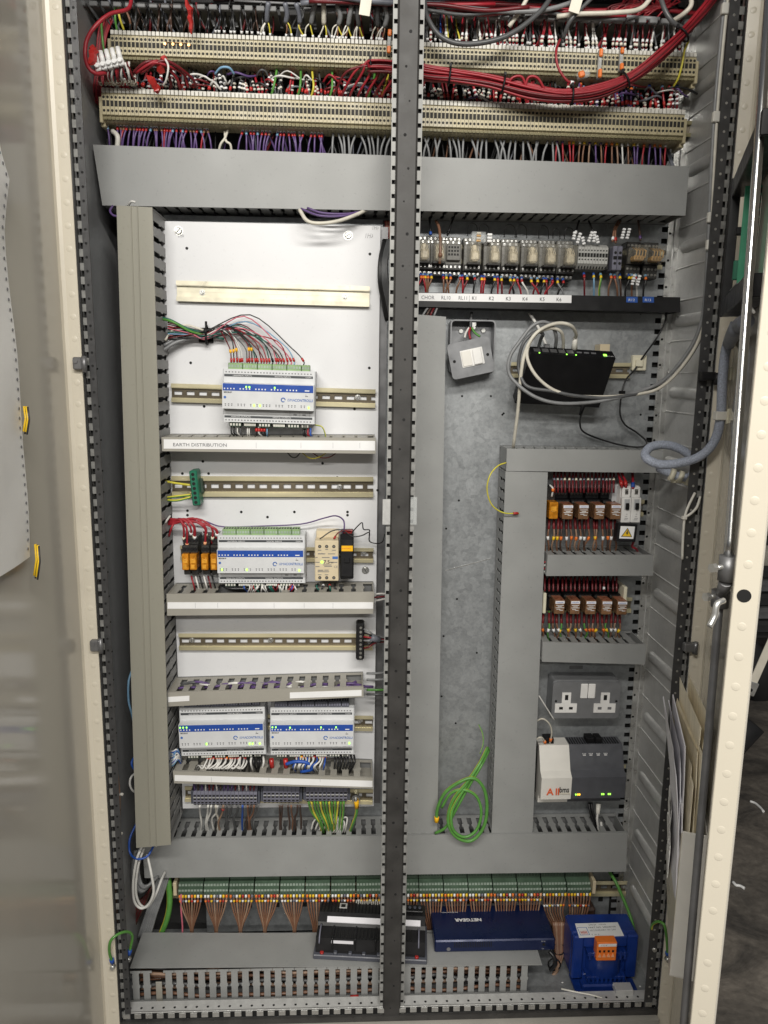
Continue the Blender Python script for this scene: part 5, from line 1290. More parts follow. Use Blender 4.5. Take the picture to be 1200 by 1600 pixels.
obj('base_foot', MB().fbox(fr, .004, W - .002, -.003, .003, -.03, .026, 0, .001), 'trafo_blue', r)
obj('bracket', MB().fbox(fr, .018, W - .02, .0, .015, -.004, .018, 0, .003), 'trafo_blue', r)
ob = MB().fbox(fr, W * .30, W * .60, H - .036, H + .006, .004, .024, 0, .0015); ot = obj('terminal_block', ob, 'orange', r)
for k in range(4):
    u = W * (.345 + .066 * k); obj('clamp_opening', MB().fbox(fr, u - .002, u + .002, H - .016, H - .0115, .024, .0245), 'void', ot)
    obj('wedge', MB().plate(fr, [(u - .0035, H - .026), (u + .0035, H - .026), (u, H - .018)], .024, .026), 'orange_pale', ot)
obj('white_marker', MB().fbox(fr, W * .32, W * .59, H - .003, H + .003, .024, .0246), 'white_label', ot)
text('1 2 3 4', .0045, fr, W * .35, H - .0015, .0249, 'text_black', ot)
ft = Fr(fr(0, H, 0), (1, 0, 0), (0, 1, 0), (0, 0, 1))      # top face: v = depth
lbp = [PZ(905, 1465.5, ZF + .004 + H), PZ(975, 1462.5, ZF + .004 + H), PZ(965, 1441.5, ZF + .004 + H), PZ(898.5, 1443.5, ZF + .004 + H)]
lb = obj('rating_label', MB().hexa([p_ + V((0, 0, .0008)) for p_ in lbp] + lbp), 'white_label', r)
ex = (lbp[1] - lbp[0]); LW = ex.length; ex.normalize(); fl2 = Fr(lbp[0], ex, V((-ex.y, ex.x, 0)), V((0, 0, 1))); LH = (lbp[3] - lbp[0]).dot(fl2.ey)
for i, (s_, v, sz) in enumerate((('240/24   100VA', .80, .0058), ('PART NO. 240240100', .60, .0062), ('SECONDARY 0V 24V', .40, .0060), ('0  24  0', .12, .005))): text(s_, sz, fl2, LW * (.30 if i else .33), LH * v, .001, 'text_grey' if i != 1 else 'text_black', lb)
m_ = MB(); m_.fbox(fl2, LW * .05, LW * .06, LH * .15, LH * .7, .0009, .0011); m_.fbox(fl2, LW * .25, LW * .26, LH * .15, LH * .7, .0009, .0011); m_.fbox(fl2, LW * .05, LW * .26, LH * .15, LH * .17, .0009, .0011); m_.fbox(fl2, LW * .05, LW * .26, LH * .68, LH * .7, .0009, .0011); obj('diagram_box', m_, 'blue_text', lb)
m_ = MB()
for k in range(5): m_.fbox(fl2, LW * (.09 + .03 * k), LW * (.10 + .03 * k), LH * .2, LH * .45, .0009, .0011)
m_.fbox(fl2, LW * .08, LW * .23, LH * .33, LH * .36, .0009, .0011); obj('diagram', m_, 'text_red', lb)
# litter on the cabinet floor
for lab, pts, rr, mt in (('white plastic strip lying in front of the transformer', [(877, 1545), (900, 1550), (922, 1554), (941, 1559)], .0016, 'nylon'),):
    tag(obj('plastic_strip', MB().tube([PZ(x_, y_, ZF + .034) for x_, y_ in pts], rr, 6), mt), lab, 'offcut')
for i, (px, py) in enumerate(((877, 1535), (992, 1546), (998, 1541), (866, 1557), (450, 1572), (905, 1562))):
    p = PZ(px, py, ZF + .003); tag(obj('debris', MB().fbox(Fr(p), 0, .004, 0, .002, 0, .003, 0, .0006), 'white'), 'tiny white scrap lying on the cabinet floor', 'debris', 'scraps on the cabinet floor')
tag(obj('metal_bracket', MB().box(.53, .565, .018, .04, ZF + .028, ZF + .040, 0, .001), 'zinc_side'), 'small zinc bracket on the sill in front of the transformer', 'bracket')
for i, px in enumerate((560, 675)):
    p = P(px, 1571, .03); tag(obj('foam_pad', MB().box(p.x - .028, p.x + .03, .031, .046, ZF, ZF + .016, 0, .002), 'slate_dark'), ('dark pad on the sill left of the mullion', 'dark pad on the sill right of the mullion')[i], 'pad')
p = P(554, 1559, .045); tag(obj('plastic_stopper', MB().cyl(p + V((-.008, 0, 0)), p + V((.008, 0, .002)), .005, .004, n=10), 'red_paint'), 'small red plastic stopper lying at the foot of the floor duct', 'stopper')

# ================================================================== WIRES
R = random.Random(11)
def ru(a, b): return R.uniform(a, b)
# ---- purple, grey and coloured wires below the lower strip
def r2b(px): return 189 + (px - 160) * .0375
def dtop(px): return 226 + (px - 145) * .0365
def drop(label, px, dx, col, group, fer, r=.0017, y=.178, deep=14):
    pts = [(px, r2b(px) - 4, y), (px, r2b(px) + 8, y - .006), (px + dx * .6, r2b(px) + 24, y - .010), (px + dx, dtop(px) + deep, y - .004)]
    wire(label, pts, r, col, group, ends=fer, k=3, n=5)
pur = [168 + 5.2 * i + ru(-1.2, 1.2) for i in range(31)] + [379 + 6 * i + ru(-1, 1) for i in range(8)] + [434, 439, 444, 451, 456, 460, 468, 474, 487, 492, 498, 503]
for i, px in enumerate(pur):
    if 171 < px < 182: continue
    col = 'purple' if i % 6 != 5 or px > 330 else ('red' if i % 12 == 5 else 'purple')
    drop('thin purple wire dropping from the lower beige strip into the wide duct' if col == 'purple' else 'thin red wire among the purple ones under the lower beige strip', px, ru(-10, 10), col, 'purple wires under the lower strip' if col == 'purple' else 'red wires among the purple ones',
         [(.02, .005, 1.4, R.choice(['red_paint', 'w_teal', 'w_brown', 'w_teal'])), (.16, .005, 1.5, 'white_label'), (.28, .005, 1.4, R.choice(['red_paint', 'w_sky', 'red_paint', 'w_brown']))])
for i in range(40):
    px = 518 + 9.05 * i + ru(-3.5, 3.5)
    if 612 < px < 655: continue
    drop('thin grey wire dropping from the lower beige strip into the wide duct', px, ru(-11, 11), 'grey', 'grey wires under the lower strip', [(.02, .006, 1.3, 'red_paint' if i % 2 == 0 else 'white_label')], r=.0021)
cols = ['red', 'red', 'red', 'red', 'brown', 'brown', 'tan', 'purple', 'brown', 'red', 'brown', 'tan', 'white', 'brown', 'purple', 'purple', 'red', 'purple', 'purple', 'purple', 'red']
for i, c in enumerate(cols):
    px = 872 + 8.4 * i + ru(-1.5, 1.5)
    drop('coloured wire at the right end under the lower beige strip', px, ru(-4, 2), c, 'mixed wires under the right end of the lower strip', [(.02, .005, 1.4, R.choice(['w_blue', 'yellow', 'red_paint', 'w_blue'])), (.18, .005, 1.4, R.choice(['yellow', 'w_purple', 'white_label', 'orange']))])
wire('white looped wire hanging below the lower beige strip', [(357, 200, .175), (352, 215, .165), (345, 225, .165), (342, 236, .17)], .0022, 'cream', 'loose white loops below the lower strip'); wire('white looped wire hanging below the lower beige strip', [(351, 205, .175), (353, 220, .165), (360, 226, .165), (362, 240, .17)], .0022, 'cream', 'loose white loops below the lower strip')
wire('twisted silver braid at the left end of the lower strip', [(176, 205, .17), (184, 214, .16), (183, 235, .165)], .0045, 'term_white', cat='cable')
# ---- wires between the two strips, marker sleeves at the lower ends
def r2t(px): return 138 + (px - 160) * .0365
def r1b(px): return 93 + (px - 176) * .0385
palette_l = ['crimson', 'black', 'red', 'black', 'black', 'crimson', 'darkgrey', 'black', 'darkgrey', 'red']
palette_r = ['crimson', 'black', 'red', 'black', 'darkgrey', 'crimson', 'black', 'crimson', 'darkgrey', 'red']
LBL = {'red': ('red wire with marker sleeve entering the lower beige strip from above', 'red wires into the lower strip'), 'crimson': ('dark red wire with marker sleeve entering the lower beige strip from above', 'dark red wires into the lower strip')}
for i in range(165):
    px = 172 + 5.4 * i + ru(-2.5, 2.5)
    if 614 < px < 656 or px > 1062: continue
    c = R.choice(palette_l if px < 500 else palette_r)
    if px > 880: c = R.choice(['red', 'crimson', 'purple', 'red', 'crimson', 'black'])
    lb_ = LBL.get(c, ('%s wire with marker sleeve entering the lower beige strip from above' % {'darkgrey': 'dark grey'}.get(c, c), '%s wires into the lower strip' % c))
    hgt = ru(.45, 1.0); top_ = lerp(r2t(px), r1b(px), hgt); dx = ru(-12, 12)
    pts = [(px, r2t(px) + 3, .160), (px + dx * .15, r2t(px) - 8, .156), (px + dx * .7, lerp(r2t(px), top_, .7), .160), (px + dx, top_ - 3, .185)]
    mk = R.choice(['white_label', 'tag_white', 'tag_white', 'white_label', 'term_white']); f_ = ru(.12, .18)
    ends = [(.02, .003, 1.4, mk)] + ([(f_ + .10 * q, .0029, 1.5, mk) for q in range(R.choice([2, 3, 4]))] if R.random() < .6 else [(.12, .006, 1.3, 'red_paint')])
    if px > 900: ends += [(.60, .005, 1.5, R.choice(['w_blue', 'red_paint', 'orange', 'w_sky']))]
    wire(lb_[0], pts, ru(.0016, .0023), c, lb_[1], ends=ends, k=3, n=5)
# ---- wires from the top open duct into the upper strip
def r1t(px): return 47 + (px - 172) * .039
def fing(px): return 8 + (px - 120) * .031
for i, px in enumerate([417, 446, 468, 486, 506, 529, 544, 561, 590, 601]):
    g = R.choice(['grey', 'slategrey', 'grey', 'darkgrey', 'cream'])
    xx = px + ru(-4, 4)
    wire('sheathed grey cable coming down between the top duct fingers', [(xx - ru(-6, 6), fing(px) - 14, .13), (xx, fing(px) + 4, .14), (px, r1t(px) - 22, .15)], .0042, g, 'sheathed cables at the top duct', cat='cable', k=3)
    for c, d in (('yellow', 4), ('white', -4), ('brown', 0), ('cream', -9)):
        if ru(0, 1) < .7: wire('thin %s core splaying from a grey cable into the upper strip' % c, [(px, r1t(px) - 24, .15), (px + d * .6 + ru(-4, 4), r1t(px) - 14 + ru(-4, 2), .150), (px + d * 1.5 + ru(-6, 6), r1t(px) + 2, .158)], .0013, c, '%s cores into the upper strip' % c, ends=[(.75, .004, 1.5, 'white_label')], k=3, n=5)
for i in range(84):
    px = 205 + 8.2 * i if i < 26 else 668 + 7.0 * (i - 26)
    if px > 1072: continue
    px += ru(-3, 3)
    if px < 420: c = R.choice(['black', 'black', 'darkbrown', 'darkgrey', 'black'])
    elif px < 780: c = R.choice(['darkgrey', 'blue', 'white', 'red', 'yellow', 'black', 'crimson'])
    else: c = R.choice(['red', 'red', 'crimson', 'red', 'white', 'darkgrey'])
    dx = ru(-8, 8)
    mk = [(.60, .005, 1.5, 'white_label'), (.74, .004, 1.5, 'tag_white'), (.88, .005, 1.4, 'white_label')] if px > 660 and c in ('red', 'crimson', 'white') else ([(.8, .004, 1.4, 'white_label')] if px > 330 else [])
    nm = {'darkgrey': 'dark grey', 'darkbrown': 'dark brown', 'crimson': 'dark red'}.get(c, c)
    wire('thin %s wire running from the top duct down into the upper strip' % nm, [(px + dx, fing(px) - 6, .15), (px + dx * .6, fing(px) + 16, .158), (px, r1t(px) - 10, .152), (px, r1t(px) + 3, .160)], ru(.0015, .002), c, '%s wires from the top duct' % nm, ends=mk, k=3, n=5)
# cable crowd lying in the top duct
for i in range(16):
    y0 = ru(.12, .19); pz = ru(-16, 4) + (.5 * i if i < 3 else 0)
    c = R.choice(['darkgrey', 'grey', 'red', 'crimson', 'slategrey', 'red', 'crimson'])
    nm = {'darkgrey': 'dark grey', 'crimson': 'dark red', 'slategrey': 'slate grey'}.get(c, c)
    x0, x1 = (ru(120, 500), ru(640, 1080)) if i % 2 else (ru(640, 760), ru(900, 1110))
    wire('%s cable lying lengthwise in the open top duct' % nm, [(lerp(x0, x1, t), fing(lerp(x0, x1, t)) - 10 + pz * .7 + ru(-5, 5), y0 + ru(-.01, .01)) for t in (0, .2, .4, .6, .8, 1)], ru(.002, .0042), c, '%s cables in the top duct' % nm, cat='cable', k=4)
for i in range(26):
    x0 = ru(930, 1010); wire('thin red wire tangled above the right end of the top duct', [(x0 + ru(-20, 60), -20 + ru(-6, 6), .16), (x0 + ru(20, 60), 0 + ru(-5, 10), .15), (x0 + ru(-10, 30), 18 + ru(-6, 4), .15), (x0 + ru(-20, 20), 36, .158)], .0017, R.choice(['red', 'red', 'crimson']), 'red tangle above the top duct', k=4, n=5)
for pts, rr, c, lb_ in (
    ([(663, -10, .12), (667, 25, .105), (690, 58, .10), (730, 69, .10), (790, 57, .10), (840, 22, .11), (868, -14, .12)], .0042, 'darkgrey', 'thick dark grey cable looping low over the upper strip right of the mullion'),
    ([(655, 5, .13), (720, 12, .12), (790, 18, .12), (860, 14, .12), (930, -10, .13)], .0040, 'grey', 'thick grey cable crossing the top duct right of the mullion'),
    ([(870, 26, .13), (905, 22, .12), (960, 20, .115), (1000, 14, .12), (1022, -10, .13)], .0040, 'cream', 'thick cream cable arching over the top duct fingers'),
    ([(795, 42, .14), (812, 18, .13), (828, -10, .13)], .0036, 'cream', 'cream cable rising between the top duct fingers'),
    ([(1078, -10, .12), (1080, 8, .115), (1068, 22, .12), (1050, 34, .14)], .0040, 'cream', 'cream cable curling at the right end of the top duct'),
    ([(1030, -10, .12), (1040, 18, .11), (1055, 38, .11), (1080, 48, .13)], .0040, 'darkgrey', 'dark grey cable at the right end of the top duct'),
    ([(880, 60, .14), (893, 30, .12), (930, -8, .12)], .0034, 'darkgrey', 'dark grey cable slanting beside the white tag'),
    ([(470, 6, .12), (530, -4, .115), (580, 2, .115), (640, 6, .12)], .0048, 'slategrey', 'slate grey cable over the top duct left of the mullion')):
    wire(lb_, pts, rr, c, cat='cable', k=6, n=8)
for i, (px, py) in enumerate(((571, 10), (900, 6))):
    fr = rot_frame(Fr(P(px, py, .11)), (-8, -14)[i]); tag(obj('cable_tag', MB().fbox(fr, -.009, .009, -.014, .016, 0, .001, 0, .0004), 'tag_white'), ('white cable tag hanging left of the mullion', 'white cable tag hanging right of the mullion')[i], 'tag')
# ---- heavy red loom
loom = [(500, 130, .120), (540, 108, .112), (575, 102, .110), (615, 103, .108), (665, 115, .105), (710, 120, .105), (765, 128, .104), (825, 143, .102), (880, 150, .100), (935, 143, .098), (985, 122, .096), (1030, 88, .094), (1070, 50, .10), (1105, 10, .12), (1130, -25, .14)]
N_ = 24
for i in range(N_):
    ph = i * 2.4; rad = .0105 * math.sqrt((i + .5) / N_); tw = ru(-.25, .25)
    st = 0 if i % 3 == 0 else 3
    pts = []
    for j in range(st, len(loom)):
        p = P(*loom[j]); a = ph + tw * j; sq = 1.0 if j in (5, 6, 8, 10, 12) else 1.18
        pts.append(p + V((ru(-.001, .001), math.cos(a) * rad * .8 * sq, math.sin(a) * rad * sq)))
    if st == 0:
        x0 = 520 + i * 4.2; a = P(x0, r2t(x0) + 3, .16); b_ = P(x0 + 6, r2t(x0) - 12, .135); pts = [a, b_, P(x0 + 22, 112, .115)] + pts[2:]
    wire('red wire bound in the heavy loom sweeping to the upper right', pts, .0021, 'red' if i % 5 else 'crimson', 'red wires of the heavy loom', world=True, k=4, n=6)
for px, py, y in ((579, 102, .110), (702, 119, .105), (786, 132, .103), (893, 149, .10), (977, 126, .096), (1066, 54, .10)):
    c_ = P(px, py, y); j = min(range(len(loom) - 1), key=lambda k: abs(loom[k][0] - px)); t = (P(*loom[j + 1]) - P(*loom[max(j - 1, 0)])).normalized(); a = V((0, 1, 0)); b_ = t.cross(a).normalized()
    k_ = .62 if px < 600 else 1
    mb = MB().tube([c_ + (a * .0118 * math.cos(q) + b_ * .0142 * math.sin(q)) * k_ for q in [i * .5236 for i in range(13)]], .0017, 6); mb.fbox(Fr(c_ + b_ * .014 * k_ + a * -.003), -.002, .002, -.003, .004, 0, .004, 0, .0005)
    tag(obj('cable_tie', mb, 'black'), 'black cable tie around the heavy red loom', 'cable tie', 'black ties on the red loom')
for i, pts in enumerate(([(793, 137, .1), (800, 122, .095), (815, 120, .095), (822, 136, .1)], [(820, 138, .1), (826, 121, .095), (840, 122, .095), (852, 142, .1)], [(875, 62, .12), (869, 80, .10), (872, 105, .098), (886, 126, .098), (898, 130, .10)])):
    wire(('small red loop standing out of the loom, left', 'small red loop standing out of the loom, right', 'single red wire hanging in front of the upper strip to the loom')[i], pts, .0022, 'red', ends=[(.92, .006, 1.4, 'white_label')] if i == 2 else [])
# ---- left tangle
wire('thick red cable curving round the left end of the strips', [(206, -6, .13), (200, 14, .11), (172, 22, .09), (150, 40, .08), (136, 62, .08), (133, 85, .08), (138, 105, .085), (150, 115, .09), (165, 114, .10)], .0032, 'red', cat='cable', k=6, n=8)
for i, (x0, y0, x1, y1, n_) in enumerate(((146, 74, 143, 98, 'red tape sleeve on the thick red cable at the far left'), (234, 122, 246, 143, 'red tape sleeve dangling on the lower strip'), (256, 90, 250, 112, 'red tape lump between the strips'), (294, 6, 300, 48, 'red tape strip hanging from the top duct'))):
    a, b_ = P(x0, y0, .09 + .012 * (i > 0)), P(x1, y1, .085 + .03 * (i > 0)); m_ = MB(); m_.tube([lerp(a, b_, t) + V((ru(-.0025, .0025), ru(-.002, .002), 0)) for t in (-.15, .05, .2, .4, .55, .75, .95, 1.15)], .007, 5, radii=[.0018, .0058, .0072, .0060, .0068, .0064, .0070, .0022] if i != 3 else [.002, .004, .0058, .0038, .005, .0036, .004, .001]); m_.s = [False] * len(m_.s); tag(obj('tape_sleeve', m_, 'red_paint'), n_, 'tape')
cb = thing('connector_block', 'white five way screw connector block at the left of the strips', 'connector', P(176, 112, .09)); fr = rot_frame(Fr(P(150, 112, .092)), 14)
for k in range(5):
    m_ = MB(); u = .005 + k * .0095; m_.fbox(fr, u - .0045, u + .0045, 0, .012, -.01, .002, 0, .0015); m_.cyl(fr(u, .012, -.004), fr(u, .030, -.006), .0042, .0038, n=10); m_.cyl(fr(u, .006, .002), fr(u, .007, .007), .0036, n=10)
    obj('pole', m_, 'white', cb)
for i in range(14):
    x0 = 155 + 4 * i; wire('dark red wire curling from the white connector block to the lower strip', [(160 + 3.2 * i, 104 - i * .6, .095), (x0 + ru(-6, 6), 122, .11), (x0 + 8 + ru(-5, 8), 134, .145), (172 + 4.5 * i, 142, .16)], .0018, R.choice(['crimson', 'red', 'crimson', 'white']), 'wires below the white connector block', ends=[(.45, .004, 1.5, 'tag_white'), (.62, .004, 1.5, 'tag_white')], k=4, n=5)
for i in range(7):
    wire('red wire at the far left running behind the strip ends', [(160 + 3 * i, 25 + ru(-4, 4), .17), (153 + 2 * i, 60, .175), (150 + 2 * i, 110, .17), (146 + 2.4 * i, 150, .175), (158 + 2 * i, 168, .19)], .002, R.choice(['red', 'crimson']), 'red wires behind the left strip ends', k=4)
for i, (pts, c) in enumerate((([(180, 10, .15), (180, 30, .15), (183, 48, .16)], 'green'), ([(184, 12, .15), (187, 28, .148), (194, 48, .16)], 'yellow'), ([(158, 32, .16), (160, 60, .165), (163, 82, .165)], 'earth'), ([(196, 14, .15), (203, 32, .15), (204, 48, .16)], 'brown'))):
    wire('short %s wire at the left end above the upper strip' % ('green and yellow' if c == 'earth' else c), pts, .002, c)
for i in range(4):
    wire('thick red wire arched between the strips left of centre', [(208 + 4 * i, 112 + ru(-3, 3), .11), (225 + 7 * i, 98 + ru(-3, 5), .10), (242 + 8 * i, 99 + ru(-3, 6), .105), (262 + 12 * i, 114 + ru(0, 8), .13), (268 + 13 * i, r2t(280) - 6, .15)], .0026, 'red' if i % 3 else 'crimson', 'red arches between the strips', k=5)
wire('white thin cable hanging between the strips', [(258, 92, .1), (263, 104, .095), (260, 124, .10), (255, 134, .11)], .0018, 'white')
wire('blue green looped wire between the strips', [(336, 116, .13), (345, 106, .12), (358, 106, .12), (366, 116, .13)], .002, 'sky')
for i, (a, b_, c) in enumerate(((424, 432, 'earth'), (465, 470, 'earth'), (486, 488, 'yellow'), (515, 519, 'green'), (575, 585, 'earth'), (596, 606, 'yellow'))):
    wire('green or yellow wire between the strips near the mullion', [(a, r2t(a) + 2, .16), (a + 4, r2t(a) - 14, .150), (b_, r1b(b_) + 10, .16), (b_, r1b(b_) - 2, .18)], .002, c, 'green and yellow wires near the mullion')
wire('olive earth wire crossing the right end of the upper strip', [(1076, 64, .15), (1070, 78, .135), (1066, 100, .132), (1060, 122, .137), (1052, 136, .15)], .0018, 'yellow')

# ---- topmost controller loom
fr, W, H = c1
tm = thing('tie_mount', 'black cable tie mount holding the controller loom on the white panel', 'cable mount', P(322, 524, .157)); f2 = Fr(P(322, 524, .158))
obj('base', MB().fbox(f2, -.013, .013, -.013, .013, 0, .004, 0, .001), 'black', tm); obj('tie', MB().tube([f2(0.0035, .0165 * math.sin(q), .012 + .010 * math.cos(q)) for q in [i * .5236 for i in range(13)]], .0022, 6), 'black', tm); obj('tie_tail', MB().fbox(f2, .001, .005, .014, .024, .012, .015, 0, .0006), 'black', tm)
ctl_cols = ['crimson', 'black', 'crimson', 'white', 'white', 'darkgrey', 'crimson', 'black', 'teal', 'black', 'crimson', 'crimson', 'red', 'teal', 'black', 'pink', 'teal', 'crimson', 'black', 'red', 'pink', 'sky', 'black', 'red', 'darkgrey']
us = [.07, .10, .135, .165, .19, .245, .27, .30, .335, .36, .40, .43, .46, .49, .525, .565, .59, .62, .65, .69, .73, .765, .87]
for i, u in enumerate(us):
    c = ctl_cols[i % len(ctl_cols)]; e_ = fr(u * W, H + .010, -.014); s_ = P(323, 524, .142) + V((0, ru(-.005, .005), ru(-.008, .008))); L_ = e_.x - s_.x
    a = P(262, 510 + ru(-10, 22), .135 + ru(-.01, .01)); hh = ru(.006, .02) + (.016 if u > .7 else 0)
    m1 = s_ + V((L_ * .45, ru(-.006, .006), hh * (1 if u < .7 else 1.2))); m2 = V((e_.x - L_ * .12 * (1 if u > .3 else .5), e_.y + ru(-.003, .003), e_.z + .035 + ru(-.008, .008)))
    nm = {'darkgrey': 'dark grey', 'crimson': 'dark red', 'teal': 'dark green', 'sky': 'pale blue'}.get(c, c)
    wire('thin %s wire fanning into the top of the topmost controller' % nm, [a, lerp(a, s_, .6) + V((0, 0, .002)), s_, m1, m2, e_ + V((0, 0, .008)), e_], .0011, c, '%s wires into the topmost controller' % nm, world=True, k=5, n=5, ends=[(.95, .007, 2.0, 'red_paint' if u != .525 else 'black')] + ([(.86, .006, 2.2, 'label_yellow')] if u in (.07, .10, .135, .27, .30) else []))
for i, (pts, c) in enumerate((([(250, 496, .13), (266, 500, .125), (290, 512, .13), (316, 520, .142), (350, 530, .145)], 'teal'), ([(250, 498, .13), (270, 503, .12), (296, 517, .13), (320, 524, .142)], 'green'), ([(254, 548, .13), (275, 535, .135), (300, 528, .142), (318, 527, .145)], 'grey'), ([(256, 540, .13), (278, 528, .14), (300, 522, .145), (320, 522, .145)], 'grey'), ([(258, 532, .13), (270, 516, .14), (290, 508, .145), (318, 516, .145)], 'cream'))):
    wire(('dark green wire out of the left duct into the controller loom', 'bright green wire out of the left duct into the controller loom', 'lower grey cable out of the left duct into the controller loom', 'upper grey cable out of the left duct into the controller loom', 'cream wire arching from the left duct into the controller loom')[i], pts, .0022 if c != 'grey' else .003, c)
for i, (u, c) in enumerate(((.07, 'black'), (.10, 'black'), (.14, 'white'), (.17, 'darkgrey'), (.25, 'white'), (.27, 'white'), (.35, 'black'), (.38, 'white'), (.41, 'black'), (.44, 'black'), (.47, 'sky'), (.88, 'black'), (.90, 'black'), (.93, 'red'), (.96, 'blue'))):
    a = fr(u * W, -.008, -.012); b_ = P(lerp(352, 490, min(u + .02, .97)) + ru(-3, 3), 688, .125); nm = {'darkgrey': 'dark grey', 'sky': 'pale blue'}.get(c, c)
    wire('%s wire dropping from the topmost controller into the earth distribution duct' % nm, [a, a + V((0, -.002, -.012)), b_ + V((0, 0, .008)), b_], .0018 if u > .85 else .0014, c, '%s wires under the topmost controller' % nm, world=True, ends=[(.1, .006, 1.8, 'red_paint')] if .34 < u < .46 else [], k=3, n=5)
wire('thin yellow green wire arching down right of the topmost controller', [(492, 664, .12), (503, 667, .11), (508, 678, .115), (509, 688, .125)], .0012, 'earth')
for i, (x0, x1, c) in enumerate(((448, 470, 'black'), (486, 528, 'crimson'), (470, 512, 'yellow'))):
    wire('thin wire sagging below the earth distribution duct', [(x0, 706, .12), (lerp(x0, x1, .35), 714 + i, .11), (lerp(x0, x1, .7), 714, .11), (x1, 706, .12)], .0011, c, 'thin wires sagging below the earth distribution duct')
for i, (pts, c) in enumerate((([(258, 752, .13), (275, 755, .125), (297, 758, .12)], 'yellow'), ([(256, 778, .13), (272, 776, .12), (298, 773, .12)], 'earth'), ([(256, 781, .13), (276, 782, .12), (298, 777, .12)], 'earth'))):
    wire(('yellow earth wire entering the green earth block', 'upper green yellow wire entering the green earth block', 'lower green yellow wire entering the green earth block')[i], pts, .0022, c)

# ---- red wires to the amber relays
ends_ = [(287, 846), (292, 858), (298, 838), (303, 845), (304, 846), (319, 832), (320, 858), (321, 843), (331, 850), (337, 842), (338, 843)]
for i, (px, py) in enumerate(ends_):
    wire('red wire curving out of the left duct to the amber relays', [(258, 815 + ru(-4, 6), .13), (272, 815 + ru(-4, 4), .118), (lerp(272, px, .6), 811 + ru(-3, 6), .112), (px, 824 + ru(-2, 4), .11), (px, py, .122)], .0021, 'red', 'red wires to the amber relays', ends=[(.88, .006, 1.5, R.choice(['white_label', 'nylon_cream', 'orange_pale']))], k=4)
wire('red wire dropping into the left duct fingers', [(272, 817, .12), (268, 825, .115), (264, 838, .125)], .0022, 'red'); wire('white wire at the left duct above the amber relays', [(256, 824, .12), (260, 814, .11), (266, 806, .12)], .002, 'white')
for i in range(6):
    px = 299 + 6.5 * i; wire('wire leaving the bottom of the amber relays into the duct', [(px, 900, .125), (px + 2, 908, .118), (px + 4, 915, .118), (px + 6, 924, .13)], .0017, ('red', 'white', 'black', 'white', 'crimson', 'black')[i], 'wires under the amber relays', k=3)
wire('dark violet wire running along the top of the second controller', [(278, 810, .14), (318, 814, .135), (348, 823, .14), (410, 822, .145), (470, 819, .14), (505, 810, .13), (524, 806, .12), (536, 812, .11), (538, 824, .105), (535, 834, .108)], .0014, 'purple')
for i, (pts, c, lb_) in enumerate((([(500, 842, .10), (503, 840, .095), (518, 830, .10), (534, 828, .10), (550, 838, .10), (565, 837, .10), (577, 832, .11), (577, 845, .11), (586, 849, .12), (597, 847, .13), (601, 835, .14)], 'black', 'black thin wire looping from the power supply to the mullion'), ([(550, 832, .105), (560, 821, .10), (566, 817, .10), (568, 827, .10), (577, 828, .105), (577, 834, .11), (577, 846, .115)], 'black', 'black thin wire kinked above the fuse holder'), ([(522, 842, .10), (527, 834, .098), (536, 829, .10), (549, 830, .105)], 'crimson', 'red thin wire from the power supply to the fuse holder'))):
    wire(lb_, pts, .0011, c, ends=[(.0, .006, 2.0, 'red_paint')] if i == 2 else [])
for i in range(34):
    px = 383 + 2.7 * i if i < 30 else 497 + 9 * (i - 30); c = R.choice(['white', 'white', 'black', 'red', 'crimson', 'blue', 'white', 'black', 'teal'])
    nm = {'crimson': 'dark red', 'teal': 'dark green'}.get(c, c)
    wire('%s wire crowding under the second controller into the duct' % nm, [(px, 912, .122), (px + ru(-3, 3), 918, .108), (px + ru(-8, 6), 925, .115), (px + ru(-8, 6), 932, .135)], .0016, c, '%s wires under the second controller' % nm, ends=[(.05, .006, 1.4, R.choice(['red_paint', 'white_label', 'black']))], k=3, n=5)
for i in range(9): wire('black cable bundle lying under the second controller', [(345 + 3 * i, 914, .125), (355 + 3 * i, 919, .112), (385 + 2 * i, 922, .115), (400 + i, 928, .13)], .0018, 'black', 'black cables under the second controller', k=3, n=5)
for i, c in enumerate(('white', 'crimson', 'white')): wire(('upper white', 'dark red', 'lower white')[i] + ' wire leaving the duct end towards the mullion', [(580, 931 + 4 * i, .12), (590, 928 + 5 * i, .115), (602, 928 + 4 * i, .12), (615, 930 + 3 * i, .14)], .0019, c)
for i, c in enumerate(('grey', 'black', 'red', 'grey', 'black', 'crimson')): wire('wire leaving the black terminal block towards the mullion', [(568, 983 + 6 * i, .118), (576, 986 + 5 * i, .11), (588, 994 + 2 * i, .12), (612, 998 + i, .15)], .0018, c, 'wires at the black terminal block', k=3)
tag(obj('cable_sleeve', MB().cyl(P(579, 996, .112), P(592, 1000, .122), .0065, n=10), 'w_slategrey'), 'grey sleeve on the wires beside the black terminal block', 'sleeve')
for i, (c, dy) in enumerate((('grey', 0), ('grey', 10), ('green', 26), ('darkgrey', 33))): wire(('upper grey', 'lower grey', 'green', 'dark grey')[i] + ' wire passing behind the mullion at the tilted duct', [(573, 1052 + dy, .12), (590, 1052 + dy * 1.0, .115), (606, 1050 + dy * 1.05, .12), (625, 1046 + dy, .14)], .0024, c)
for i in range(22): # violet wires seen inside the tilted duct
    px = 288 + 13 * i; c = R.choice(['purple', 'purple', 'darkgrey', 'white', 'purple']); nm = {'darkgrey': 'dark grey', 'purple': 'violet'}.get(c, c)
    wire('%s wire inside the tilted duct seen through its slots' % nm, [(px - 20, 1074 + ru(-8, 4), .125), (px, 1070 + ru(-5, 5), .12), (px + 22, 1072 + ru(-8, 4), .128)], .0026, c, '%s wires inside the tilted duct' % nm, k=3, n=5)
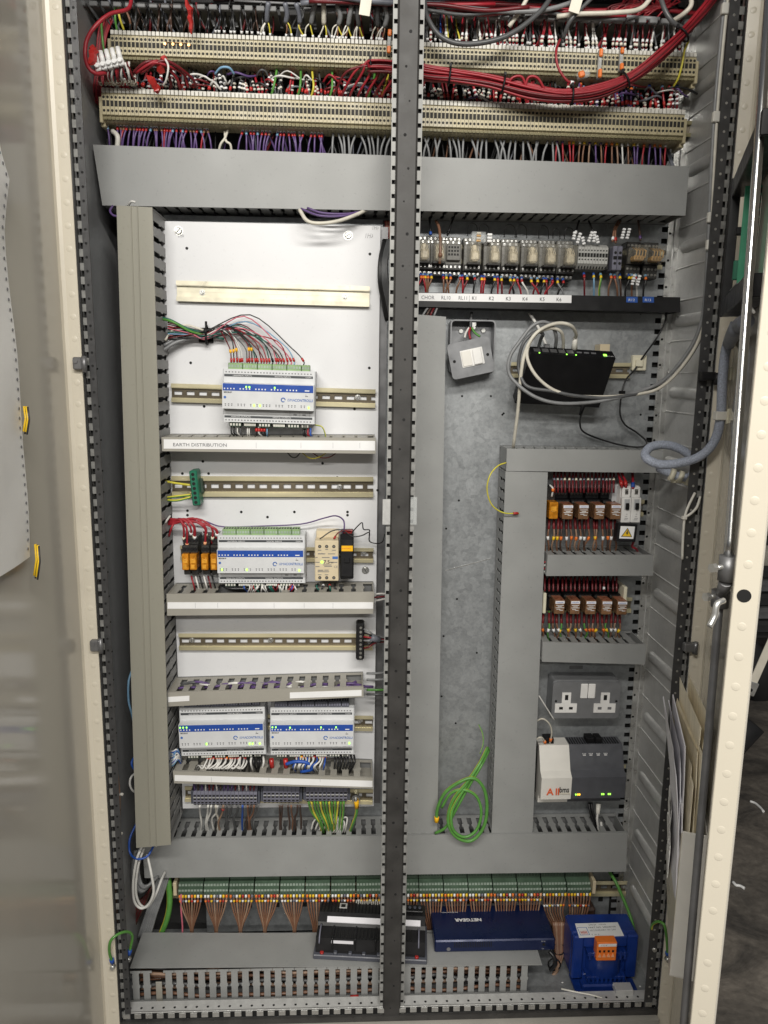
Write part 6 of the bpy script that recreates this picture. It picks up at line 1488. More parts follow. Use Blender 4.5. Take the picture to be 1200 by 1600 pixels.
# ---- below the two lower controllers
for i in range(15):
    px = 322 + 4.2 * i; wire('white wire looping under the lower left controller', [(px + 4, 1182, .122), (px + 2 + ru(-3, 3), 1192, .105), (px - 6 + ru(-4, 4), 1201, .10), (px - 12, 1196, .112), (px - 16 + ru(-4, 0), 1205, .13)], .0017, 'white', 'white loops under the lower left controller', ends=[(.02, .006, 1.5, R.choice(['red_paint', 'red_paint', 'orange']))], k=4, n=5)
for i in range(9):
    px = 376 + 4.4 * i; wire('black wire dropping under the lower left controller', [(px, 1181, .122), (px + ru(-2, 2), 1192, .108), (px + ru(-4, 4), 1205, .125)], .0022, 'black' if i % 4 else 'white', 'dark wires under the lower left controller', k=3, n=5)
for i in range(14):
    px = 463 + 3.5 * i; c = ('white', 'blue', 'white', 'white')[i % 4]; wire('%s wire looping under the lower right controller' % c, [(px, 1180, .122), (px + ru(-2, 2), 1189, .106), (px - 6 + ru(-4, 4), 1198, .10), (px - 4, 1206, .125)], .0017, c, '%s loops under the lower right controller' % c, ends=[(.02, .006, 1.6, R.choice(['red_paint', 'yellow', 'orange', 'red_paint']))], k=4, n=5)
wire('blue cable bundle under the lower right controller', [(447, 1194, .105), (462, 1190, .10), (480, 1192, .10), (487, 1202, .105), (470, 1206, .115)], .0034, 'blue')
for i in range(7): wire('black wire dropping right of the lower right controller', [(523 + 5 * i, 1180, .122), (524 + 5 * i + ru(-2, 2), 1192, .108), (522 + 4 * i, 1207, .125)], .0022, 'black', 'black wires under the lower right controller', k=3, n=5)
for i, px in enumerate((424, 446)):
    tag(obj('red_sleeve', MB().cyl(P(px, 1186, .113), P(px + 1, 1199, .113), .0045, n=10), 'red_paint'), ('red plug sleeve under the lower controllers, left', 'red plug sleeve under the lower controllers, right')[i], 'sleeve')
for i in range(12):
    c = ('white', 'blue', 'white', 'sky')[i % 4]; nm = 'pale blue' if c == 'sky' else c
    wire('%s wire leaving the left duct beside the lower left controller' % nm, [(262, 1172 + 2.5 * i, .12), (270, 1174 + 2 * i, .10), (277, 1180 + ru(-14, 8), .10), (284, 1190 + ru(-4, 6), .12)], .0018, c, '%s wires at the left duct' % nm, k=3, n=5)
# ---- slate blocks
for i in range(17):
    px = 304 + 5.8 * i; c = R.choice(['crimson', 'purple', 'white', 'crimson', 'darkbrown']); nm = {'crimson': 'dark red', 'darkbrown': 'dark brown'}.get(c, c); wire('short %s wire above the widest slate block' % nm, [(px, 1237, .128), (px, 1231, .122), (px + ru(-2, 2), 1224, .135)], .0018, c, 'short %s wires above the slate block' % nm, k=3, n=5)
for i, (px, c) in enumerate(((312, 'white'), (325, 'white'), (330, 'white'), (337, 'cream'), (340, 'white'), (349, 'tan'), (354, 'darkgrey'), (362, 'darkgrey'), (372, 'darkgrey'), (379, 'blue'), (387, 'brown'), (392, 'darkbrown'), (397, 'brown'), (402, 'darkgrey'), (437, 'darkbrown'), (441, 'darkbrown'), (450, 'darkbrown'), (455, 'brown'), (465, 'darkbrown'), (469, 'darkbrown'))):
    nm = {'darkgrey': 'dark grey', 'darkbrown': 'dark brown', 'tan': 'tan'}.get(c, c); dx = ru(-9, 5)
    wire('%s wire from the slate terminal blocks into the long duct' % nm, [(px, 1259, .122), (px + dx * .2, 1270, .145), (px + dx, 1283 + ru(-4, 4), .160), (px + dx * .6, 1300, .185)], .0022, c, '%s wires under the slate blocks' % nm, ends=[(.15, .006, 1.4, 'red_paint')] if i == 5 else [], k=4, n=5)
for i in range(13):
    px = 482 + 4.6 * i; dx = 20 - 2.2 * i + ru(-3, 3); c = ('earth', 'yellow', 'green')[i % 3]; nm = {'earth': 'green and yellow'}.get(c, c)
    wire('%s wire from the rightmost slate block into the long duct' % nm, [(px, 1253, .122), (px + dx * .2, 1268, .140), (px + dx * .8, 1288, .152), (px + dx, 1303, .185)], .0021, c, '%s wires under the rightmost slate block' % nm, k=4, n=5)
for i in range(6): wire('white wire looping in the long duct slots', [(486 + 6 * i, 1298, .17), (492 + 8 * i, 1280 + ru(-4, 6), .157), (512 + 6 * i, 1276 + ru(-4, 8), .157), (526 + 3 * i, 1290, .158), (518 + 4 * i, 1303, .18)], .0019, 'white', 'white loops in the long duct', k=4, n=5)
wire('thick earth wire from the stud into the long duct', [(557, 1252, .125), (557, 1270, .135), (551, 1288, .152), (546, 1302, .18)], .0032, 'earth', ends=[(.0, .018, 1.5, 'label_yellow')]); 
# ---- clear relay wires
for i, (px, c) in enumerate(((657, 'red'), (661, 'red'), (664, 'brown'), (668, 'brown'), (673, 'brown'), (692, 'brown'), (697, 'brown'), (703, 'brown'), (718, 'brown'), (722, 'red'), (729, 'crimson'), (741, 'black'), (752, 'red'), (756, 'red'), (772, 'black'), (777, 'red'), (783, 'crimson'), (797, 'black'), (802, 'crimson'), (808, 'red'), (815, 'white'), (830, 'red'), (839, 'crimson'), (849, 'black'), (853, 'crimson'), (862, 'red'), (871, 'grey'), (879, 'black'), (912, 'crimson'), (927, 'sky'), (938, 'earth'), (954, 'brown'), (960, 'brown'), (968, 'darkbrown'), (982, 'black'), (987, 'brown'), (993, 'white'), (1008, 'black'))):
    nm = {'crimson': 'dark red', 'earth': 'yellow green', 'sky': 'pale blue', 'darkbrown': 'dark brown'}.get(c, c); dx = ru(-6, 6) * (2 if 790 < px < 890 else 1); yy = kpy(px, 427) - (10 if px > 900 else 0)
    wire('%s wire dropping from the relay row behind the black label bar' % nm, [(px, yy, .185), (px + 1, yy + 9, .176), (px + dx, yy + 24, .178), (px + dx * 1.1, yy + 44, .19)], .0019, c, '%s wires under the relay row' % nm, ends=[(.03, .005, 1.4, R.choice(['w_blue', 'w_blue', 'w_sky'])), (.15, .005, 1.4, R.choice(['yellow', 'red_paint', 'yellow', 'orange']))], k=4, n=5)
for i, (x0, x1, h_) in enumerate(((731, 746, 20), (749, 764, 19), (788, 805, 20), (807, 823, 20), (842, 857, 20), (864, 875, 16), (882, 897, 18))):
    b0 = kpy(x0, 366); wire('thin black wire loop arching above the clear relays', [(x0, b0, .18), (x0 + .5, b0 - h_ * .7, .175), (lerp(x0, x1, .4), b0 - h_, .175), (x1 - 1, b0 - h_ * .75, .178), (x1, b0 + 1, .185)], .0009, 'black', 'black loops above the clear relays', n=5)
for i, (pts, c) in enumerate((([(671, 340, .19), (672, 352, .185), (673, 368, .18)], 'black'), ([(681, 345, .18), (686, 356, .165), (688, 375, .155), (688, 395, .15), (687, 412, .155)], 'brown'), ([(710, 335, .19), (705, 350, .185), (699, 368, .18)], 'black'), ([(905, 345, .19), (902, 355, .18), (899, 366, .17)], 'black'), ([(920, 345, .19), (925, 358, .175), (932, 376, .17)], 'black'), ([(966, 345, .19), (960, 357, .18), (957, 378, .17)], 'brown'), ([(970, 345, .19), (962, 360, .178), (962, 380, .17)], 'brown'), ([(997, 342, .19), (999, 358, .18), (1001, 376, .17)], 'darkbrown'))):
    wire('%s wire coming down onto the relay row, number %s from the mullion' % ({'darkbrown': 'dark brown'}.get(c, c), ('one', 'two', 'three', 'four', 'five', 'six', 'seven', 'eight')[i]), pts, .0019 if i != 1 else .0028, c, ends=[(.8, .006, 1.5, ('w_blue', 'w_brown', 'black', 'white_label', 'white_label', 'white_label', 'red_paint', 'w_purple')[i])])
for i, (px, py, n_) in enumerate(((897, 366, 3), (904, 372, 4), (910, 374, 3), (922, 370, 4), (928, 370, 4), (932, 372, 3), (973, 365, 4), (981, 365, 4), (989, 437, 4), (997, 438, 4))):
    f2 = rot_frame(Fr(P(px, py, .165)), ru(-20, 20) if i < 6 else -12); m_ = MB()
    for k in range(n_): m_.fbox(f2, -.003, .003, -.010 + k * .005, -.0062 + k * .005, 0, .005, 0, .001)
    tag(obj('marker_sleeves', m_, 'white_label'), 'stack of white wire markers on the right part of the relay row', 'wire markers', 'white markers on the relay row')
# ---- cables left of the mullion at relay height
for i in range(6): wire('dark grey cable bending behind the mullion beside the white panel', [(600 + 3 * i, 375, .16), (594 + 2 * i, 405, .14), (593 + 2.4 * i, 440, .135), (598 + 3 * i, 470, .15), (604 + 3 * i, 500, .17)], .0034, 'black' if i < 2 else 'darkgrey', 'dark cables beside the white panel', cat='cable', k=5)
for i, (pts, c) in enumerate((([(468, 328, .12), (480, 345, .105), (500, 349, .105), (530, 345, .11), (560, 334, .13), (575, 326, .15)], 'cream'), ([(470, 326, .13), (500, 337, .12), (540, 337, .125), (575, 328, .15)], 'purple'), ([(480, 325, .13), (505, 333, .125), (545, 334, .13), (578, 327, .15)], 'purple'), ([(176, 322, .12), (172, 330, .105), (178, 337, .10), (188, 338, .1)], 'purple'), ([(200, 322, .12), (205, 315, .11), (212, 316, .11)], 'white'))):
    wire(('cream cable sagging below the wide duct', 'lower violet wire sagging below the wide duct', 'upper violet wire sagging below the wide duct', 'violet wire end at the top of the left duct', 'white wire end at the top of the left duct')[i], pts, .0034 if i == 0 else .002, c)
for i in range(8): wire('dark red wire seen in the gap between the white panel and the mullion', [(600 + 2 * i, 345, .18), (601 + 2 * i, 362, .175), (600 + 2.2 * i, 380, .18)], .002, R.choice(['crimson', 'black', 'brown']), 'wires in the gap beside the white panel', k=3)
for i in range(4): wire('wire ending at the top of the duct right of the mullion', [(655 + 6 * i, 505, .19), (660 + 6 * i, 494, .165), (668 + 5 * i, 482, .17), (676 + 4 * i, 478, .19)], .002, ('grey', 'darkbrown', 'crimson', 'grey')[i], 'wires at the top of the centre duct')
# ---- fused spur cores
for i, (pts, c) in enumerate((([(737, 488, .20), (736, 500, .195), (735, 512, .19)], 'darkgrey'), ([(735, 512, .19), (733, 520, .185), (735, 530, .18)], 'red'), ([(737, 512, .19), (742, 520, .185), (750, 526, .18)], 'green'), ([(733, 512, .192), (728, 520, .188), (726, 528, .185)], 'white'))):
    wire(('grey cable entering the crooked switch box', 'red core inside the crooked switch box', 'green core inside the crooked switch box', 'white core inside the crooked switch box')[i], pts, .0022 if i else .003, c)

# ---- black switch cables
C_ = 'cable'
gr_end = [(1013, 613, .085), (1037, 602, .075), (1060, 580, .06), (1085, 545, .045), (1100, 508, .03), (1105, 475, .025), (1110, 400, .022), (1114, 300, .02), (1120, 185, .02), (1128, 90, .02), (1136, 10, .02), (1140, -20, .02)]
def off(pts, dx, dy, dd=0): return [(x + dx, y + dy, d + dd) for x, y, d in pts]
wire('cream network cable arching from its plug and hanging to the short duct', [(899, 528, .135), (900, 521, .12), (892, 509, .10), (873, 505, .095), (850, 512, .09), (833, 526, .088), (820, 552, .09), (814, 585, .095), (809, 643, .12), (803, 690, .15), (802, 702, .18)], .0032, 'cream', cat=C_, n=8)
wire('pale grey network cable sagging over the black switch to the right wall', [(880, 545, .14), (880, 530, .12), (876, 518, .105), (862, 513, .10), (840, 520, .095), (826, 540, .09), (824, 560, .088), (836, 585, .085), (859, 606, .085), (888, 617, .085), (925, 620, .085), (967, 619, .085)] + gr_end, .0030, 'cream', cat=C_, n=8)
wire('grey network cable making the widest loop left of the black switch', [(868, 543, .14), (869, 525, .115), (862, 509, .105), (848, 503, .10), (831, 510, .10), (814, 531, .10), (797, 557, .10), (795, 582, .10), (810, 602, .095), (838, 621, .088), (873, 630, .085), (920, 629, .085), (967, 621, .082)] + off(gr_end, -4, -5, .002), .0032, 'grey', cat=C_, n=8)
wire('dark grey network cable looping beside the black switch', [(841, 545, .14), (845, 530, .12), (848, 522, .105), (838, 518, .10), (818, 536, .095), (810, 569, .10), (816, 594, .095), (829, 606, .09), (862, 611, .086), (897, 618, .084), (943, 622, .083), (980, 618, .082)] + off(gr_end, 2, -2, .006), .0032, 'darkgrey', cat=C_, n=8)
wire('white cable stub sticking up behind the black switch', [(827, 489, .20), (842, 513, .19), (854, 540, .17)], .003, 'white', cat=C_)
pl_ = tag(obj('network_plug', MB().cyl(P(897, 548, .145), P(899, 527, .135), .0062, .0042, n=8), 'nylon'), 'cream network plug standing in the black switch', 'plug')
for i, px in enumerate((841, 854, 869, 881)): tag(obj('network_plug', MB().fbox(Fr(P(px, 549, .147)), -.005, .005, 0, .013, -.008, .003, 0, .001), ('clear', 'grey_metal_dark', 'clear', 'clear')[i]), 'clear network plug in the %s port of the black switch' % ('first', 'second', 'third', 'fourth')[i], 'plug')
wire('black power lead hanging from the black switch up to the cable mount and label bar', [(911, 634, .14), (908, 648, .15), (906, 660, .18), (912, 675, .20), (943, 688, .205), (978, 697, .205), (1004, 698, .20), (1010, 690, .20), (995, 676, .205), (977, 664, .205), (969, 648, .20), (970, 625, .19), (973, 608, .19), (979, 592, .195), (990, 580, .205), (998, 568, .208), (1006, 556, .205), (1027, 527, .19), (1039, 503, .195), (1041, 488, .20)], .0018, 'black', cat=C_, n=6)
tag(obj('ferrite_clip', MB().fbox(Fr(P(971, 613, .185)), -.006, .006, -.003, .003, 0, .006, 0, .001), 'black'), 'small black clip on the switch power lead', 'clip')
tag(obj('power_plug', MB().cyl(P(912, 630, .135), P(907, 648, .15), .005, .003, n=8), 'black'), 'black power plug under the black switch', 'plug')
for i, (px, py, y) in enumerate(((1134, 14, .018), (1120, 183, .018), (1112, 340, .018), (1110, 383, .018))):
    f2 = Fr(P(px, py, y)); tag(obj('cable_clip', MB().fbox(f2, -.007, .007, -.008, .008, -.004, .004, 0, .001), 'nylon'), 'white adhesive cable clip on the right wall, %s from the top' % ('first', 'second', 'third', 'fourth')[i], 'cable clip')
# ---- earth tail on the short duct
wire('thin green yellow wire with red ferrule hanging over the grey vertical duct', [(791, 723, .150), (778, 728, .14), (766, 742, .13), (761, 764, .13), (768, 788, .135), (786, 801, .142), (811, 802, .146)], .0014, 'earth', ends=[(.93, .010, 1.9, 'red_paint')], n=6)
# ---- upper brown relay wiring
for i in range(17):
    px = 866 + 5.85 * i; px += ru(-1, 1)
    wire('dark red sleeved wire rising from the upper brown relays', [(px, 770, .168), (px, 758, .17), (px + ru(-1, 1), 742, .185), (px + ru(-2, 2), 730, .20)], .0021, 'crimson', 'sleeved wires above the upper brown relays', ends=[(.42, .005, 1.25, R.choice(['term_grey', 'slate', 'nylon_cream', 'term_grey']))], k=3, n=5)
for i in range(17):
    px = 850 + 7.0 * i + ru(-1.5, 1.5)
    if px > 964: continue
    wire('brown wire with dark red sleeve from the upper brown relays into the duct', [(px, 806, .185), (px, 822, .172), (px + ru(-2, 2), 838, .168), (px + ru(-6, 4), 854, .172), (px + ru(-5, 5), 868, .19)], .0020, ('brown', 'brown', 'tan', 'brown', 'darkbrown')[i % 5], 'brown wires under the upper brown relays', ends=[(.05, .024, 1.35, 'red_dark'), (.45, .007, 1.45, R.choice(['yellow', 'white_label', 'orange', 'yellow']))], k=4, n=5)
for i in range(18):
    px = 852 + 6.6 * i + ru(-1, 1)
    wire('dark red sleeved wire rising from the lower brown relays', [(px, 924, .168), (px, 912, .175), (px, 898, .19)], .0021, 'crimson', 'sleeved wires above the lower brown relays', k=3, n=5, ends=[(.1, .005, 1.3, 'white_label')] if i == 14 else [])
for i in range(18):
    px = 850 + 7.0 * i + ru(-1.5, 1.5)
    wire('brown wire with dark red sleeve from the lower brown relays into the duct', [(px, 955, .185), (px, 970, .172), (px + ru(-2, 2), 980, .168), (px + ru(-6, 6), 990, .172), (px + ru(-5, 7), 1004, .19)], .0020, ('brown', 'tan', 'brown', 'brown', 'green')[i % 5] if i != 1 else 'green', 'brown wires under the lower brown relays', ends=[(.05, .022, 1.35, 'red_dark'), (.45, .007, 1.45, R.choice(['yellow', 'white_label', 'orange', 'yellow']))], k=4, n=5)
for i, (pts, f_) in enumerate((([(972, 762, .155), (970, 752, .16), (966, 740, .18), (964, 728, .2)], 'red_paint'), ([(978, 762, .155), (977, 752, .16), (972, 740, .18), (970, 728, .2)], 'red_paint'), ([(989, 764, .155), (989, 752, .165), (988, 738, .19)], 'w_blue'))):
    wire(('left red wire into the circuit breaker', 'right red wire into the circuit breaker', 'red wire with blue ferrule into the circuit breaker')[i], pts, .0026, 'red', ends=[(.06, .010, 1.5, f_)])
wire('red wire looping under the warning plate', [(990, 846, .17), (988, 854, .16), (994, 858, .165), (998, 866, .19)], .0024, 'red')
for i in range(4): wire('red wire poking out between the grey duct and the relay duct', [(858, 876 + 5 * i, .17), (852, 878 + 5 * i, .158), (848, 880 + 5 * i, .17)], .0018, ('red', 'white', 'red', 'white')[i], 'wires between the grey ducts')
wire('white thin wire from the grey duct to the lower relays', [(859, 758, .17), (864, 764, .16), (862, 776, .165)], .002, 'white', ends=[(.4, .006, 1.5, 'orange')])
# ---- dark controller cables
wire('grey wire arching onto the dark controller', [(836, 1128, .17), (848, 1123, .165), (859, 1132, .165), (862, 1146, .17), (859, 1162, .185)], .0018, 'cream', ends=[(.82, .008, 1.7, 'orange')]); wire('pale wire running onto the dark controller', [(836, 1156, .17), (846, 1152, .168), (853, 1162, .185)], .0018, 'cream', ends=[(.75, .008, 1.7, 'orange')])
wire('stiff white wire end beside the twin socket', [(842, 1087, .17), (854, 1106, .172), (866, 1125, .175)], .0014, 'white')
for i in range(2): wire('black network cable under the dark controller, %s' % ('left', 'right')[i], [(920 + 4 * i, 1254, .19), (922 + 4 * i, 1268, .182), (928 + 4 * i, 1286, .178), (934 + 3 * i, 1304, .19)], .0026, 'black', cat=C_)
tag(obj('network_plug', MB().cyl(P(935, 1256, .19), P(934, 1272, .18), .0055, .0042, n=8), 'nylon'), 'white network plug under the dark controller', 'plug')
wire('white network cable under the dark controller', [(934, 1270, .18), (933, 1282, .176), (936, 1298, .18), (940, 1296, .176), (939, 1284, .182)], .0026, 'white', cat=C_)
# ---- coiled earth wire bottom centre
wire('coiled green yellow earth wire hanging before the long duct, with yellow lug', [(682, 1284, .140), (684, 1262, .136), (696, 1238, .130), (718, 1222, .128), (740, 1216, .128), (756, 1232, .128), (761, 1262, .128), (755, 1294, .126), (735, 1314, .124), (711, 1306, .124), (700, 1282, .124), (708, 1250, .126), (730, 1222, .13), (750, 1192, .14), (762, 1168, .165)], .0035, 'earth', ends=[(.0, .012, 1.4, 'label_yellow')], n=8)
wire('second green earth wire of the coil in front of the long duct', [(680, 1302, .15), (697, 1292, .138), (714, 1262, .134), (734, 1226, .136), (752, 1196, .142), (764, 1172, .17)], .0030, 'green', n=8)
wire('third green yellow turn of the earth coil, slightly smaller', [(690, 1262, .138), (704, 1240, .132), (724, 1234, .128), (744, 1244, .126), (752, 1268, .124), (745, 1296, .122), (726, 1308, .12), (708, 1296, .12), (706, 1268, .122), (722, 1238, .128), (742, 1206, .138), (758, 1178, .16)], .0030, 'earth', n=8)
wire('faint thin earth wire standing above the coil', [(748, 1132, .20), (754, 1146, .19), (755, 1162, .18), (750, 1178, .17)], .0012, 'earth')
# ---- braided hose, clamps and ties at the right
hp = [(1149, 505, -.045), (1141, 524, -.045), (1134, 548, -.042), (1130, 580, -.040), (1128, 612, -.038), (1127, 642, -.036), (1124, 664, -.034), (1119, 683, -.030), (1108, 701, -.025), (1090, 715, -.02), (1064, 723, -.016), (1034, 726, -.012), (1014, 719, -.005), (1008, 710, .01), (1016, 699, .025), (1033, 695, .032), (1054, 698, .036), (1073, 708, .036), (1083, 722, .036), (1084, 736, .04), (1076, 746, .05), (1060, 744, .06), (1044, 738, .075), (1030, 732, .10)]
w3 = smooth([P(*p) for p in hp], 6)
tag(obj('braided_hose', MB().tube(w3, .0076, 12), 'braid'), 'grey braided cable hose looping from the right door into the cabinet', 'hose')
w3 = smooth([P(*p) for p in ((1160, 498, -.05), (1152, 508, -.048), (1146, 530, -.046), (1142, 520, -.05))], 5)
tag(obj('corrugated_sleeve', MB().tube(smooth([D(1166, 502, .022), D(1156, 508, .024), D(1147, 520, .026), P(1139, 538, -.043)], 5), .0095, 12), 'w_slategrey'), 'dark sleeve end where the braided hose enters the right door', 'sleeve')
cl_ = thing('hose_clamp', 'cream plastic clamp gripping the braided hose on the right wall', 'clamp', P(1066, 752, .05))
for k in range(3):
    c0 = P(1050 + 13 * k, 742 + 3.5 * k, .062 - .006 * k); t = V((1, -.3, -.35)).normalized(); obj('ring', MB().cyl(c0 - t * .004, c0 + t * .004, .0115, n=14), 'nylon_cream', cl_)
obj('base', MB().hexa([P(1048, 754, .07), P(1084, 757, .045), P(1084, 750, .045), P(1048, 746, .07), P(1050, 754, .085), P(1086, 757, .06), P(1086, 750, .06), P(1050, 746, .085)]), 'nylon_cream', cl_)
f2 = Fr(P(1142, 584, -.03), ez=V((-.4, -.9, 0)).normalized()); tmn = thing('tie_mount', 'octagonal cream cable tie mount on the right door', 'cable mount', f2.o); mb = MB(); mb.cyl(f2(0, 0, -.004), f2(0, 0, 0), .011, n=8, sm=False); obj('base', mb, 'nylon_cream', tmn); obj('bridge', MB().fbox(f2, -.002, .002, -.010, .010, 0, .006, 0, .001), 'nylon_cream', tmn)
f2 = Fr(P(1134, 650, -.045)); tmn = thing('tie_band', 'translucent band holding the braided hose to the right door', 'cable mount', f2.o); obj('band', MB().fbox(f2, -.016, .012, -.007, .007, -.012, .001, 0, .001), 'nylon', tmn); obj('edge', MB().fbox(f2, .001, .005, -.012, .012, 0, .004, 0, .001), 'nylon_cream', tmn)
zt_ = thing('zip_tie', 'long white zip tie dangling from the right front post', 'cable tie', P(1070, 808, .0))
obj('strap', MB().tube(smooth([P(*p) for p in ((1086, 770, .0), (1076, 790, -.004), (1070, 808, -.006), (1067, 842, -.008), (1066, 874, -.008))], 5), .0023, 6), 'nylon', zt_); obj('strap', MB().tube(smooth([P(*p) for p in ((1094, 776, .0), (1089, 792, -.008), (1079, 803, -.009), (1070, 808, -.006))], 5), .0022, 6), 'nylon', zt_); obj('head', MB().fbox(Fr(P(1069, 809, -.008)), -.004, .004, -.003, .003, -.003, .004, 0, .001), 'nylon', zt_)
wire('white cable tie tail beside the lock rod', [D(1162, 480, .03), D(1170, 478, .026), D(1178, 488, .022)], .0016, 'white', world=True)
# ---- bottom left cables
def bl_wire(lb_, pts, r_, c, **k): wire(lb_, pts, r_, c, cat=C_, n=8, **k)
bl_wire('white cable loop hanging lowest at the bottom left', [(222, 1322, .10), (213, 1345, .09), (208, 1380, .085), (210, 1408, .085), (220, 1419, .085), (232, 1413, .085), (240, 1394, .085), (237, 1368, .09), (230, 1335, .11)], .0026, 'white')
bl_wire('inner white cable loop at the bottom left', [(225, 1325, .11), (216, 1352, .10), (212, 1390, .095), (218, 1412, .095), (230, 1417, .095), (243, 1398, .10), (252, 1375, .12), (258, 1362, .15)], .0026, 'white')
bl_wire('blue wire looping under the foot of the left duct', [(214, 1285, .13), (203, 1310, .11), (203, 1332, .10), (214, 1342, .09), (230, 1338, .095), (240, 1322, .11)], .0022, 'blue')
for i in range(6): bl_wire('grey cable bending below the left duct', [(210 + 2 * i, 1330 - i, .15), (206 + 2 * i, 1355, .14), (208 + 2.5 * i, 1380, .13), (220 + 2 * i, 1394 - 2 * i, .125), (234 + 2 * i, 1382 - 2 * i, .14), (240 + 2 * i, 1365, .17)], .0030, 'grey' if i % 3 else 'darkgrey', group='grey loops below the left duct')
for i in range(6): bl_wire('grey cable slanting down to the floor duct at the left', [(258 + 3.2 * i - 10, 1366, .17), (250 + 3 * i - 10, 1395, .16), (236 + 3 * i - 8, 1430, .155), (216 + 3.4 * i, 1466, .16)], .0030, 'grey', group='grey cables slanting at the bottom left')
bl_wire('thick green yellow earth cable at the bottom left', [(262, 1366, .18), (264, 1385, .17), (265, 1412, .165), (260, 1438, .165), (248, 1468, .17)], .0062, 'earth')
for i in range(6): bl_wire('dark red cable in the bundle at the bottom left', [(238 - 2 * i, 1384 + 3 * i, .19), (228 - 2 * i, 1410, .18), (214 - 2 * i, 1440, .175), (200 - i, 1470, .18)], .0024, 'crimson' if i % 2 else 'darkbrown', group='dark red cables at the bottom left')
for i, (lb_, pts, c) in enumerate((('pale blue wire bulging left of the left duct', [(207, 1045, .13), (201, 1065, .115), (201, 1095, .11), (206, 1115, .115), (210, 1135, .13)], 'sky'), ('blue wire bulging left of the left duct', [(214, 1178, .13), (206, 1190, .11), (208, 1200, .11), (214, 1206, .13)], 'blue'), ('white wire loop bulging left of the left duct', [(216, 1205, .13), (205, 1214, .11), (203, 1226, .105), (208, 1236, .11), (218, 1240, .13)], 'white'))): wire(lb_, pts, .0022, c)
# loom along the left wall
wire('dark cable loom tied along the left wall', [(140, 520, .03), (147, 640, .034), (153, 760, .034), (160, 880, .036), (168, 1010, .036), (172, 1120, .036), (178, 1230, .036), (182, 1330, .036), (186, 1430, .036), (190, 1490, .04)], .0030, 'black', cat=C_, k=6, n=8)
wire('brown cable bulging from the loom along the left wall', [(176, 1180, .034), (180, 1205, .03), (184, 1240, .03), (184, 1280, .03), (182, 1310, .034), (183, 1360, .036), (186, 1450, .038)], .0048, 'brown', cat=C_, k=6, n=8)
for i, py in enumerate((577, 636, 688, 736, 769, 817, 858, 894, 932, 972, 1018, 1062, 1104, 1145, 1185, 1265, 1330, 1400)):
    px = 146 + (py - 577) * .0525 - 1; p = P(px, py, .032); tag(obj('cable_tie', MB().tube([p + V((-.003, 0, 0)), p + V((.004, -.002, .0005)), p + V((.009, -.003, .001))], .0018, 6), 'black'), 'black cable tie tail along the loom on the left wall', 'cable tie', 'black ties along the left wall')
for i, (px, py) in enumerate(((187, 1241), (186, 1302), (187, 1366))):
    p = P(px, py, .03); tag(obj('cable_tie', MB().tube([p + V((-.010, .003, -.002)), p, p + V((.006, -.002, .001))], .0026, 6), 'nylon'), 'white cable tie on the loom at the lower left wall, %s from the top' % ('first', 'second', 'third')[i], 'cable tie')
def strap(lb_, pts, r_=.0026):
    wire(lb_, pts, r_, 'earth', n=8, ends=[(.0, .010, 1.7, 'w_blue'), (.95, .010, 1.7, 'w_blue')])
    for q in (pts[0], pts[-1]):
        p = P(*q); m_ = MB(); m_.cyl(p + V((0, .002, -.008)), p + V((0, -.006, -.008)), .005, .004, n=10); tag(obj('earth_bolt', m_, 'bright_zinc'), 'bolt at the %s end of the %s' % (('first' if q is pts[0] else 'second'), 'left door earth strap' if pts[0][0] < 600 else 'right door earth strap'), 'bolt')
strap('green yellow earth strap from the left door to the frame', [(176, 1504, -.012), (171, 1488, -.022), (173, 1470, -.026), (186, 1459, -.018), (200, 1456, .0), (207, 1463, .012), (204, 1480, .018), (201, 1492, .016)])
strap('green yellow earth strap from the right door to the frame', [(1043, 1492, -.012), (1042, 1470, -.026), (1038, 1446, -.03), (1028, 1440, -.015), (1019, 1446, .0), (1018, 1460, .008), (1022, 1476, .006)])
wire('long green earth cable dropping to the floor beside the transformer', [(952, 1362, .19), (962, 1378, .17), (972, 1400, .155), (982, 1424, .14), (989, 1446, .125), (992, 1468, .12), (988, 1490, .12)], .0034, 'green', cat=C_, n=8)
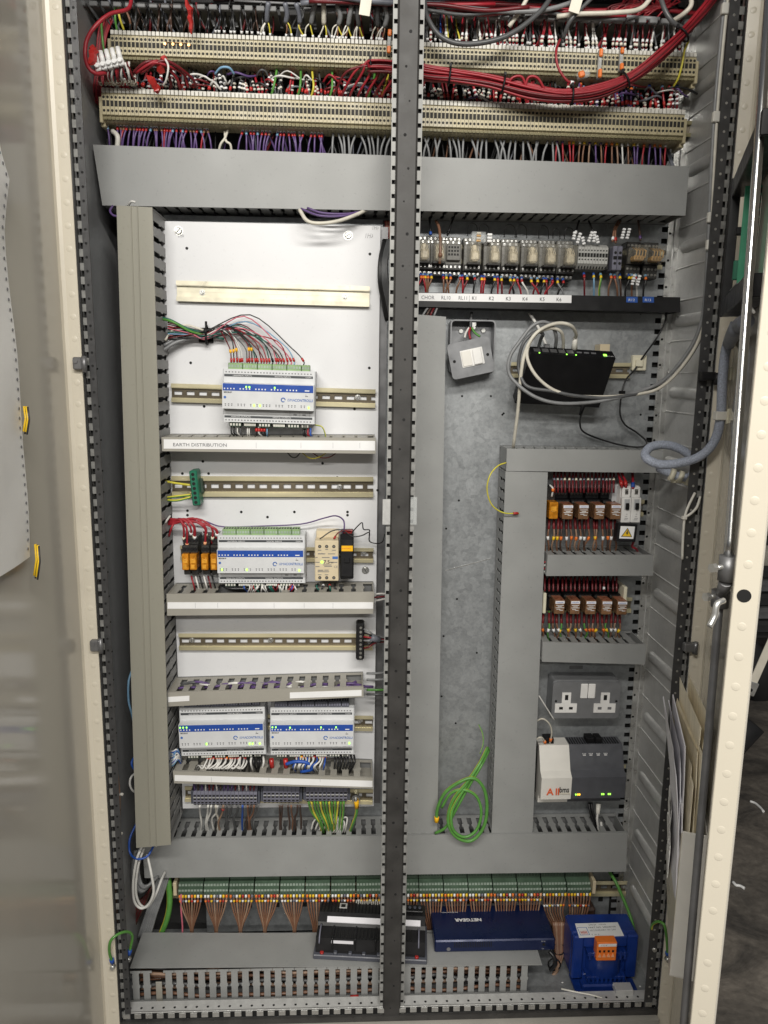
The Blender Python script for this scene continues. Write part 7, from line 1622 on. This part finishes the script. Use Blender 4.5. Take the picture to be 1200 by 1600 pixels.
# brown loom on the floor
for i in range(8): wire('thick brown cable of the loom bending into the floor duct', [(886 - 3 * i, 1440, .16), (882 - 2 * i, 1475, .145), (876 - i, 1500, .13), (866 - i, 1522, .11 + .003 * i), (846, 1538, .10 + .004 * i), (824, 1543 - i * 1.5, .09 + .004 * i), (806, 1543 - i * 2, .09)], .0042, 'brown' if i % 3 else 'tan', 'brown loom on the cabinet floor', cat=C_, k=5)
for i, (px, py, y) in enumerate(((873, 1483, .138), (866, 1507, .12))): 
    c0 = P(px, py, y); tag(obj('cable_tie', MB().tube([c0 + V((.013 * math.cos(q), .006 * math.sin(q), .009 * math.sin(q))) for q in [k * .5236 for k in range(13)]], .0016, 6), 'black'), 'black cable tie round the brown loom, %s' % ('upper', 'lower')[i], 'cable tie')
p = P(915, 1412, .222); tag(obj('choke_coil', MB().box(p.x - .014, p.x + .013, .19, .222, p.z - .016, p.z + .012, 0, .005), 'w_darkbrown'), 'brown coil block behind the green strip at the right', 'coil')
q_ = obj('gear_plate', MB().box(-.31, .585, .232, .235, .10, .245), 'zinc', cab)
obj('plate_fold', MB().box(-.31, .585, .228, .2318, .186, .190), 'zinc_side', q_)
m_ = MB()
for k in range(30): m_.box(-.28 + .03 * k, -.27 + .03 * k, .2305, .2318, .160 + .012 * (k % 2), .170 + .012 * (k % 2))
obj('plate_slots', m_, 'void', q_, kind='stuff')
# ---- random fine tangle behind and between the terminal rows (a mass nobody could count)
for i in range(70):
    x0 = ru(165, 1060); L_ = ru(12, 60)
    if 600 < x0 < 660: continue
    c = R.choice(['black', 'black', 'crimson', 'darkgrey', 'red', 'crimson', 'purple', 'slategrey', 'white', 'black'])
    y0 = r2t(x0) - ru(2, 30); wire('t', [(x0, y0, .165), (x0 + L_ * .3, y0 - ru(2, 14), .15), (x0 + L_ * .7, y0 - ru(-4, 10), .155), (x0 + L_, y0 + ru(-6, 8), .17)], ru(.0012, .002), c, 'tangle', k=4, n=5)
for i in range(90):
    x0 = ru(165, 1060); c = R.choice(['black', 'purple', 'darkgrey', 'black', 'slategrey', 'crimson', 'purple'] if x0 < 520 else ['black', 'darkgrey', 'slategrey', 'grey', 'black', 'brown'])
    dx = ru(-22, 22); wire('t', [(x0, r2b(x0) + ru(-4, 4), .195), (x0 + dx * .3, r2b(x0) + 14, .19 + ru(-.01, .01)), (x0 + dx, dtop(x0) + 12, .20)], ru(.0014, .0022), c, 'tangle', k=4, n=5)
for i in range(110):
    x0 = ru(170, 1070); c = R.choice(['black', 'black', 'darkgrey', 'slategrey', 'crimson', 'darkbrown'] if x0 < 640 else ['red', 'crimson', 'black', 'darkgrey', 'red', 'white', 'slategrey'])
    dx = ru(-26, 26); wire('t', [(x0 + dx, fing(x0) - ru(2, 16), .165 + ru(-.01, .02)), (x0 + dx * .5 + ru(-6, 6), lerp(fing(x0), r1t(x0), .5), .17), (x0, r1t(x0) + 4, .178)], ru(.0014, .0024), c, 'tangle', k=4, n=5)
flush_wires()
